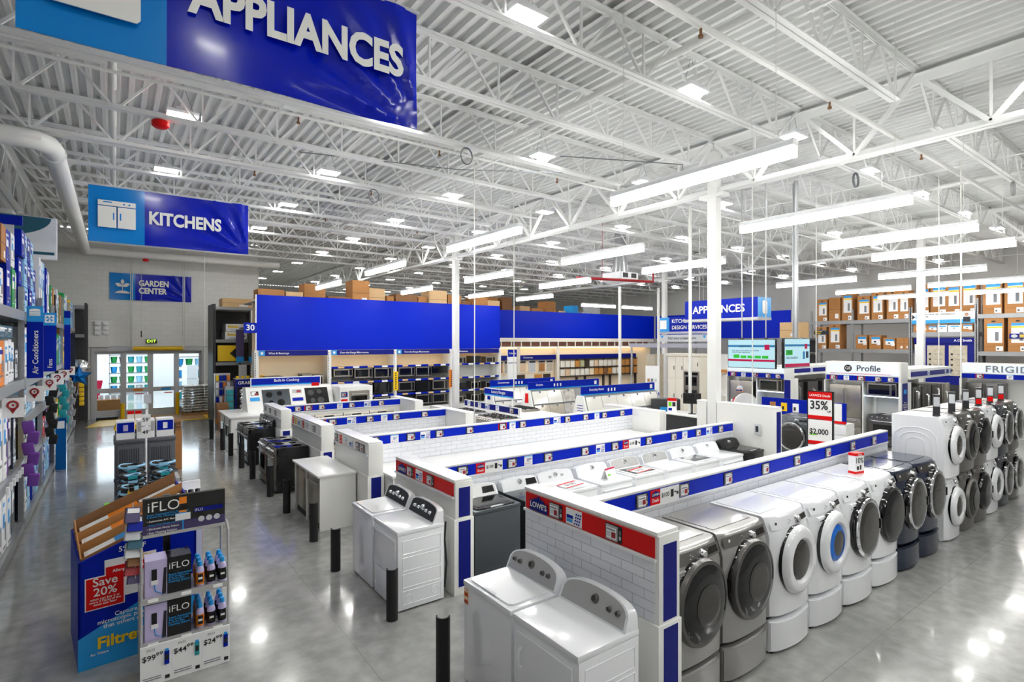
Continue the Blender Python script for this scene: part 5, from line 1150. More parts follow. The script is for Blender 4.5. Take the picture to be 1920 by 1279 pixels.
    t = thing('round_topped_board', 'white round-topped board rising behind the tall blank end panel', 'sign', (13.2, 7.75, 0), R(-36)); MB().prism([(math.cos(a * math.pi / 16) * .32, 1.45 + math.sin(a * math.pi / 16) * .33) for a in range(17)] + [(-.32, .0), (.32, .0)], 0, .05, 'plastic_white').build('board', t)
    t = thing('parts_counter', 'blue fronted low counter with small product pictures and white drawers', 'counter', (15.5, 8.6, 0), R(-90)); B('body', t, 0, 0.02, 0, 2.3, .5, .92, 'laminate'); B('blue_panel', t, 0, 0, .95, 2.3, .04, 1.48, 'blue_sign')
    for i in range(3): B('drawer', t, .9, 0, .08 + i * .28, 2.28, .02, .33 + i * .28, 'enamel', .004)
    for i, m in enumerate(('kraft', 'yellow', 'paper')): b = MB(); b.box(.25 + i * .33, -.006, 1.12, .42 + i * .33, 0, 1.36, m).box(.28 + i * .33, -.008, 1.16, .34 + i * .33, -.006, 1.26, 'ink'); b.build('picture', t)
    B('white_card', t, 1.75, -.006, .96, 2.2, 0, 1.46, 'paper'); B('red_edge', t, 1.75, -.008, .93, 2.3, 0, 1.0, 'red')
    front_loader((13.2, 6.55, 0), 'dark slate washer with ribbed side behind the tall blank end panel', 'slate', door='chrome', rim='steel_dark', w=.76, d=.8, h=1.0, ped=.3, rz=R(-90), drawer=False)
    # screens
    for i, (loc, rz, l) in enumerate((((12.2, 7.64, 2.48), -90, 'large hanging screen facing the aisle with green offer blocks'), ((12.32, 6.3, 2.5), 0, 'hanging screen with the word FREE, turned to the right of the larger one'))):
        t = thing('display_screen', l, 'screen', loc, R(rz)); MB().box(0, 0, 0, 1.2, .06, .69, 'black').build('housing', t, bev=.006); s = B('screen', t, .015, -.004, .015, 1.185, 0, .675, 'screen')
        b = MB(); b.box(.015, -.006, .5, 1.185, -.004, .55, 'screen_bar').box(.94, -.008, .44, 1.06, -.004, .56, 'screen_red').box(.015, -.006, .16, 1.185, -.004, .21, 'screen_red') if i == 0 else b.box(.015, -.006, .5, 1.185, -.004, .55, 'screen_bar').box(.94, -.008, .44, 1.06, -.004, .56, 'screen_red').box(.015, -.006, .02, 1.185, -.004, .1, 'screen_red')
        b.build('graphics', s)
        if i == 0:
            g = MB()
            for q in range(5): g.box(.16 + q * .18, -.008, .235, .31 + q * .18, -.004, .3 if q else .32, 'screen_green')
            g.build('green_blocks', s); text(s, 'July 5-12', .07, (.45, -.008, .52), 'screen_ink'); text(s, 'Save your more when you bundle\nselect major appliances', .05, (.12, -.008, .4), 'screen_ink', al='LEFT')
        else:
            B('green_block', s, .06, -.008, .3, .36, -.004, .42, 'screen_green'); text(s, 'FREE', .12, (.21, -.011, .36), 'screen_ink'); text(s, 'Basic installation', .08, (.08, -.008, .24), 'screen_ink', al='LEFT'); B('fridge_icon', s, .85, -.008, .2, .95, -.004, .38, 'screen_bar'); B('oven_icon', s, 1.0, -.008, .22, 1.12, -.004, .38, 'screen_ink')
        if i == 0: 
            for u in (.3, .9): B('bracket', t, u, .06, .3, u + .05, .12, .72, 'steel_dark'); MB().tube([(u + .02, .09, .7), (u + .02, .09, 4.36)], .015, 'galvanised', 6).build('hanging_rod', t)
        else: MB().tube([(.6, .1, .3), (.6, .1, 4.34)], .02, 'galvanised', 6).build('hanging_rod', t)
    # freestanding deals sign
    t = thing('deals_sign', 'tall three-part price sign reading 35% off, $2,000 and $100', 'sign', (12.5, 5.86, 0), R(-84)); MB().box(-.02, 0, 0, 0, .08, 2.02, 'black').box(.48, 0, 0, .5, .08, 2.02, 'black').box(0, .02, 1.96, .48, .06, 2.02, 'black').box(-.05, -.1, 0, .53, .18, .02, 'black').build('frame', t)
    for z0, z1, s, h in ((1.46, 1.98, '35%', .26), (.9, 1.38, '$2,000', .165), (.34, .82, '$100', .19)):
        o = B('price_panel', t, 0, 0, z0, .48, .03, z1, 'paper'); B('red_band', o, 0, -.004, z0 - .06, .48, .0, z0 + .02, 'red'); text(o, s, h, (.22, -.006, (z0 + z1) / 2 - .02), 'ink', bold=.02, sx=.85)
        if h == .26: B('red_header', o, 0, -.004, 1.84, .48, 0, 2.0, 'red'); text(o, "LOWE'S Deals", .07, (.24, -.008, 1.92), 'letters'); text(o, 'off', .07, (.42, -.007, 1.58), 'ink')
        elif h == .165: B('lime_bar', o, .03, -.004, z0 + .14, .18, 0, z0 + .165, 'lime')
desk()

# ================================================================ brand displays and refrigerator rows
def brands():
    def display(X, y0, y1, top, name, lab, kind=0):
        """open appliance bay facing -x"""
        L = y1 - y0; t = thing('brand_display', lab, 'display', (X, y1, 0), R(-90))
        B('header_box', t, 0, 0, 1.92, L, .55, top, 'laminate', .01); f = B('lit_face', t, .06, -.006, 2.12, L - .06, 0, top - .05, 'backlit')
        s = B('price_strip', t, .03, -.008, 1.93, L - .06, 0, 2.08, 'blue_sign')
        for u, k in ((L * .12, 'T'), (L * .3, 'p'), (L * .5, 'T'), (L * .72, 't'), (L * .88, 't')): b = MB(); n = tag_piece(b, k, 0, 1.935, 2.075, -.008); b.build(n, t, loc=(u, 0, 0))
        B('side_wall', t, -.04, 0, 0, 0, .75, 1.92, 'laminate'); B('side_wall', t, L - .06, 0, 0, L, .75, 1.92, 'laminate'); B('middle_wall', t, L * .5 - .02, .1, 0, L * .5 + .02, .75, 1.92, 'laminate'); B('back_wall', t, 0, .75, 0, L, .8, 1.92, 'paint_white')
        B('lamp', t, L * .52, .1, 1.47, L - .1, .14, 1.49, 'cool_lamp')
        return t, f, L
    t, f, L = display(18.2, 5.95, 8.0, 2.5, 'GE Profile', 'white brand display with lit header and thin magenta line')
    text(f, 'Profile', .25, (1.22, -.012, 2.3), 'ink', bold=.012); MB().lathe([(.001, -.01), (.11, -.01), (.11, -.005), (.001, -.005)], 'ink', 28, (.66, 0, 2.3)).build('round_badge', f); text(f, 'GE', .13, (.66, -.018, 2.3), 'letters', bold=0); B('magenta_line', f, .14, -.008, 2.135, L - .25, -.006, 2.15, 'crimson')
    p = B('side_poster', t, L + .001, .1, .9, L + .006, .5, 1.9, 'blue_dark'); text(p, 'Let us\ndeliver your\nappliances\nto you.', .075, (L + .012, .3, 1.25), 'letters', rz=R(90)); text(p, '⌂', .2, (L + .012, .3, 1.65), 'blue_light', rz=R(90)) if False else B('truck_icon', p, L + .008, .2, 1.6, L + .012, .4, 1.72, 'blue_light')
    fridge((18.24, 7.45, 0), 'stainless french-door refrigerator in the display with the magenta line', w=.88, rz=R(-90)); kitchen_range((18.35, 6.46, 0), 'stainless range below the lit niche beside the french-door refrigerator', 'steel_dark', 'steel_dark', .76, .6, .93, R(-90)); microwave((18.25, 6.46, 1.5), 'stainless microwave above the lit niche beside the french-door refrigerator', .76, .38, .4, rz=R(-90))
    t, f, L = display(17.2, 8.75, 10.8, 2.35, '', 'white brand display hidden partly behind the large hanging screen')
    p = B('side_poster', t, L - .05, -.008, .9, L + .15, -.004, 1.9, 'blue_dark'); text(p, 'Let us\ndeliver\nyour\nappliances', .05, (L + .05, -.012, 1.2), 'letters')
    fridge((17.24, 10.3, 0), 'stainless refrigerator behind the associate', w=.8, rz=R(-90), style='side'); microwave((17.25, 9.28, 1.5), 'stainless microwave in the display behind the large screen', .76, .38, .4, rz=R(-90)); kitchen_range((17.35, 9.28, 0), 'stainless range in the display behind the large screen', 'steel_dark', 'steel_dark', .76, .6, .93, R(-90))
    t, f, L = display(22.5, 1.6, 5.67, 2.42, '', 'white brand display with lit header cut off by the right edge')
    text(f, 'FRIGIDAIRE', .28, (.62, -.012, 2.23), 'ink_grey', bold=.02, al='LEFT', sx=1.15, ls=1.1)
    for i, y in enumerate((5.1, 3.1)): fridge((22.54, y, 0), f'dark refrigerator in the display at the right edge, {"left" if i == 0 else "right"} one', 'steel_dark', .9, rz=R(-90), style='side')
    for r, (y, x0, n, xe) in enumerate(((5.95, 19.35, 4, 22.4), (8.95, 18.3, 5, 22.9))):
        nm = 'front' if r == 0 else 'rear'
        t = thing('fridge_canopy', f'white canopy with blue strip over the {nm} row of dark refrigerators', 'partition', (0, y, 0)); B('canopy', t, x0 - .55, -.05, 2.0, xe, .9, 2.3, 'laminate'); B('sign_strip', t, x0 - .55, -.06, 2.08, xe, -.05, 2.22, 'blue_dark'); B('back_wall', t, x0 - .55, .85, 0, xe, .9, 2.0, 'laminate')
        for u, k in ((x0 + .9, 's'), (xe - .6, 'p'), (xe - .2, 's')): b = MB(); nn = tag_piece(b, k, 0, 2.09, 2.21, -.062); b.build(nn, t, loc=(u, 0, 0))
        for i in range(n): fridge((x0 + .1 + i * (xe - x0 - .4) / (n - 1), y, 0), f'{("black stainless", "dark steel")[i % 2]} refrigerator, {ORD[i]} from the left in the {nm} row', ('black_gloss', 'steel_dark', 'steel_dark', 'steel')[i % 4], .72, .7, 1.75, style='side' if i % 2 else 'french')
brands()

# ================================================================ water heater racks on the right
def heaters():
    X = 30.0
    rack((X, 13.9, 0), 4.45, (2.75, 4.2), 4.75, 'grey pallet rack with brown water heater cartons, left bays', 1.2, R(-90), posts=(0, 2.0, 4.45), beam=.18)
    rack((X, 9.4, 0), 2.35, (3.55, ), 4.75, 'grey pallet rack with the installation banner, middle bay', 1.2, R(-90), beam=.2)
    rack((X, 7.0, 0), 4.9, (2.7, 4.3), 5.0, 'grey pallet rack with large water heater cartons, right bays', 1.2, R(-90), posts=(0, 4.9), beam=.18)
    k = 0
    def put(y, z, w, h, l, f='heater', m='kraft'):
        carton((X + .02, y, z + .001), w, .75, h, l, m, f, R(-90))
    tops = [(14.6, .55, 1.1), (14.0, .55, 1.15), (13.35, .5, 1.15), (12.75, .55, 1.2), (12.15, .5, 1.5), (11.4, .55, 1.2), (10.8, .5, 1.35), (10.15, .5, 1.4), (9.7, .4, 1.35)]
    for i, (y, w, h) in enumerate(tops):
        if y > 13.85: continue
        put(y, 4.2, w, h, f'brown water heater carton on the top shelf of the left bays, {ORD[i - 2]} from the left', 'heater' if i != 3 else 'ship')
    for i, (y, w, h) in enumerate(((13.4, .5, 1.15), (12.75, .55, 1.3))): put(y, 2.75, w, h, f'brown water heater carton on the lower shelf beside the dark gap, {"left" if i == 0 else "right"} one')
    for i, (y, w, h, f) in enumerate(((11.5, .5, .7, 'small'), (10.9, .5, .68, 'small'), (10.3, .5, .55, 'small'), (9.85, .3, .55, 'ship'), (9.6, .18, .55, 'ship'))): put(y, 2.75, w, h, f'small brown carton on the lower shelf left of the banner, {ORD[i]} from the left', f)
    for i, (y, w, h) in enumerate(((9.1, .5, 1.45), (8.5, .6, 1.5), (7.95, .5, 1.45), (7.4, .55, 1.5))): carton((X + .5, y, 4.35), w, .6, h, f'tall water heater carton above the installation banner, {ORD[i]} from the left', 'kraft', 'heater', R(-90))
    B_ = thing('upper_deck', 'narrow shelf carrying tall cartons above the installation banner', 'shelving', (X + .4, 9.38, 0), R(-90)); B('deck', B_, 0, 0, 4.25, 2.3, .75, 4.349, 'rack_grey'); 
    for u in (.02, 2.24): B('post', B_, u, .3, 0, u + .05, .35, 4.25, 'rack_grey')
    for i, (y, w, h, m) in enumerate(((9.05, .5, .32, 'kraft'), (8.6, .4, .3, 'kraft'), (8.25, .38, .32, 'paper'), (7.8, .42, .3, 'paper'), (7.35, .4, .34, 'kraft'))): put(y, 3.55, w, h, f'short carton under the installation banner, {ORD[i]} from the left', 'small', m)
    for i, (y, w) in enumerate(((6.5, .62), (5.8, .62), (5.1, .6), (4.4, .6), (3.7, .6))): put(y, 4.3, w, 1.5, f'water heater carton on the top shelf of the right bays, {ORD[i]} from the left')
    for i, (y, w) in enumerate(((6.45, .64), (5.68, .64), (4.95, .62), (4.2, .62), (3.5, .6))): put(y, 2.7, w, 1.42, f'water heater carton on the lower shelf of the right bays, {ORD[i]} from the left')
    t = thing('installation_banner', 'white and blue banner about next day installation with a seated woman', 'banner', (X - .06, 9.36, 3.95), R(-90)); B('board', t, 0, 0, 0, 2.3, .02, .5, 'paper'); B('blue_band', t, 0, -.004, 0, 2.3, 0, .16, 'blue_light'); text(t, 'or next day installation\nble.', .12, (.5, -.006, .36), 'ink', al='LEFT')
    MB().prism([(.02, .18), (.14, .3), (.02, .42)], -.006, -.001, 'ink').build('arrow', t); MB().prism([(.16, .18), (.28, .3), (.16, .42)], -.006, -.001, 'blue_light').build('arrow', t)
    b = MB(); b.box(1.9, -.006, .04, 2.15, -.001, .26, 'ink'); b.lathe([(.001, -.006), (.07, -.006), (.07, -.001), (.001, -.001)], 'kraft_dark', 16, (2.02, 0, .36)); b.lathe([(.001, -.008), (.05, -.008), (.05, -.006), (.001, -.006)], 'skin', 16, (2.02, 0, .35)); b.build('portrait', t)
    t = thing('water_softener_display', 'navy smart appliance display with two pale information boards', 'display', (X, 9.3, 0), R(-90)); B('back', t, 0, .1, 1.2, 2.3, .3, 3.3, 'blue_dark'); B('head', t, 0, .05, 3.05, 2.3, .1, 3.3, 'blue_dark'); text(t, 'A.O. Smith', .14, (1.8, .044, 3.17), 'letters'); B('stand', t, 0, .12, 0, 2.3, .28, 1.2, 'charcoal')
    for u in (.85, 1.65): o = B('info_board', t, u - .35, .06, 1.6, u + .3, .1, 2.95, 'stone_beige'); b = MB(); [b.box(u - .28, .055, 1.8 + q * .24, u - .2, .06, 1.88 + q * .24, 'ink') for q in range(4)]; [b.box(u - .1, .055, 1.83 + q * .24, u + .22, .06, 1.85 + q * .24, 'ink_grey') for q in range(4)]; b.build('print', o)
    B('white_strip', t, .02, .06, 1.5, .3, .1, 3.0, 'paper')
    t = thing('yellow_offer_sign', 'dark blue oval-logo sign across the large water heater cartons', 'sign', (X - .05, 5.95, 3.25), R(-90)); B('board', t, 0, 0, 0, 1.1, .02, .2, 'blue_dark'); B('yellow_text', t, .32, -.004, .04, .7, 0, .09, 'yellow'); B('yellow_text', t, .32, -.004, .11, .7, 0, .16, 'yellow'); MB().lathe([(.001, -.004), (.1, -.004), (.1, 0), (.001, 0)], 'paper_grey', 20, (.16, 0, .1), sz=.7).build('oval', t)
    t = thing('yellow_offer_sign', 'dark sign with yellow print on the left water heater rack', 'sign', (X - .05, 13.75, 3.5), R(-90)); B('board', t, 0, 0, 0, .75, .02, .2, 'black'); B('yellow_text', t, .06, -.004, .12, .42, 0, .16, 'yellow'); B('yellow_text', t, .06, -.004, .04, .36, 0, .08, 'yellow')
    # end rack with open wooden boxes near the blue panel
    rack((26.0, 13.5, 0), 1.0, (1.6, 2.6, 3.3), 3.32, 'short grey rack end with wooden crate, beside the hanging screens', 1.6, R(-90), back='rack_dark')
    carton((26.1, 13.1, 3.301), .95, .9, .75, 'large tan carton on top of the short grey rack end', 'kraft_light', 'ship', R(-90)); carton((26.1, 13.05, 2.601), .7, .8, .6, 'wooden crate on the middle level of the short grey rack end', 'kraft_dark', None, R(-90), name='wooden_crate'); carton((26.1, 13.05, 1.601), .7, .8, .5, 'brown carton on the lower level of the short grey rack end', 'kraft', 'ship', R(-90))
heaters()
# ================================================================ garden wall: doors, signs, things beside them
def garden_wall():
    Y = 27.5
    t = thing('door_1', 'automatic glass garden door with four aluminium framed leaves', 'door', (0, Y, 0)); struct(t)
    m = 'paper_grey'; fr = MB()
    fr.box(-.78, -.04, 2.72, 3.2, .16, 2.92, m).box(-.78, -.04, 0, -.68, .16, 2.72, m).box(3.1, -.04, 0, 3.2, .16, 2.72, m); fr.build('door_frame', t)
    for i, (a, c) in enumerate(((-.68, .28), (.28, 1.21), (1.21, 2.15), (2.15, 3.1))):
        y = .02 if i in (1, 2) else .09; b = MB(); b.box(a, y, 0, a + .1, y + .05, 2.72, m).box(c - .1, y, 0, c, y + .05, 2.72, m).box(a + .1, y, 2.6, c - .1, y + .05, 2.72, m).box(a + .1, y, .0, c - .1, y + .05, .3, m).box(a + .1, y, 1.02, c - .1, y + .05, 1.2, m)
        o = b.build('door_leaf', t); MB().box(a + .1, y + .02, .3, c - .1, y + .028, 1.02, 'pane').box(a + .1, y + .02, 1.2, c - .1, y + .028, 2.6, 'pane').build('glass_pane', o)
    MB().tube([(.6, -.16, 2.83), (2.42, -.16, 2.83)], .085, 'yellow', 16).box(.9, -.1, 2.8, .95, 0, 2.86, 'yellow').box(2.1, -.1, 2.8, 2.15, 0, 2.86, 'yellow').build('safety_bar', t)
    B('sticker', t, .62, .012, 1.06, .95, .018, 1.15, 'orange'); B('sticker', t, 1.6, .012, 1.06, 1.95, .018, 1.15, 'blue_light'); B('sticker', t, .68, .02, .92, .98, .03, .96, 'red'); B('sticker', t, 1.7, .02, .92, 2.0, .03, .96, 'red')
    struct(MB().box(-.78, .3, 0, -.7, 1.2, 2.9, 'wall_grey').build('trim_1', loc=(0, Y, 0)))
    t = thing('exit_sign', 'small dark exit sign with green letters above the garden door', 'sign', (1.24, Y, 3.05)); MB().box(-.2, -.06, 0, .2, -.001, .17, 'black').build('housing', t, bev=.005); text(t, 'EXIT', .16, (0, -.066, .085), 'exit_green', bold=.006)
    t = thing('electrical_boxes', 'cluster of six small white electrical boxes on the garden wall', 'electrical box', (-.66, Y, 3.35)); b = MB()
    B('conduit_tray', t, -.2, -.1, -.45, .5, -.001, .0, 'paint_white')
    for i in range(6): B('box', t, (i % 2) * .27, -.1, .05 + (i // 2) * .19, (i % 2) * .27 + .18, -.001, .2 + (i // 2) * .19, 'enamel', .01)
    tag(MB().tube([(-.95, Y - .04, 2.95), (3.6, Y - .04, 2.95), (3.6, Y - .04, 2.7)], .02, 'paint_white', 6).build('conduit'), 'thin white conduit above the garden door', 'pipe')
    for i, x in enumerate((.52, 2.36)): 
        b = MB(); b.box(x - .02, Y - .5, 0.0, x + .02, Y - .46, .0, 'paint_white') if 0 else None
        o = MB().tube([(x, Y - .35, 2.75), (x, Y - .35, 7.58)], .018, 'cable_white', 6).tube([(x + .06, Y - .35, 2.75), (x + .06, Y - .35, 7.58)], .018, 'cable_white', 6).build('hanging_cable'); tag(o, f'paired white hanging cables before the garden centre sign, {"left" if i == 0 else "right"} pair', 'cable')
    o = MB().tube([(.87, Y - .7, 3.55), (.87, Y - .7, 7.58)], .008, 'cable_white', 5).cyl((.87, Y - .7, 3.3), (.87, Y - .7, 3.56), .02, 'ink', 8).build('pull_cord'); tag(o, 'pull cord with dark grip hanging before the garden centre sign', 'cable')
    for i, (x, h) in enumerate(((2.16, .95), (-.35 + .6, .6))):
        o = MB().cyl((x, Y - .3, 0), (x, Y - .3, h), .075, 'yellow', 18).build('safety_bollard'); tag(o, ('tall yellow bollard between the glass door and the pallet of bags', 'short yellow bollard left of the glass door opening')[i], 'bollard')
    struct(MB().prism([(-.86, 24.9), (3.36, 24.96), (3.15, 27.4), (-.4, 27.4)], 0, .006, 'yellow', 'z').build('trim_2'))
    t = thing('floor_mat', 'pale entrance mat in front of the garden door', 'mat', (1.6, 26.2, .006)); B('mat', t, -1.3, -1.0, 0, 1.4, 1.0, .008, 'wood_pallet')
    t = thing('low_ramp', 'low black rubber strip in front of the left door leaf', 'ramp', (-.25, 26.9, .006)); B('strip', t, -.35, 0, 0, .35, .25, .1, 'black_matte', .01)
    # pallet of bags
    t = thing('wooden_pallet', 'wooden pallet under the stack of white garden bags', 'pallet', (2.86, 26.35, .014)); b = MB()
    for q in range(3): b.box(-.55, q * .42, 0, .55, q * .42 + .08, .1, 'wood_pallet')
    for q in range(6): b.box(-.55 + q * .19, 0, .1, -.42 + q * .19, .93, .12, 'wood_pallet')
    b.build('boards', t)
    proto = None; rnd = random.Random(9)
    for lv in range(10):
        for q in range(3):
            x = 2.5 + q * .36 + rnd.uniform(-.02, .02); z = .14 + lv * .115; lab = 'plump white printed garden bag in the pallet stack by the door'
            if proto is None:
                t = thing('soil_bag', lab, 'bag', (x, 26.4, z), 0, 'stacked garden bags'); b = MB(); rings = []
                for k in range(9):
                    u = k / 8; r = math.sin(math.pi * min(max(u, .04), .96)) ** .4
                    rings.append([(.19 * r ** .5 * math.cos(a) * (1 + .06 * math.sin(3 * a)), .9 * u, .057 + .057 * r * math.sin(a)) for a in [2 * math.pi * i / 14 for i in range(14)]])
                b.loft(rings, 'bag_white'); b.build('sack', t); b = MB(); b.box(-.1, -.006, .045, -.02, .02, .062, 'teal').box(.03, -.006, .045, .09, .02, .06, 'ink'); b.build('print', t); proto = t
            else: dup(proto, (x, 26.4 + rnd.uniform(-.03, .03), z), rz=R(rnd.uniform(-4, 4)))
    # garden centre beyond the glass
    struct(MB().box(-9, 43, 0, 5.2, 43.2, 3.5, 'paint_white').build('wall_outer')); struct(MB().box(-9, 27.9, 4.4, 5.2, 43.2, 4.5, 'joist_white').build('ceiling')) if 0 else None
    for i, (x, y, l) in enumerate(((-2.2, 34, 'left garden shelf seen through the glass'), (.8, 40, 'middle garden shelf seen through the glass'), (3.6, 33, 'right garden shelf seen through the glass'))):
        t = thing('garden_shelf', l, 'shelving', (x, y, 0)); B('frame', t, -1.1, 0, 0, 1.1, .6, .1, 'rack_grey')
        for z in (.6, 1.2, 1.8, 2.3): B('shelf', t, -1.1, 0, z, 1.1, .6, z + .05, 'rack_grey')
        for s in (-1.08, 1.05): B('upright', t, s, 0, 0, s + .04, .6, 2.5, 'rack_grey')
        rnd = random.Random(i); k = 0
        for z in (.11, .66, 1.26, 1.86):
            for q in range(5):
                m = rnd.choice(('teal', 'blue_light', 'paper_grey', 'green', 'slate', 'blue_pale')); o = MB().lathe([(.001, 0), (.13, 0), (.17, .36), (.001, .36)], m, 14, ax='z').build('garden_pot', loc=(x - .85 + q * .42, y + .3, z)); tag(o, f'garden pot on the {("left", "middle", "right")[i]} garden shelf behind the glass, {ORD[q]} on level {ORD[k]}', 'pot')
            k += 1
    for i, (x, y, m, h, l) in enumerate(((-1.5, 30.2, 'green', 1.5, 'tall green box seen through the left door leaf'), (-.9, 30.0, 'crimson', 1.4, 'leaning pink slide seen through the left door leaf'), (3.0, 30.0, 'enamel', 2.0, 'white drawer tower seen through the right door leaf'))):
        t = thing('outdoor_item', l, 'merchandise', (x, y, 0), R(20)); MB().prism([(-.25, 0), (.25, 0), (.25 if i != 1 else .5, h), (-.25 if i != 1 else .1, h)], 0, .5, m).build('body', t)
        for q in range(4): B('band', t, -.2, -.01, .15 + q * h / 5, .2, 0, .17 + q * h / 5, 'paper_grey')
    t = thing('carton_row', 'brown display tray of white tubs outside the left door leaf', 'display', (-.3, 28.6, 0)); B('tray', t, -.5, 0, 0, .6, .5, .65, 'kraft')
    for q in range(5): MB().cyl((-.4 + q * .22, .25, .65), (-.4 + q * .22, .25, .85), .09, 'enamel', 14).build('tub', t)
    # dark end shelving right of the garden door
    t = rack((3.15, 24, 0), 1.55, (1.5, 2.3, 3.2, 4.5), 4.6, 'dark grey shelving unit beside the garden door', 1.4, m='rack_grey', up='rack_dark', back='rack_dark', posts=(0, 1.5)); B('side_panel', t, -.06, 0, 0, -.03, 1.4, 4.6, 'rack_dark')
    for i, (x, z, w, h, l, m) in enumerate(((3.95, 3.21, .8, .3, 'lower shrink-wrapped stack of bags on the dark shelving', 'bag_white'), (3.95, 3.53, .75, .3, 'upper shrink-wrapped stack of bags on the dark shelving', 'bag_white'), (4.0, 4.51, 1.1, .35, 'flat wrapped bundle on top of the dark shelving', 'kraft_light'))):
        carton((x, 24.2, z), w, .9, h, l, m, ('paper', 'yellow') if i < 2 else 'ship', cat='bundle', name='wrapped_bundle')
    t = thing('lumber_wrap', 'yellow and black wrapped sheet on the dark shelving', 'sign', (3.25, 23.95, 2.35)); B('yellow_face', t, 0, 0, 0, .75, .04, .62, 'yellow'); MB().prism([(.42, .3), (.75, .0), (1.0, .0), (1.0, .62), (.75, .62)], -.01, -.004, 'black').build('black_arrow', t)
    for i, (x, z0, z1) in enumerate(((4.0, 2.3, 3.6), (4.45, 2.3, 3.55), (4.1, 1.4, 2.2))):
        t = thing('blind_sample', f'hanging grey blue window blind sample beside the aisle number, {ORD[i]} one', 'sample panel', (x, 23.7, 0)); B('panel', t, -.14, 0, z0, .14, .06, z1, ('grape', 'slate', 'paper_grey')[i]); B('blue_foot', t, -.14, -.006, z0, .14, 0, z0 + .22, 'blue_light'); B('stand', t, -.02, .02, 0, .02, .05, z0, 'rack_dark')
    t = thing('aisle_sign', 'blue aisle number sign reading 30', 'sign', (3.64, 20.7, 3.42)); B('board', t, -.03, 0, 0, .4, .03, .36, 'blue_sign'); text(t, '30', .28, (.18, -.006, .18), 'letters', bold=.02); B('bracket', t, .15, .03, .2, .2, .35, .25, 'rack_grey')
    # grab and go rack
    t = thing('hook_rack', 'navy headed rack reading GRAB GO hung with chrome door hooks', 'display rack', (3.5, 21.6, 0)); MB().box(0, 0, 0, 1.0, .5, 1.75, 'blue_dark').build('body', t); B('header', t, 0, -.01, 1.5, 1.0, 0, 1.75, 'blue_dark'); text(t, 'GRAB & GO', .16, (.5, -.014, 1.62), 'letters')
    B('black_back', t, .04, -.008, .3, .96, 0, 1.48, 'black')
    for q in range(3):
        for r in range(4): b = MB(); b.lathe([(.05, -.03), (.075, -.02), (.075, -.01), (.05, 0)], 'chrome', 14, (.2 + q * .3, -.01, 1.32 - r * .27)); b.lathe([(.03, -.03), (.045, -.02), (.045, -.01), (.03, 0)], 'chrome', 12, (.2 + q * .3, -.01, 1.2 - r * .27)); b.build('hook', t)
    t = thing('drill_bit_tray', 'row of yellow caps on top of the hook rack', 'tray', (3.5, 21.6, 1.751)); [MB().cyl((.08 + q * .17, .1, 0), (.08 + q * .17, .1, .12), .06, 'yellow', 12).build('cap', t) for q in range(6)]; B('tray', t, 0, .0, 0, 1.0, .5, .04, 'silver_light')
    t = thing('teal_item_rack', 'narrow rack of teal packages left of the hook rack', 'display rack', (3.2, 21.7, 0)); B('back', t, 0, .1, 0, .28, .4, 1.5, 'silver_light'); [B('package', t, .03, 0, .1 + q * .22, .25, .1, .28 + q * .22, 'teal') for q in range(6)]
    t = thing('mixed_peg_rack', 'crowded peg rack of small packaged goods at the wall end', 'display rack', (2.95, 22.3, 0)); B('back', t, 0, .1, 0, .5, .4, 1.95, 'silver_light'); rnd = random.Random(4)
    for r in range(7):
        for q in range(4): B('package', t, .02 + q * .12, 0, .12 + r * .26, .11 + q * .12, .09, .32 + r * .26, rnd.choice(('paper', 'orange', 'blue_sign', 'grape', 'paper_grey', 'yellow')))
    t = thing('wood_sample_box', 'leaning brown wood sample box at the aisle', 'box', (2.95, 21.3, 0)); MB().prism([(0, 0), (.35, 0), (.28, .95), (-.1, .95)], 0, .4, 'kraft_dark').build('box', t)
garden_wall()

# ================================================================ hanging banners
def banner(loc, w, h, split, label, txt, icon, tsize, tx, sx, dz=0, wires=.5):
    t = thing('hanging_banner', label, 'banner', loc); N, K = 60, 22
    def f(u, v):   # gentle folds gathering at the lower right corner
        x = u * w; z = v * h; r = math.hypot((1 - u) * w, v * h); a = math.atan2(v * h + .02, (1 - u) * w + .02)
        return (x, .03 * math.sin(a * 17 + .5) * math.exp(-((r - .75) / .55) ** 2) * (1 if u > split else .25) + .012 * math.sin(u * 9 + v * 3), z)
    for nm, u0, u1, m in (('icon_half', 0, split, 'banner_sky'), ('text_half', split, 1, 'banner_blue')):
        b = MB(); n = max(6, int(N * (u1 - u0))); v = []
        for i in range(n + 1):
            for j in range(K + 1): v.append(f(u0 + (u1 - u0) * i / n, j / K))
        b.add(v, [(i * (K + 1) + j, (i + 1) * (K + 1) + j, (i + 1) * (K + 1) + j + 1, i * (K + 1) + j + 1) for i in range(n) for j in range(K)], m, True)
        k = len(v); v2 = [(a, y + .006, c) for a, y, c in v]; b.add(v2, [(i * (K + 1) + j, i * (K + 1) + j + 1, (i + 1) * (K + 1) + j + 1, (i + 1) * (K + 1) + j) for i in range(n) for j in range(K)], m, True)
        o = b.build(nm, t)
    B('top_pole', t, -.02, -.012, h - .01, w + .02, .018, h + .02, 'paper_grey'); 
    for x in (.25, w - .25): MB().tube([(x, 0, h + .02), (x, 0, h + wires)], .004, 'cable_white', 5).build('hanging_wire', t)
    for i, s in enumerate(txt): text(t, s, tsize, (tx, -.05, h * .5 + dz + (len(txt) / 2 - .5 - i) * tsize * .95), 'letters', al='LEFT', bold=.038, sx=sx)
    icon(t, w * split / 2, h / 2, h)
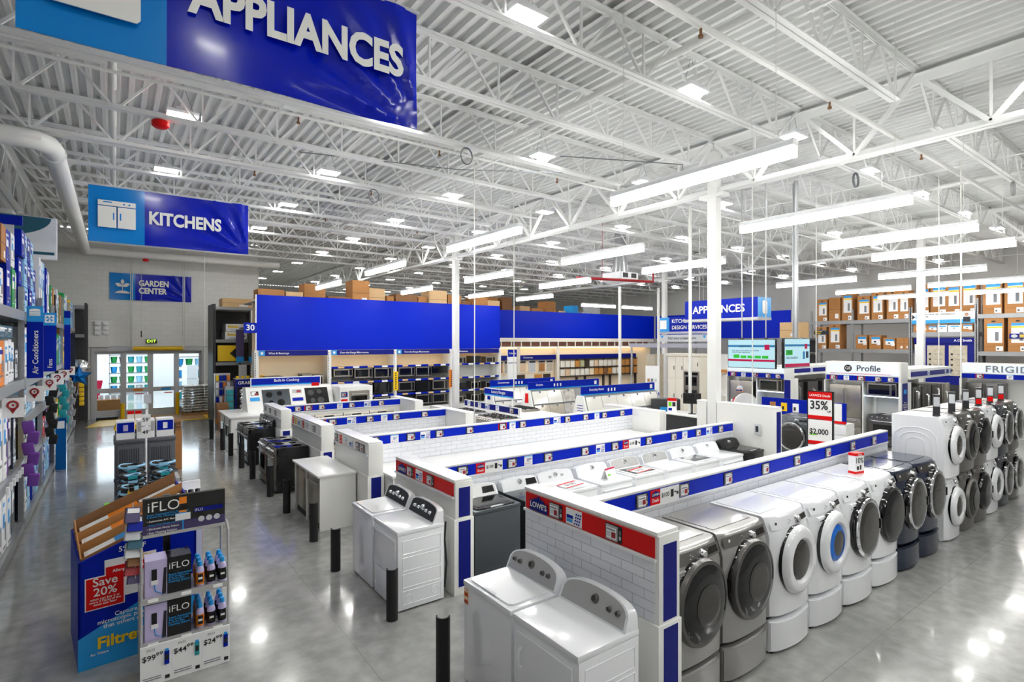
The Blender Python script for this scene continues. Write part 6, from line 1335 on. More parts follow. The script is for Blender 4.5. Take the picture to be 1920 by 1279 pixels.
def ic_kitchen(t, x, z, h):
    s = h * .5; b = MB(); y = -.05
    b.box(x - s * .55, y, z + s * .3, x + s * .55, y + .01, z + s * .48, 'letters').box(x - s * .55, y, z - s * .48, x - s * .02, y + .01, z + s * .27, 'letters').box(x + s * .02, y, z - s * .48, x + s * .55, y + .01, z + s * .27, 'letters')
    b.box(x - s * .4, y - .002, z + s * .4, x - s * .15, y, z + s * .44, 'banner_sky'); b.cyl((x + s * .2, y - .002, z + s * .39), (x + s * .2, y, z + s * .39), s * .03, 'banner_sky'); b.cyl((x + s * .36, y - .002, z + s * .39), (x + s * .36, y, z + s * .39), s * .03, 'banner_sky')
    b.box(x - s * .12, y - .002, z - s * .2, x - s * .08, y, z + s * .05, 'banner_sky').box(x + s * .08, y - .002, z - s * .2, x + s * .12, y, z + s * .05, 'banner_sky'); b.build('cabinet_icon', t)
def ic_plant(t, x, z, h):
    s = h * .5; y = -.05; b = MB(); leaf = lambda cx, cz, a, l: [(cx + l * u * math.cos(a) - k * math.sin(a) * l * .26 * math.sin(math.pi * u), cz + l * u * math.sin(a) + k * math.cos(a) * l * .26 * math.sin(math.pi * u)) for k, us in ((1, [i / 8 for i in range(9)]), (-1, [1 - i / 8 for i in range(1, 8)])) for u in us]
    for a, l, c in ((90, .42, .12), (28, .5, -.02), (152, .5, -.02)): b.prism(leaf(x, z + c * s, R(a), l * s), y, y + .008, 'letters')
    b.box(x - s * .02, y, z - s * .35, x + s * .02, y + .008, z + s * .15, 'letters'); b.prism([(x + math.cos(math.pi * i / 12) * s * .45, z - s * .52 + math.sin(math.pi * i / 12) * s * .2) for i in range(13)], y, y + .008, 'letters'); b.build('plant_icon', t)
def ic_wash(t, x, z, h):
    s = h * .5; y = -.05; b = MB(); b.prism([(x - s * .42, z - s * .6), (x + s * .42, z - s * .6), (x + s * .46, z - s * .55), (x + s * .46, z + s * .5), (x + s * .4, z + s * .56), (x - s * .4, z + s * .56), (x - s * .46, z + s * .5), (x - s * .46, z - s * .55)], y, y + .01, 'letters')
    b.cyl((x, y - .003, z), (x, y, z), s * .3, 'banner_sky', 30); b.cyl((x, y - .005, z), (x, y - .003, z), s * .2, 'letters', 30); b.build('washer_icon', t)
banner((-.55, 5.0, 5.26), 3.02, 1.17, .29, 'very large blue banner reading APPLIANCES at the top of the photo', ['APPLIANCES'], ic_wash, .41, 1.03, .8, .0, wires=.4)
banner((-.44, 14.0, 5.17), 2.98, 1.16, .32, 'blue hanging banner reading KITCHENS with a cabinet icon', ['KITCHENS'], ic_kitchen, .37, 1.02, .8, wires=1.7)
banner((-.18, 27.46, 4.84), 2.88, 1.11, .3, 'blue banner reading GARDEN CENTER on the wall above the door', ['GARDEN', 'CENTER'], ic_plant, .33, .98, .8, wires=.62)

def hanging_signs():
    t = thing('hanging_box_sign', 'blue box sign reading APPLIANCES hung beside the big column', 'sign', (14.0, 10.2, 3.78), R(-90)); MB().box(0, 0, 0, 2.32, .68, .55, 'blue_sign').build('box', t); B('silver_edge', t, -.01, -.01, -.07, 2.33, .69, 0, 'silver_light'); text(t, 'APPLIANCES', .3, (1.12, -.01, .26), 'letters', bold=.02)
    s = B('icon_side', t, 2.32, 0, 0, 2.325, .68, .55, 'blue_light'); MB().prism([(.24, .1), (.44, .1), (.46, .14), (.46, .42), (.4, .46), (.28, .46), (.22, .42), (.22, .14)], 2.326, 2.335, 'letters', 'x').build('can_icon', s)
    for x in (.3, 2.0): MB().tube([(x, .3, .55), (x, .3, 3.8)], .006, 'cable_white', 5).build('hanging_wire', t)
    t = thing('hanging_box_sign', 'blue sign reading KITCHEN DESIGN SERVICES farther back', 'sign', (19.4, 15.55, 3.55), R(-90)); MB().box(0, 0, 0, 2.5, .3, .62, 'blue_sign').build('box', t); B('silver_edge', t, -.01, -.01, -.1, 2.5, .3, 0, 'silver_light'); o = B('icon_square', t, 0, -.008, 0, .62, 0, .62, 'blue_light'); B('icon', o, .14, -.014, .12, .48, -.008, .5, 'letters')
    text(t, 'KITCHEN', .22, (.75, -.01, .44), 'letters', al='LEFT'); text(t, 'DESIGN SERVICES', .22, (.75, -.01, .17), 'letters', al='LEFT')
    for x in (.3, 2.2): MB().tube([(x, .15, .62), (x, .15, 4.0)], .006, 'cable_white', 5).build('hanging_wire', t)
    t = thing('hanging_sign', 'pale strip sign reading Start your project here below the kitchen design sign', 'sign', (19.42, 15.5, 3.12), R(-90)); B('board', t, 0, 0, 0, 2.45, .04, .3, 'paper_grey'); text(t, 'Start your project here.', .15, (1.2, -.006, .15), 'ink')
    for x in (.08, 2.2): MB().prism([(x, .26), (x + .09, .14), (x + .18, .26)], -.006, -.001, 'blue_light').build('arrow', t)
    for x in (.2, 2.2): MB().tube([(x, .02, .3), (x, .02, .35)], .01, 'cable_white', 5).build('hanging_wire', t)
    t = thing('canopy_beam', 'long pale grey beam under the kitchen design sign', 'beam', (19.2, 17.0, 2.86), R(-90)); B('beam', t, 0, 0, 0, 4.4, .1, .18, 'silver_light'); B('post', t, 0.05, 0.02, -2.86, .11, .08, 0, 'silver_light'); B('post', t, 4.3, 0.02, -2.86, 4.36, .08, 0, 'silver_light')
hanging_signs()

# ================================================================ tall shelving on the left of the aisle (its face at x = -1.2)
def left_racks():
    X = -1.2; ys = [9.15 + 2.75 * i for i in range(7)]; rnd = random.Random(21)
    bn = ['nearest', 'second', 'third', 'fourth', 'fifth', 'farthest']
    lev = {0: (.18, 1.2, 2.5, 3.6), 1: (.18, 1.15, 1.85, 2.5, 3.6), 2: (.18, 1.1, 1.8, 2.5, 3.6), 3: (.18, 1.1, 1.8, 2.5, 3.6), 4: (.18, 1.3, 2.45, 3.6), 5: (.18, 1.3, 2.45, 3.6)}
    for k in range(6):
        rack((X, ys[k], 0), 2.75, lev[k], 4.0 if k < 4 else 4.4, f'grey perforated steel shelving of the {bn[k]} left bay', 1.15, R(90), 'galvanised', 'galvanised', beam=.15 if k < 2 else .12, posts=(0, 2.72), back='rack_grey')
    cols = {'w': ('plastic_white', 'white'), 'b': ('blue_sign', 'blue'), 'l': ('blue_pale', 'pale blue'), 't': ('teal_dark', 'teal'), 'k': ('kraft', 'brown'), 'o': ('orange', 'orange'), 'g': ('green', 'green'), 'p': ('purple', 'purple'), 's': ('slate', 'grey'), 'c': ('teal', 'turquoise'), 'y': ('yellow', 'yellow'), 'n': ('navy', 'navy'), 'r': ('red', 'red')}
    fr = {'w': ('paper', 'blue_light'), 'b': ('blue_sign', 'paper'), 'l': ('blue_pale', 'blue_sign'), 't': ('teal_dark', 'paper_grey'), 'k': 'ship', 'o': ('orange', 'paper'), 'g': ('green', 'paper'), 'p': ('purple', 'paper'), 's': ('paper_grey', 'ink'), 'c': ('teal', 'paper'), 'y': ('yellow', 'ink'), 'n': ('navy', 'paper_grey'), 'r': ('red', 'paper')}
    def run(k, z, spec, nm, dz=0, y0=None):
        """spec: list of (code, width, height); boxes stand in a row along the bay, fronts towards the aisle"""
        y = (y0 if y0 is not None else ys[k] + .06); i = 0
        for c, w, h in spec:
            if y + w > ys[k + 1] - .04: break
            col, cn = cols[c]
            carton((X - .03 - rnd.random() * .05, y + w / 2, z + .001 + dz), w - .015, .8, h, f'{cn} carton, {ORD[i]} from the front, {nm}, {bn[k]} left bay', col, fr[c], R(90)); y += w; i += 1
    # nearest bay: cartons of fans and air conditioners
    run(0, .0, [('c', .36, .95), ('w', .3, 1.0), ('w', .3, 1.0), ('w', .32, 1.0), ('w', .32, .98), ('l', .3, .9), ('n', .35, .95)], 'on the floor level')
    run(0, 1.2, [('w', .3, 1.0), ('w', .28, 1.0), ('w', .28, 1.0), ('w', .3, .98), ('p', .3, .95), ('s', .3, .9), ('n', .28, .85), ('y', .28, .5)], 'on the second shelf')
    run(0, 2.5, [('k', .5, .55), ('o', .5, .62), ('w', .3, .62), ('w', .3, .6), ('w', .3, .64), ('w', .3, .6), ('s', .3, .5)], 'on the third shelf')
    run(0, 2.5, [('t', .9, .17), ('t', .5, .17)], 'laid flat on the third shelf', .66, ys[0] + .5)
    run(0, 3.6, [('b', .45, .5), ('w', .42, .5), ('k', .4, .5), ('b', .42, .62), ('g', .35, .6), ('w', .4, .6)], 'lower row on the top shelf')
    run(0, 3.6, [('w', .42, .5), ('b', .45, .52), ('k', .4, .5), ('b', .42, .5), ('w', .35, .5)], 'upper row on the top shelf', .63)
    # second bay
    run(1, .18, [('n', .35, .75), ('w', .3, .8), ('l', .35, .78), ('l', .35, .8), ('b', .3, .75), ('w', .35, .8), ('l', .4, .78)], 'on the floor level')
    run(1, 1.15, [('n', .35, .5), ('p', .3, .45), ('s', .3, .5), ('g', .35, .45), ('w', .4, .5), ('l', .5, .48)], 'on the second shelf')
    run(1, 1.85, [('w', .5, .35), ('l', .5, .42), ('l', .5, .4), ('w', .4, .38), ('w', .4, .4)], 'on the third shelf')
    run(1, 2.5, [('w', .45, .85), ('w', .45, .85), ('w', .45, .82), ('s', .5, .8), ('w', .5, .8)], 'behind the aisle blade sign')
    for r, dz in enumerate((0, .46, .92)): run(1, 3.6, [('b', .45, .44), ('l', .45, .44), ('b', .45, .44), ('l', .45, .44), ('b', .45, .44)][:5 - (r == 2)], ('lowest row', 'middle row', 'topmost row')[r] + ' above the blade sign', dz)
    # third bay
    run(2, .18, [('l', .4, .8), ('b', .3, .8), ('l', .4, .78), ('w', .4, .8), ('l', .4, .78), ('b', .3, .8)], 'on the floor level')
    run(2, 1.1, [('s', .4, .5), ('r', .4, .4), ('n', .3, .5), ('s', .4, .5), ('b', .3, .5)], 'on the second shelf'); run(2, 1.8, [('l', .35, .55), ('w', .3, .58), ('l', .35, .55), ('w', .3, .58), ('w', .35, .55), ('l', .4, .5)], 'on the third shelf')
    run(2, 2.5, [('w', .5, .8), ('n', .4, .8), ('w', .5, .8), ('l', .5, .8)], 'behind the fans sign')
    run(2, 3.6, [('w', .28, 1.25), ('w', .28, 1.2), ('l', .28, 1.2), ('w', .28, 1.15), ('b', .28, 1.15), ('w', .28, 1.1), ('w', .28, 1.1), ('w', .3, 1.1)], 'tall row on the top shelf')
    for k in (3, 4, 5):
        L = lev[k]
        for j, z in enumerate(L):
            hgt = (L[j + 1] - z - .22) if j + 1 < len(L) else 1.0
            sp = [(rnd.choice('wwllsbnktgy' if j else 'wlwlbs'), rnd.choice((.32, .4, .48)), hgt * rnd.uniform(.7, 1)) for _ in range(8)]
            run(k, z, sp, ('on the floor level', 'on the second shelf', 'on the third shelf', 'on the fourth shelf', 'on the top shelf')[min(j, 4)] if len(L) == 5 else ('on the floor level', 'on the second shelf', 'on the third shelf', 'on the top shelf')[j])
    # large white display board and tall boards on the top shelf
    t = thing('display_board', 'large round-cornered white product board with a dark blue arc on the top shelf', 'board', (-1.5, 15.2, 4.86), R(0)); MB().box(-.5, 0, 0, .5, .06, .9, 'plastic_white').build('board', t, bev=.03, seg=3)
    MB().prism([(-.5, .9)] + [(-.5 + .9 * math.cos(a * math.pi / 24), .9 - .42 * math.sin(a * math.pi / 24) - .02) for a in range(13)][::-1], -.006, -.001, 'teal_dark').build('blue_arc', t); B('blue_band', t, -.5, -.006, .1, .45, -.001, .16, 'teal_dark')
    t = thing('header_board', 'blue and black header board on top of the nearest left shelving', 'board', (-1.75, 11.2, 4.9)); B('board', t, -.8, 0, 0, .6, .06, .14, 'blue_sign'); B('stand', t, -.7, .02, -.3, .5, .05, 0, 'paper_grey')
    # blade signs
    for i, (y, s, l, q) in enumerate(((11.98, 'Air Conditioners', 'tall blue blade sign reading Air Conditioners', 0), (14.5, 'Fans', 'tall blue blade sign reading Fans', 1))):
        t = thing('blade_sign', l, 'sign', (-1.2, y, 2.5)); w = .21; h = 1.2
        B('board', t, .02, 0, 0, .02 + w, .03, h, 'blue_sign'); B('head', t, .02, -.004, h - .26, .02 + w, .0, h, 'blue_light'); o = text(t, s, .105, (.02 + w * .55, -.008, .07), 'letters', al='LEFT', rot=(R(90), R(-90), 0), bold=.008)
        b = MB()
        if q == 0:
            b.lathe([(.03, -.006), (.07, -.006), (.07, -.004), (.03, -.004)], 'letters', 20, (.125, 0, h - .07), sz=.4); b.box(.055, -.008, h - .16, .195, -.004, h - .07, 'letters')
            for r in range(3): b.box(.055, -.01, h - .145 + r * .025, .195, -.008, h - .14 + r * .025, 'blue_light')
        else:
            b.box(.05, -.006, h - .205, .2, -.004, h - .045, 'letters')
            for r in range(4): a = r * math.pi / 2 + .5; b.add([(.125, -.009, h - .125), (.125 + .065 * math.cos(a), -.009, h - .125 + .065 * math.sin(a)), (.125 + .065 * math.cos(a + .7), -.009, h - .125 + .065 * math.sin(a + .7))], [(0, 1, 2)], 'blue_light')
        b.build('icon', t); B('bracket', t, 0.0, .0, .9, .03, .03, .95, 'galvanised')
    t = thing('blade_sign', 'narrow blue blade sign on the fifth left bay', 'sign', (-1.2, 20.2, 2.3)); B('board', t, .02, 0, 0, .16, .03, 1.7, 'blue_sign'); B('head', t, .02, -.004, 1.3, .16, 0, 1.5, 'blue_light')
    t = thing('blade_sign', 'narrow dark blade sign near the garden wall on the left', 'sign', (-1.2, 23.0, 2.2)); B('board', t, .02, 0, 0, .14, .03, 1.2, 'navy'); B('bracket', t, -.05, .01, .5, .02, .03, .55, 'galvanised')
    # round red pin markers under the beam
    for i, y in enumerate((9.7, 12.1, 14.7, 16.6, 18.6, 21.2)):
        t = thing('shelf_marker', f'white card with a dark red map pin on the shelf edge, {ORD[i]} from the front', 'sign', (-1.2, y, 2.1)); MB().box(.0, 0, 0, .22, .01, .26, 'paper').build('card', t)
        b = MB(); b.tube([(.11 + .05 * math.cos(a * math.pi / 10), -.004, .165 + .05 * math.sin(a * math.pi / 10)) for a in range(21)], .014, 'red_dark', 6); b.cyl((.11, -.006, .165), (.11, -.001, .165), .014, 'red_dark', 10); b.prism([(.07, .12), (.15, .12), (.11, .05)], -.005, -.001, 'red_dark'); b.build('pin', t)
    # hanging clip strips
    def strip(x, y, z0, n, m, l, w=.14):
        t = thing('clip_strip', l, 'clip strip', (x, y, 0)); MB().tube([(0, 0, z0 + n * .17), (0, 0, z0)], .006, 'paper_grey', 5).build('strip', t)
        for q in range(n): o = MB().box(-w / 2, -.04, 0, w / 2, .04, .2, m).build('package', t, bev=.02); o.location = (.015 * (-1) ** q, 0, z0 + q * .165); o.rotation_euler = (R(12), R(8 * (-1) ** q), 0)
    strip(-1.06, 11.3, .85, 6, 'purple', 'clip strip hung with bright purple gloves at the second shelf post'); strip(-1.08, 15.0, .95, 7, 'black_matte', 'clip strip hung with black packages at the third shelf post')
    strip(-1.06, 18.2, 1.0, 6, 'teal', 'clip strip hung with turquoise and green packages'); strip(-1.04, 20.6, .6, 8, 'foil_silver', 'long clip strip of shiny silver packages'); strip(-1.06, 22.0, .5, 8, 'black_matte', 'clip strip of dark packages near the balloons')
    t = thing('red_package', 'bright red package standing out on the third left bay', 'package', (-1.19, 16.0, 1.35)); B('package', t, 0, 0, 0, .06, .3, .36, 'red'); B('hook', t, -.08, .1, .3, 0, .12, .32, 'galvanised')
    t = thing('long_blue_carton', 'very tall narrow bright blue carton standing on the floor at the shelf end', 'box', (-1.16, 17.1, 0)); B('body', t, 0, 0, 0, .2, .3, 1.25, 'foil_blue'); B('label', t, .03, -.004, 1.0, .17, 0, 1.18, 'paper')
    # price channel clips of the nearest shelf
    t = thing('shelf_clips', 'row of white price clips along the nearest low shelf edge', 'price holder', (-1.16, 9.7, 1.08)); [B('clip', t, 0, q * .28, 0, .03, q * .28 + .06, .1, 'plastic_white') for q in range(8)]
    # balloons
    def star(cx, cz, r): return [(cx + (r if i % 2 == 0 else r * .5) * math.cos(math.pi / 2 + i * math.pi / 5), cz + (r if i % 2 == 0 else r * .5) * math.sin(math.pi / 2 + i * math.pi / 5)) for i in range(10)]
    t = thing('star_balloon', 'shiny blue star-shaped foil balloon at the end of the left shelving', 'balloon', (-.98, 23.3, 1.95)); b = MB(); P = star(0, 0, .38); n = 10
    v = [(x, 0, z) for x, z in P] + [(x * .72, -.1, z * .72) for x, z in P] + [(x * .72, .1, z * .72) for x, z in P] + [(0, -.15, 0), (0, .15, 0)]
    b.add(v, [(i, (i + 1) % n, n + (i + 1) % n, n + i) for i in range(n)] + [(i, 2 * n + i, 2 * n + (i + 1) % n, (i + 1) % n) for i in range(n)] + [(n + i, n + (i + 1) % n, 30) for i in range(n)] + [(2 * n + (i + 1) % n, 2 * n + i, 31) for i in range(n)], 'foil_blue', True); b.build('balloon', t); MB().tube([(0, 0, -.3), (-.1, 0, -.9)], .004, 'paper', 4).build('string', t)
    t = thing('round_balloon', 'round silver foil balloon behind the blue star balloon', 'balloon', (-1.0, 24.3, 2.2)); MB().lathe([(.001, -.12), (.2, -.09), (.3, 0), (.2, .09), (.001, .12)], 'foil_silver', 24).build('balloon', t); MB().tube([(0, 0, -.28), (-.05, 0, -.9)], .004, 'paper', 4).build('string', t)
    t = thing('paper_chain', 'yellow hanging chain of packages under the blue star balloon', 'clip strip', (-.93, 24.0, .9)); [MB().box(-.07, -.05, q * .16, .07, .05, q * .16 + .14, 'yellow').build('package', t, bev=.02) for q in range(5)]
    # dark end rack at the garden wall
    rack((-2.0, 26.35, 0), 1.1, (1.2, 2.4, 3.4, 4.5), 4.6, 'dark perforated rack end at the garden wall on the left', 1.0, 0, 'rack_grey', 'rack_dark', back='rack_dark')
    carton((-1.5, 26.45, 3.401), .5, .6, .3, 'brown carton in the dark rack end on the left', 'kraft', 'ship'); carton((-1.45, 26.45, 1.201), .7, .6, .5, 'lower carton in the dark rack end on the left', 'kraft_dark', 'ship')
left_racks()

# ================================================================ displays standing in the main aisle
def aisle():
    # air filter display bin
    t = thing('filter_display', 'blue cardboard filter display with red Save 20% patch and yellow lettering', 'display', (-.28, 6.5, 0), R(6))
    w = .98; MB().prism([(0, 0), (w, 0), (w, 1.38), (0, 1.02)], 0, .03, 'blue_sign').build('front_panel', t); MB().prism([(0, 0), (w, 0), (w, 1.45), (0, 1.1)], .95, .97, 'kraft').build('back_panel', t); MB().prism([(0, 0), (.97, 0), (.97, 1.1), (0, 1.02)], 0, .02, 'blue_sign', 'x').build('side_panel', t); MB().prism([(0, 0), (.97, 0), (.97, 1.45), (0, 1.38)], w - .02, w, 'blue_sign', 'x').build('side_panel', t)
    MB().prism([(0, 0), (w, 0), (w, .42), (w * .55, .55), (0, .3)], -.004, 0, 'foil_blue' if 0 else 'blue_light').build('light_wave', t)
    MB().box(.05, -.01, .55, .36, -.004, .86, 'paper').box(.06, -.014, .56, .35, -.01, .85, 'red').build('red_patch', t)
    text(t, 'Save\n20%', .11, (.205, -.018, .76), 'letters'); text(t, 'when you buy 2 or\nmore 3 Packs of the\nsame size filter', .03, (.205, -.018, .625), 'letters'); text(t, 'Captures\nmicroscopic particles\nthat others can’t.', .055, (.38, -.018, .42), 'letters'); text(t, 'Filtrete', .15, (.36, -.018, .22), 'yellow', bold=.03); text(t, 'Air Filters', .035, (.16, -.018, .13), 'letters'); text(t, '5% OFF', .07, (.42, -.018, 1.08), 'letters')
    text(t, 'Filtrete', .07, (.48, -.02, .97), 'yellow', bold=.03); b = MB(); b.box(.2, -.008, .62, .62, -.004, 1.0, 'paper').box(.21, -.012, .84, .62, -.008, .93, 'red'); b.build('pack_picture', t); text(t, 'Allergen Defense', .04, (.4, -.016, .885), 'letters')
    for i in range(3):
        y0 = .06 + i * .27; zl = 1.0 + .05 * i; zr = zl + .37; ea, eb = .015, w - .015
        o = MB().prism([(ea, zl - .12), (eb, zr - .12), (eb, zr + .035), (ea, zl + .035)], y0, y0 + .012, 'kraft').prism([(y0, zl - .06), (y0 + .24, zl - .02), (y0 + .24, zl + .12), (y0, zl + .04)], .02, .032, 'kraft', 'x').build('cardboard_tray', t)
        q = lambda u: zl + (zr - zl) * u / w
        MB().prism([(.06, q(.06) - .08), (.52, q(.52) - .08), (.52, q(.52) + .015), (.06, q(.06) + .015)], y0 + .02, y0 + .2, 'paper').build('filter_pack', o)
        MB().prism([(.3, q(.3) - .07), (.56, q(.56) - .07), (.56, q(.56) + .02), (.3, q(.3) + .02)], y0 + .018, y0 + .2, 'orange' if i else 'blue_light').prism([(.58, q(.58) - .08), (.92, q(.92) - .08), (.92, q(.92) + .01), (.58, q(.58) + .01)], y0 + .02, y0 + .2, 'paper').build('filter_label', o)
    MB().prism([(.02, 1.0), (w - .04, 1.3), (w - .04, 1.58), (.05, 1.22), (.02, 1.18)], .86, .875, 'kraft_dark').build('rear_flap', t)
    t = thing('clip_strip', 'dangling strip of blister packs on the corner of the black display', 'clip strip', (.13, 5.93, 0)); MB().tube([(0, 0, 1.66), (.02, 0, .95)], .004, 'paper_grey', 5).build('strip', t)
    for q, m in enumerate(('grape', 'red_dark', 'kraft_dark', 'paper_grey', 'teal_dark', 'paper_grey', 'blue_sign', 'grape')): o = MB().box(-.055, -.02, 0, .055, .02, .13, m).box(-.045, -.022, .08, .045, -.02, .12, 'paper').build('blister_pack', t); o.location = (.01 * (-1) ** q, -.012 * q, .93 + q * .082); o.rotation_euler = (R(-20), R(10), R(12))
    # cleaning system display
    t = thing('cleaner_display', 'wire display with black header board and three price cards', 'display', (.18, 5.9, 0)); W = .72
    for x in (0, W - .02):
        b = MB(); b.tube([(x + .01, .0, .0), (x + .01, .0, 1.28), (x + .01, .1, 1.34), (x + .01, .42, 1.3), (x + .01, .45, 0)], .012, 'silver_light', 8); b.build('side_frame', t)
    B('back_post', t, .2, .38, 0, .26, .44, 1.6, 'black'); 
    for z in (.36, .76): o = B('shelf', t, .0, 0.02, z - .03, W, .44, z, 'silver_light'); B('shelf_edge', o, 0, -.01, z - .035, W, .02, z + .015, 'silver_light'); [B('price_label', o, .06 + q * .26, -.014, z - .02, .14 + q * .26, -.01, z + .01, 'paper') for q in range(3)]
    h = MB().box(.02, -.02, 1.34, W - .04, .03, 1.68, 'black_gloss').box(.02, -.024, 1.33, W - .04, .03, 1.36, 'silver_light').box(.02, -.024, 1.36, W - .04, -.019, 1.44, 'grape').build('header_board', t)
    text(h, 'iFLO', .13, (.05, -.027, 1.6), 'letters', al='LEFT', bold=-.004); 
    for q, s in enumerate(('Smart Automated A/C Drain Line\n& Drain Pan Cleaning System', '• Automates A/C Maintenance &', '  Keep Your Drain Line Clean', '• Eliminates Musty Odors', '• Easy Cleaning Solution')): text(h, s, .024, (.05, -.027, 1.525 - q * .035 - (0.012 if q else 0)), 'blue_light' if q in (0, 2) else 'letters', al='LEFT', bold=.01)
    b = MB(); b.box(.3, -.028, 1.5, .36, -.022, 1.66, 'orange').box(.3, -.03, 1.54, .36, -.028, 1.6, 'black').box(.27, -.034, 1.45, .39, -.024, 1.51, 'plastic_white').box(.3, -.03, 1.505, .36, -.024, 1.52, 'blue_light').box(.325, -.03, 1.36, .335, -.024, 1.45, 'blue_light'); b.build('product_picture', h)
    b = MB(); [b.lathe([(.001, -.026), (.026, -.026), (.026, -.022), (.001, -.022)], 'paper_grey', 18, (.48 + q * .065, 0, 1.43)) for q in range(3)]; b.box(.42, -.026, 1.5, .66, -.022, 1.54, 'blue_dark'); b.build('round_pictures', h); text(h, 'iFLO', .035, (.46, -.03, 1.52), 'letters', bold=0)
    B('lower_card', t, 0, -.03, .0, W, -.02, .36, 'paper')
    for q, (s, c) in enumerate((('$99⁹⁹', 'blue_sign'), ('$44⁹⁹', 'teal'), ('$24⁹⁹', 'blue_sign'))):
        x = q * W / 3; o = B('price_card', t, x + .003, -.036, .003, x + W / 3 - .003, -.03, .357, 'paper'); text(o, s, .068, (x + .095, -.04, .25), 'ink', bold=.012); text(o, 'iFLO', .032, (x + .08, -.04, .32), 'ink', bold=-.004)
        b = MB(); b.box(x + .185, -.045, .16, x + .222, -.036, .28, c).box(x + .19, -.047, .2, x + .217, -.045, .25, 'black').box(x + .19, -.045, .28, x + .217, -.036, .3, 'blue_light').box(x + .19, -.04, .03, x + .225, -.036, .06, 'ink'); b.box(x + .02, -.04, .05, x + .16, -.036, .056, 'ink_grey').box(x + .02, -.04, .07, x + .16, -.036, .076, 'ink_grey'); b.build('print', o)
    # boxes and bottles on the shelves
    for q, z in enumerate((.361, .761)):
        t = thing('product_box', f'purple and black box with a drain line picture on the {"lower" if q == 0 else "upper"} display shelf', 'box', (.22, 5.93, z)); MB().box(0, 0, 0, .36, .22, .34, 'lilac').box(.17, -.003, 0, .362, .22, .342, 'black').build('box', t)
        text(t, 'iFLO', .085, (.265, -.008, .26), 'letters', bold=-.004); text(t, 'Smart Automated\nA/C Drain Line\n& Drain Pan\nCleaning System', .026, (.18, -.008, .15), 'blue_light', al='LEFT')
        b = MB(); b.box(.05, -.006, .15, .09, -.001, .26, 'black').box(.045, -.008, .12, .1, -.001, .16, 'plastic_white').prism([(.13, .02), (.16, .02), (.165, .26), (.145, .26)], -.005, -.001, 'ink'); b.tube([(.07, -.004, .12), (.08, -.004, .06), (.13, -.004, .03)], .004, 'blue_light', 5); b.build('picture', t)
    pb = None; n = 0
    for q, z in enumerate((.361, .761)):
        for r in range(3):
            for c in range(3):
                lab = f'blue-capped cleaner bottle on the {"lower" if q == 0 else "upper"} shelf, {ORD[c]} column, {("front", "middle", "back")[r]} row'; loc = (.66 + c * .095, 5.985 + r * .11, z)
                t = thing('cleaner_bottle', lab, 'bottle', loc, 0, 'blue-capped cleaner bottles'); MB().lathe([(.001, 0), (.034, 0), (.037, .01), (.037, .14), (.03, .17), (.018, .185), (.018, .19), (.001, .19)], 'lilac', 18, ax='z').build('bottle', t); MB().lathe([(.001, .188), (.023, .188), (.023, .2), (.019, .23), (.001, .232)], 'blue_light', 16, ax='z').build('cap', t)
                MB().lathe([(.0375, .02), (.0378, .02), (.0378, .13), (.0375, .13)], 'orange' if c == 0 else 'black', 18, ax='z').box(-.022, -.0395, .04, .022, -.036, .12, 'black').box(-.018, -.041, .07, .018, -.0392, .09, 'letters').build('label', t)
    # bins of hoses behind
    t = thing('hose_pallet', 'low bin packed with coiled hoses in the aisle', 'bin', (.0, 9.6, 0)); B('bin', t, 0, 0, 0, .86, 1.5, .55, 'resin_dark')
    k = 0
    for r in range(3):
        for c in range(2):
            for lv in range(8 - r):
                z = .56 + lv * .075; b = MB(); cx, cy = .22 + c * .42, 9.85 + (2 - r) * .42
                lab = f'flat coil of hose, {("right", "left")[c == 0]} stack of the {("rear", "middle", "front")[r]} pair, {ORD[lv]} from below'
                for q in range(3): b.tube([(cx + (.1 + q * .035) * math.cos(a / 14 * 2 * math.pi), cy + (.1 + q * .035) * math.sin(a / 14 * 2 * math.pi), z + .02 + .01 * math.sin(a + q)) for a in range(15)], .018, 'black_matte' if (lv + q) % 3 else 'blue_pale', 6)
                t2 = thing('coiled_hose', lab, 'hose', (0, 0, 0), 0, 'coiled hoses in the aisle bin'); b.build('coil', t2); B('wrapper', t2, cx - .06, cy - .19, z, cx + .06, cy - .17, z + .05, ('teal', 'blue_pale')[lv % 2]); k += 1
    t = thing('bottle_crate', 'cardboard tray of yellow spray bottles with black caps', 'tray', (.1, 8.6, 0)); B('stand', t, 0, 0, 0, .7, .6, .92, 'paper_grey'); B('white_card', t, -.01, -.01, .9, .72, 0, 1.08, 'paper')
    for q in range(12): t2 = thing('spray_bottle', f'yellow bottle with black cap in the white tray, {ORD[q % 6]} in the {"front" if q < 6 else "back"} row', 'bottle', (.18 + (q % 6) * .11, 8.78 + (q // 6) * .2, .921), 0, 'yellow bottles in the tray'); MB().lathe([(.001, 0), (.04, 0), (.042, .16), (.02, .2), (.001, .2)], 'yellow', 14, ax='z').build('bottle', t2); MB().cyl((0, 0, .2), (0, 0, .25), .03, 'black', 12).build('cap', t2); B('label', t2, -.02, -.045, .05, .02, -.04, .13, 'black')
    t = thing('open_carton', 'open brown carton and tilted silver card behind the black display', 'box', (.42, 7.6, 0)); B('stand', t, -.2, 0, 0, .45, .5, .95, 'kraft'); MB().prism([(-.2, .95), (.1, .95), (.02, 1.12), (-.25, 1.05)], 0, .5, 'kraft').build('flap', t); MB().prism([(.2, .95), (.3, .95), (.22, 1.45), (.18, 1.45)], .1, .5, 'galvanised').build('silver_card', t)
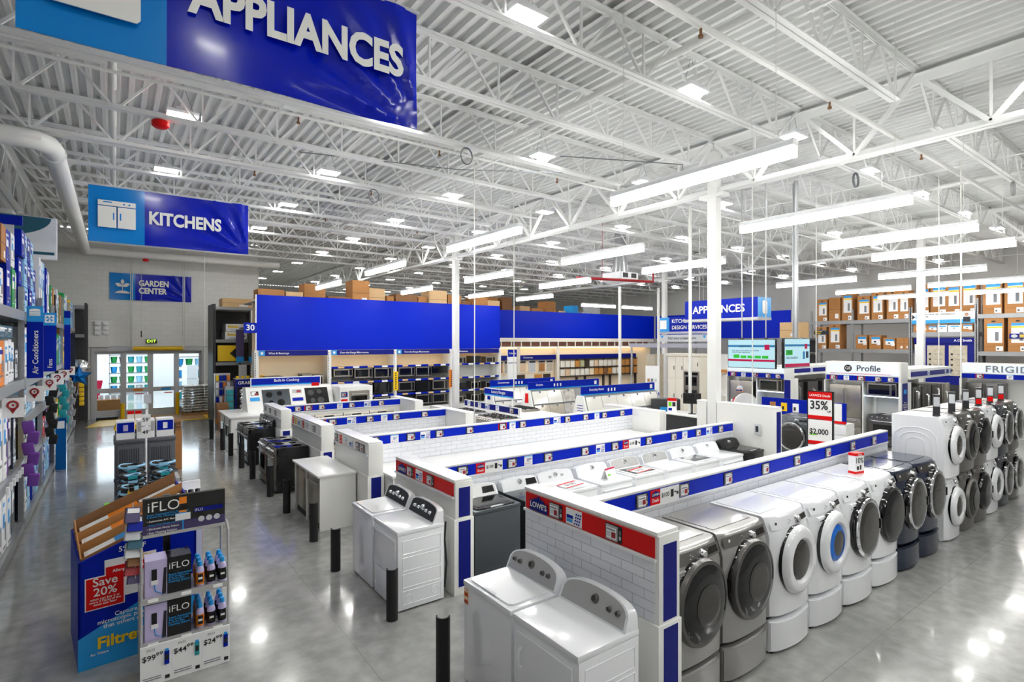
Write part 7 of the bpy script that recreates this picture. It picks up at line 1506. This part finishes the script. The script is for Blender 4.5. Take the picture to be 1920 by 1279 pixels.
    t = thing('black_knob_tray', 'white tray holding a row of black round caps', 'tray', (.46, 7.2, 0)); B('stand', t, .02, 0, 0, .36, .4, 1.28, 'paper_grey'); MB().prism([(0, 1.281), (.4, 1.281), (.42, 1.42), (.38, 1.42), (.36, 1.32), (.02, 1.3)], 0, .38, 'paper', 'x').build('tray', t); [MB().cyl((.05 + q * .07, .15, 1.31), (.05 + q * .07, .18, 1.36), .03, 'black', 14).build('cap', t) for q in range(5)]
    t = thing('wire_basket', 'green and yellow packaged goods in a wire basket on the hose bin side', 'basket', (-.12, 9.0, 0)); [B('card', t, 0, .0 + q * .12, .5 + .1 * (q % 2), .1, .1 + q * .12, .75 + .1 * (q % 2), ('lime', 'paper', 'green')[q % 3]) for q in range(4)]; B('basket', t, 0, 0, 0, .1, .48, .5, 'galvanised')
    # grey resin storage cabinets
    for i, x in enumerate((.0, .47)):
        t = thing('resin_cabinet', f'dark grey resin storage cabinet with woven pattern and black knob, {"left" if i == 0 else "right"} one', 'cabinet', (x - .01, 11.85, 0)); w = .45
        MB().box(0, .02, 0, w, .8, 1.3, 'resin_grey').build('body', t, bev=.01); MB().box(-.012, -.01, 1.29, w + .012, .82, 1.35, 'resin_grey').build('lid', t, bev=.012)
        for z0, z1 in ((.08, .62), (.7, 1.24)):
            o = MB().box(.04, 0, z0, w - .04, .02, z1, 'resin_grey').build('door', t, bev=.006); b = MB()
            for q in range(9): b.box(.075 + q * .034, -.004, z0 + .05, .09 + q * .034, 0, z1 - .05, 'resin_dark')
            b.build('woven_panel', o); MB().lathe([(.001, -.035), (.028, -.035), (.032, -.02), (.018, 0), (.001, 0)], 'black_gloss', 16, (w * (.62 if i == 0 else .42), -.002, z0 + .09)).build('knob', o)
        B('mid_ledge', t, -.008, -.008, .63, w + .008, .02, .68, 'resin_dark')
    t = thing('price_post', 'white post with two small price cards between the grey cabinets', 'sign', (.445, 11.62, 0)); MB().cyl((0, 0, 0), (0, 0, 1.9), .018, 'plastic_white', 10).build('post', t); MB().cyl((0, 0, 0), (0, 0, .02), .12, 'paper_grey', 18).build('foot', t); 
    for z, s in ((1.5, "49'"), (1.72, "59'")): o = B('card', t, -.07, -.026, z - .1, .07, -.02, z + .1, 'paper'); text(o, s, .09, (0, -.03, z), 'ink')
    for i, (x, m, l) in enumerate(((.0, 'blue_sign', 'white and blue carton with a purple picture on the left grey cabinet'), (.3, 'silver_light', 'silver and blue carton in the middle of the grey cabinets'), (.6, 'blue_sign', 'white and blue carton at the right of the grey cabinets'))):
        t = thing('carton', l, 'box', (x + .02, 11.95, 1.351)); B('body', t, 0, 0, 0, .27, .3, .33, 'paper'); B('picture', t, .01, -.004, .12, .26, 0, .3, m); B('product', t, .1, -.007, .15, .17, -.004, .26, 'lilac' if i == 0 else 'paper')
    t = thing('waste_bin', 'tall dark grey open slatted planter bin behind the cartons', 'planter', (.78, 13.2, 0)); MB().loft([[(x * .16, y * .16, .0) for x, y in ((-1, -1), (1, -1), (1, 1), (-1, 1))], [(x * .22, y * .22, 1.45) for x, y in ((-1, -1), (1, -1), (1, 1), (-1, 1))], [(x * .2, y * .2, 1.45) for x, y in ((-1, -1), (1, -1), (1, 1), (-1, 1))], [(x * .19, y * .19, 1.1) for x, y in ((-1, -1), (1, -1), (1, 1), (-1, 1))]], 'resin_dark', False).build('body', t); [B('slat', t, -.2, -.235, .2 + q * .15, .2, -.2, .26 + q * .15, 'resin_dark') for q in range(8)]
    t = thing('yellow_lidded_tote', 'black louvred tote with a bright yellow lid', 'tote', (.0, 14.4, 0)); MB().box(0, 0, 0, .5, .6, 1.2, 'resin_dark').build('body', t, bev=.01); [B('louvre', t, .02, -.02, .75 + q * .07, .48, 0, .79 + q * .07, 'black_matte') for q in range(6)]; MB().prism([(-.02, 1.2), (.52, 1.2), (.48, 1.3), (.02, 1.3)], -.02, .62, 'yellow').build('lid', t, bev=.01)
    for i, x in enumerate((.28, .42)): t = thing('price_flag', f'small red-topped price card on the yellow lid, {"left" if i == 0 else "right"} one', 'sign', (x, 14.6, 1.301)); B('card', t, -.06, 0, 0, .06, .01, .28, 'paper'); B('red_top', t, -.06, -.003, .21, .06, 0, .28, 'red')
    t = thing('price_post', 'white post carrying a grey price card beside the yellow lidded tote', 'sign', (.58, 14.4, 0)); MB().cyl((0, 0, 0), (0, 0, 2.0), .015, 'plastic_white', 8).build('post', t); B('card', t, -.07, -.02, 1.75, .07, -.015, 1.95, 'paper_grey')
    t = thing('paver_stack', 'stack of reddish brown landscape pavers on a carton in the aisle', 'pavers', (.72, 15.4, 0)); B('stand', t, 0, 0, 0, .6, .6, .95, 'kraft'); [MB().box(.02 + (q % 2) * .3, .05, .95 + (q // 2) * .08, .29 + (q % 2) * .3, .5, 1.02 + (q // 2) * .08, 'kraft_dark').build('paver', t, bev=.008) for q in range(6)]
aisle()
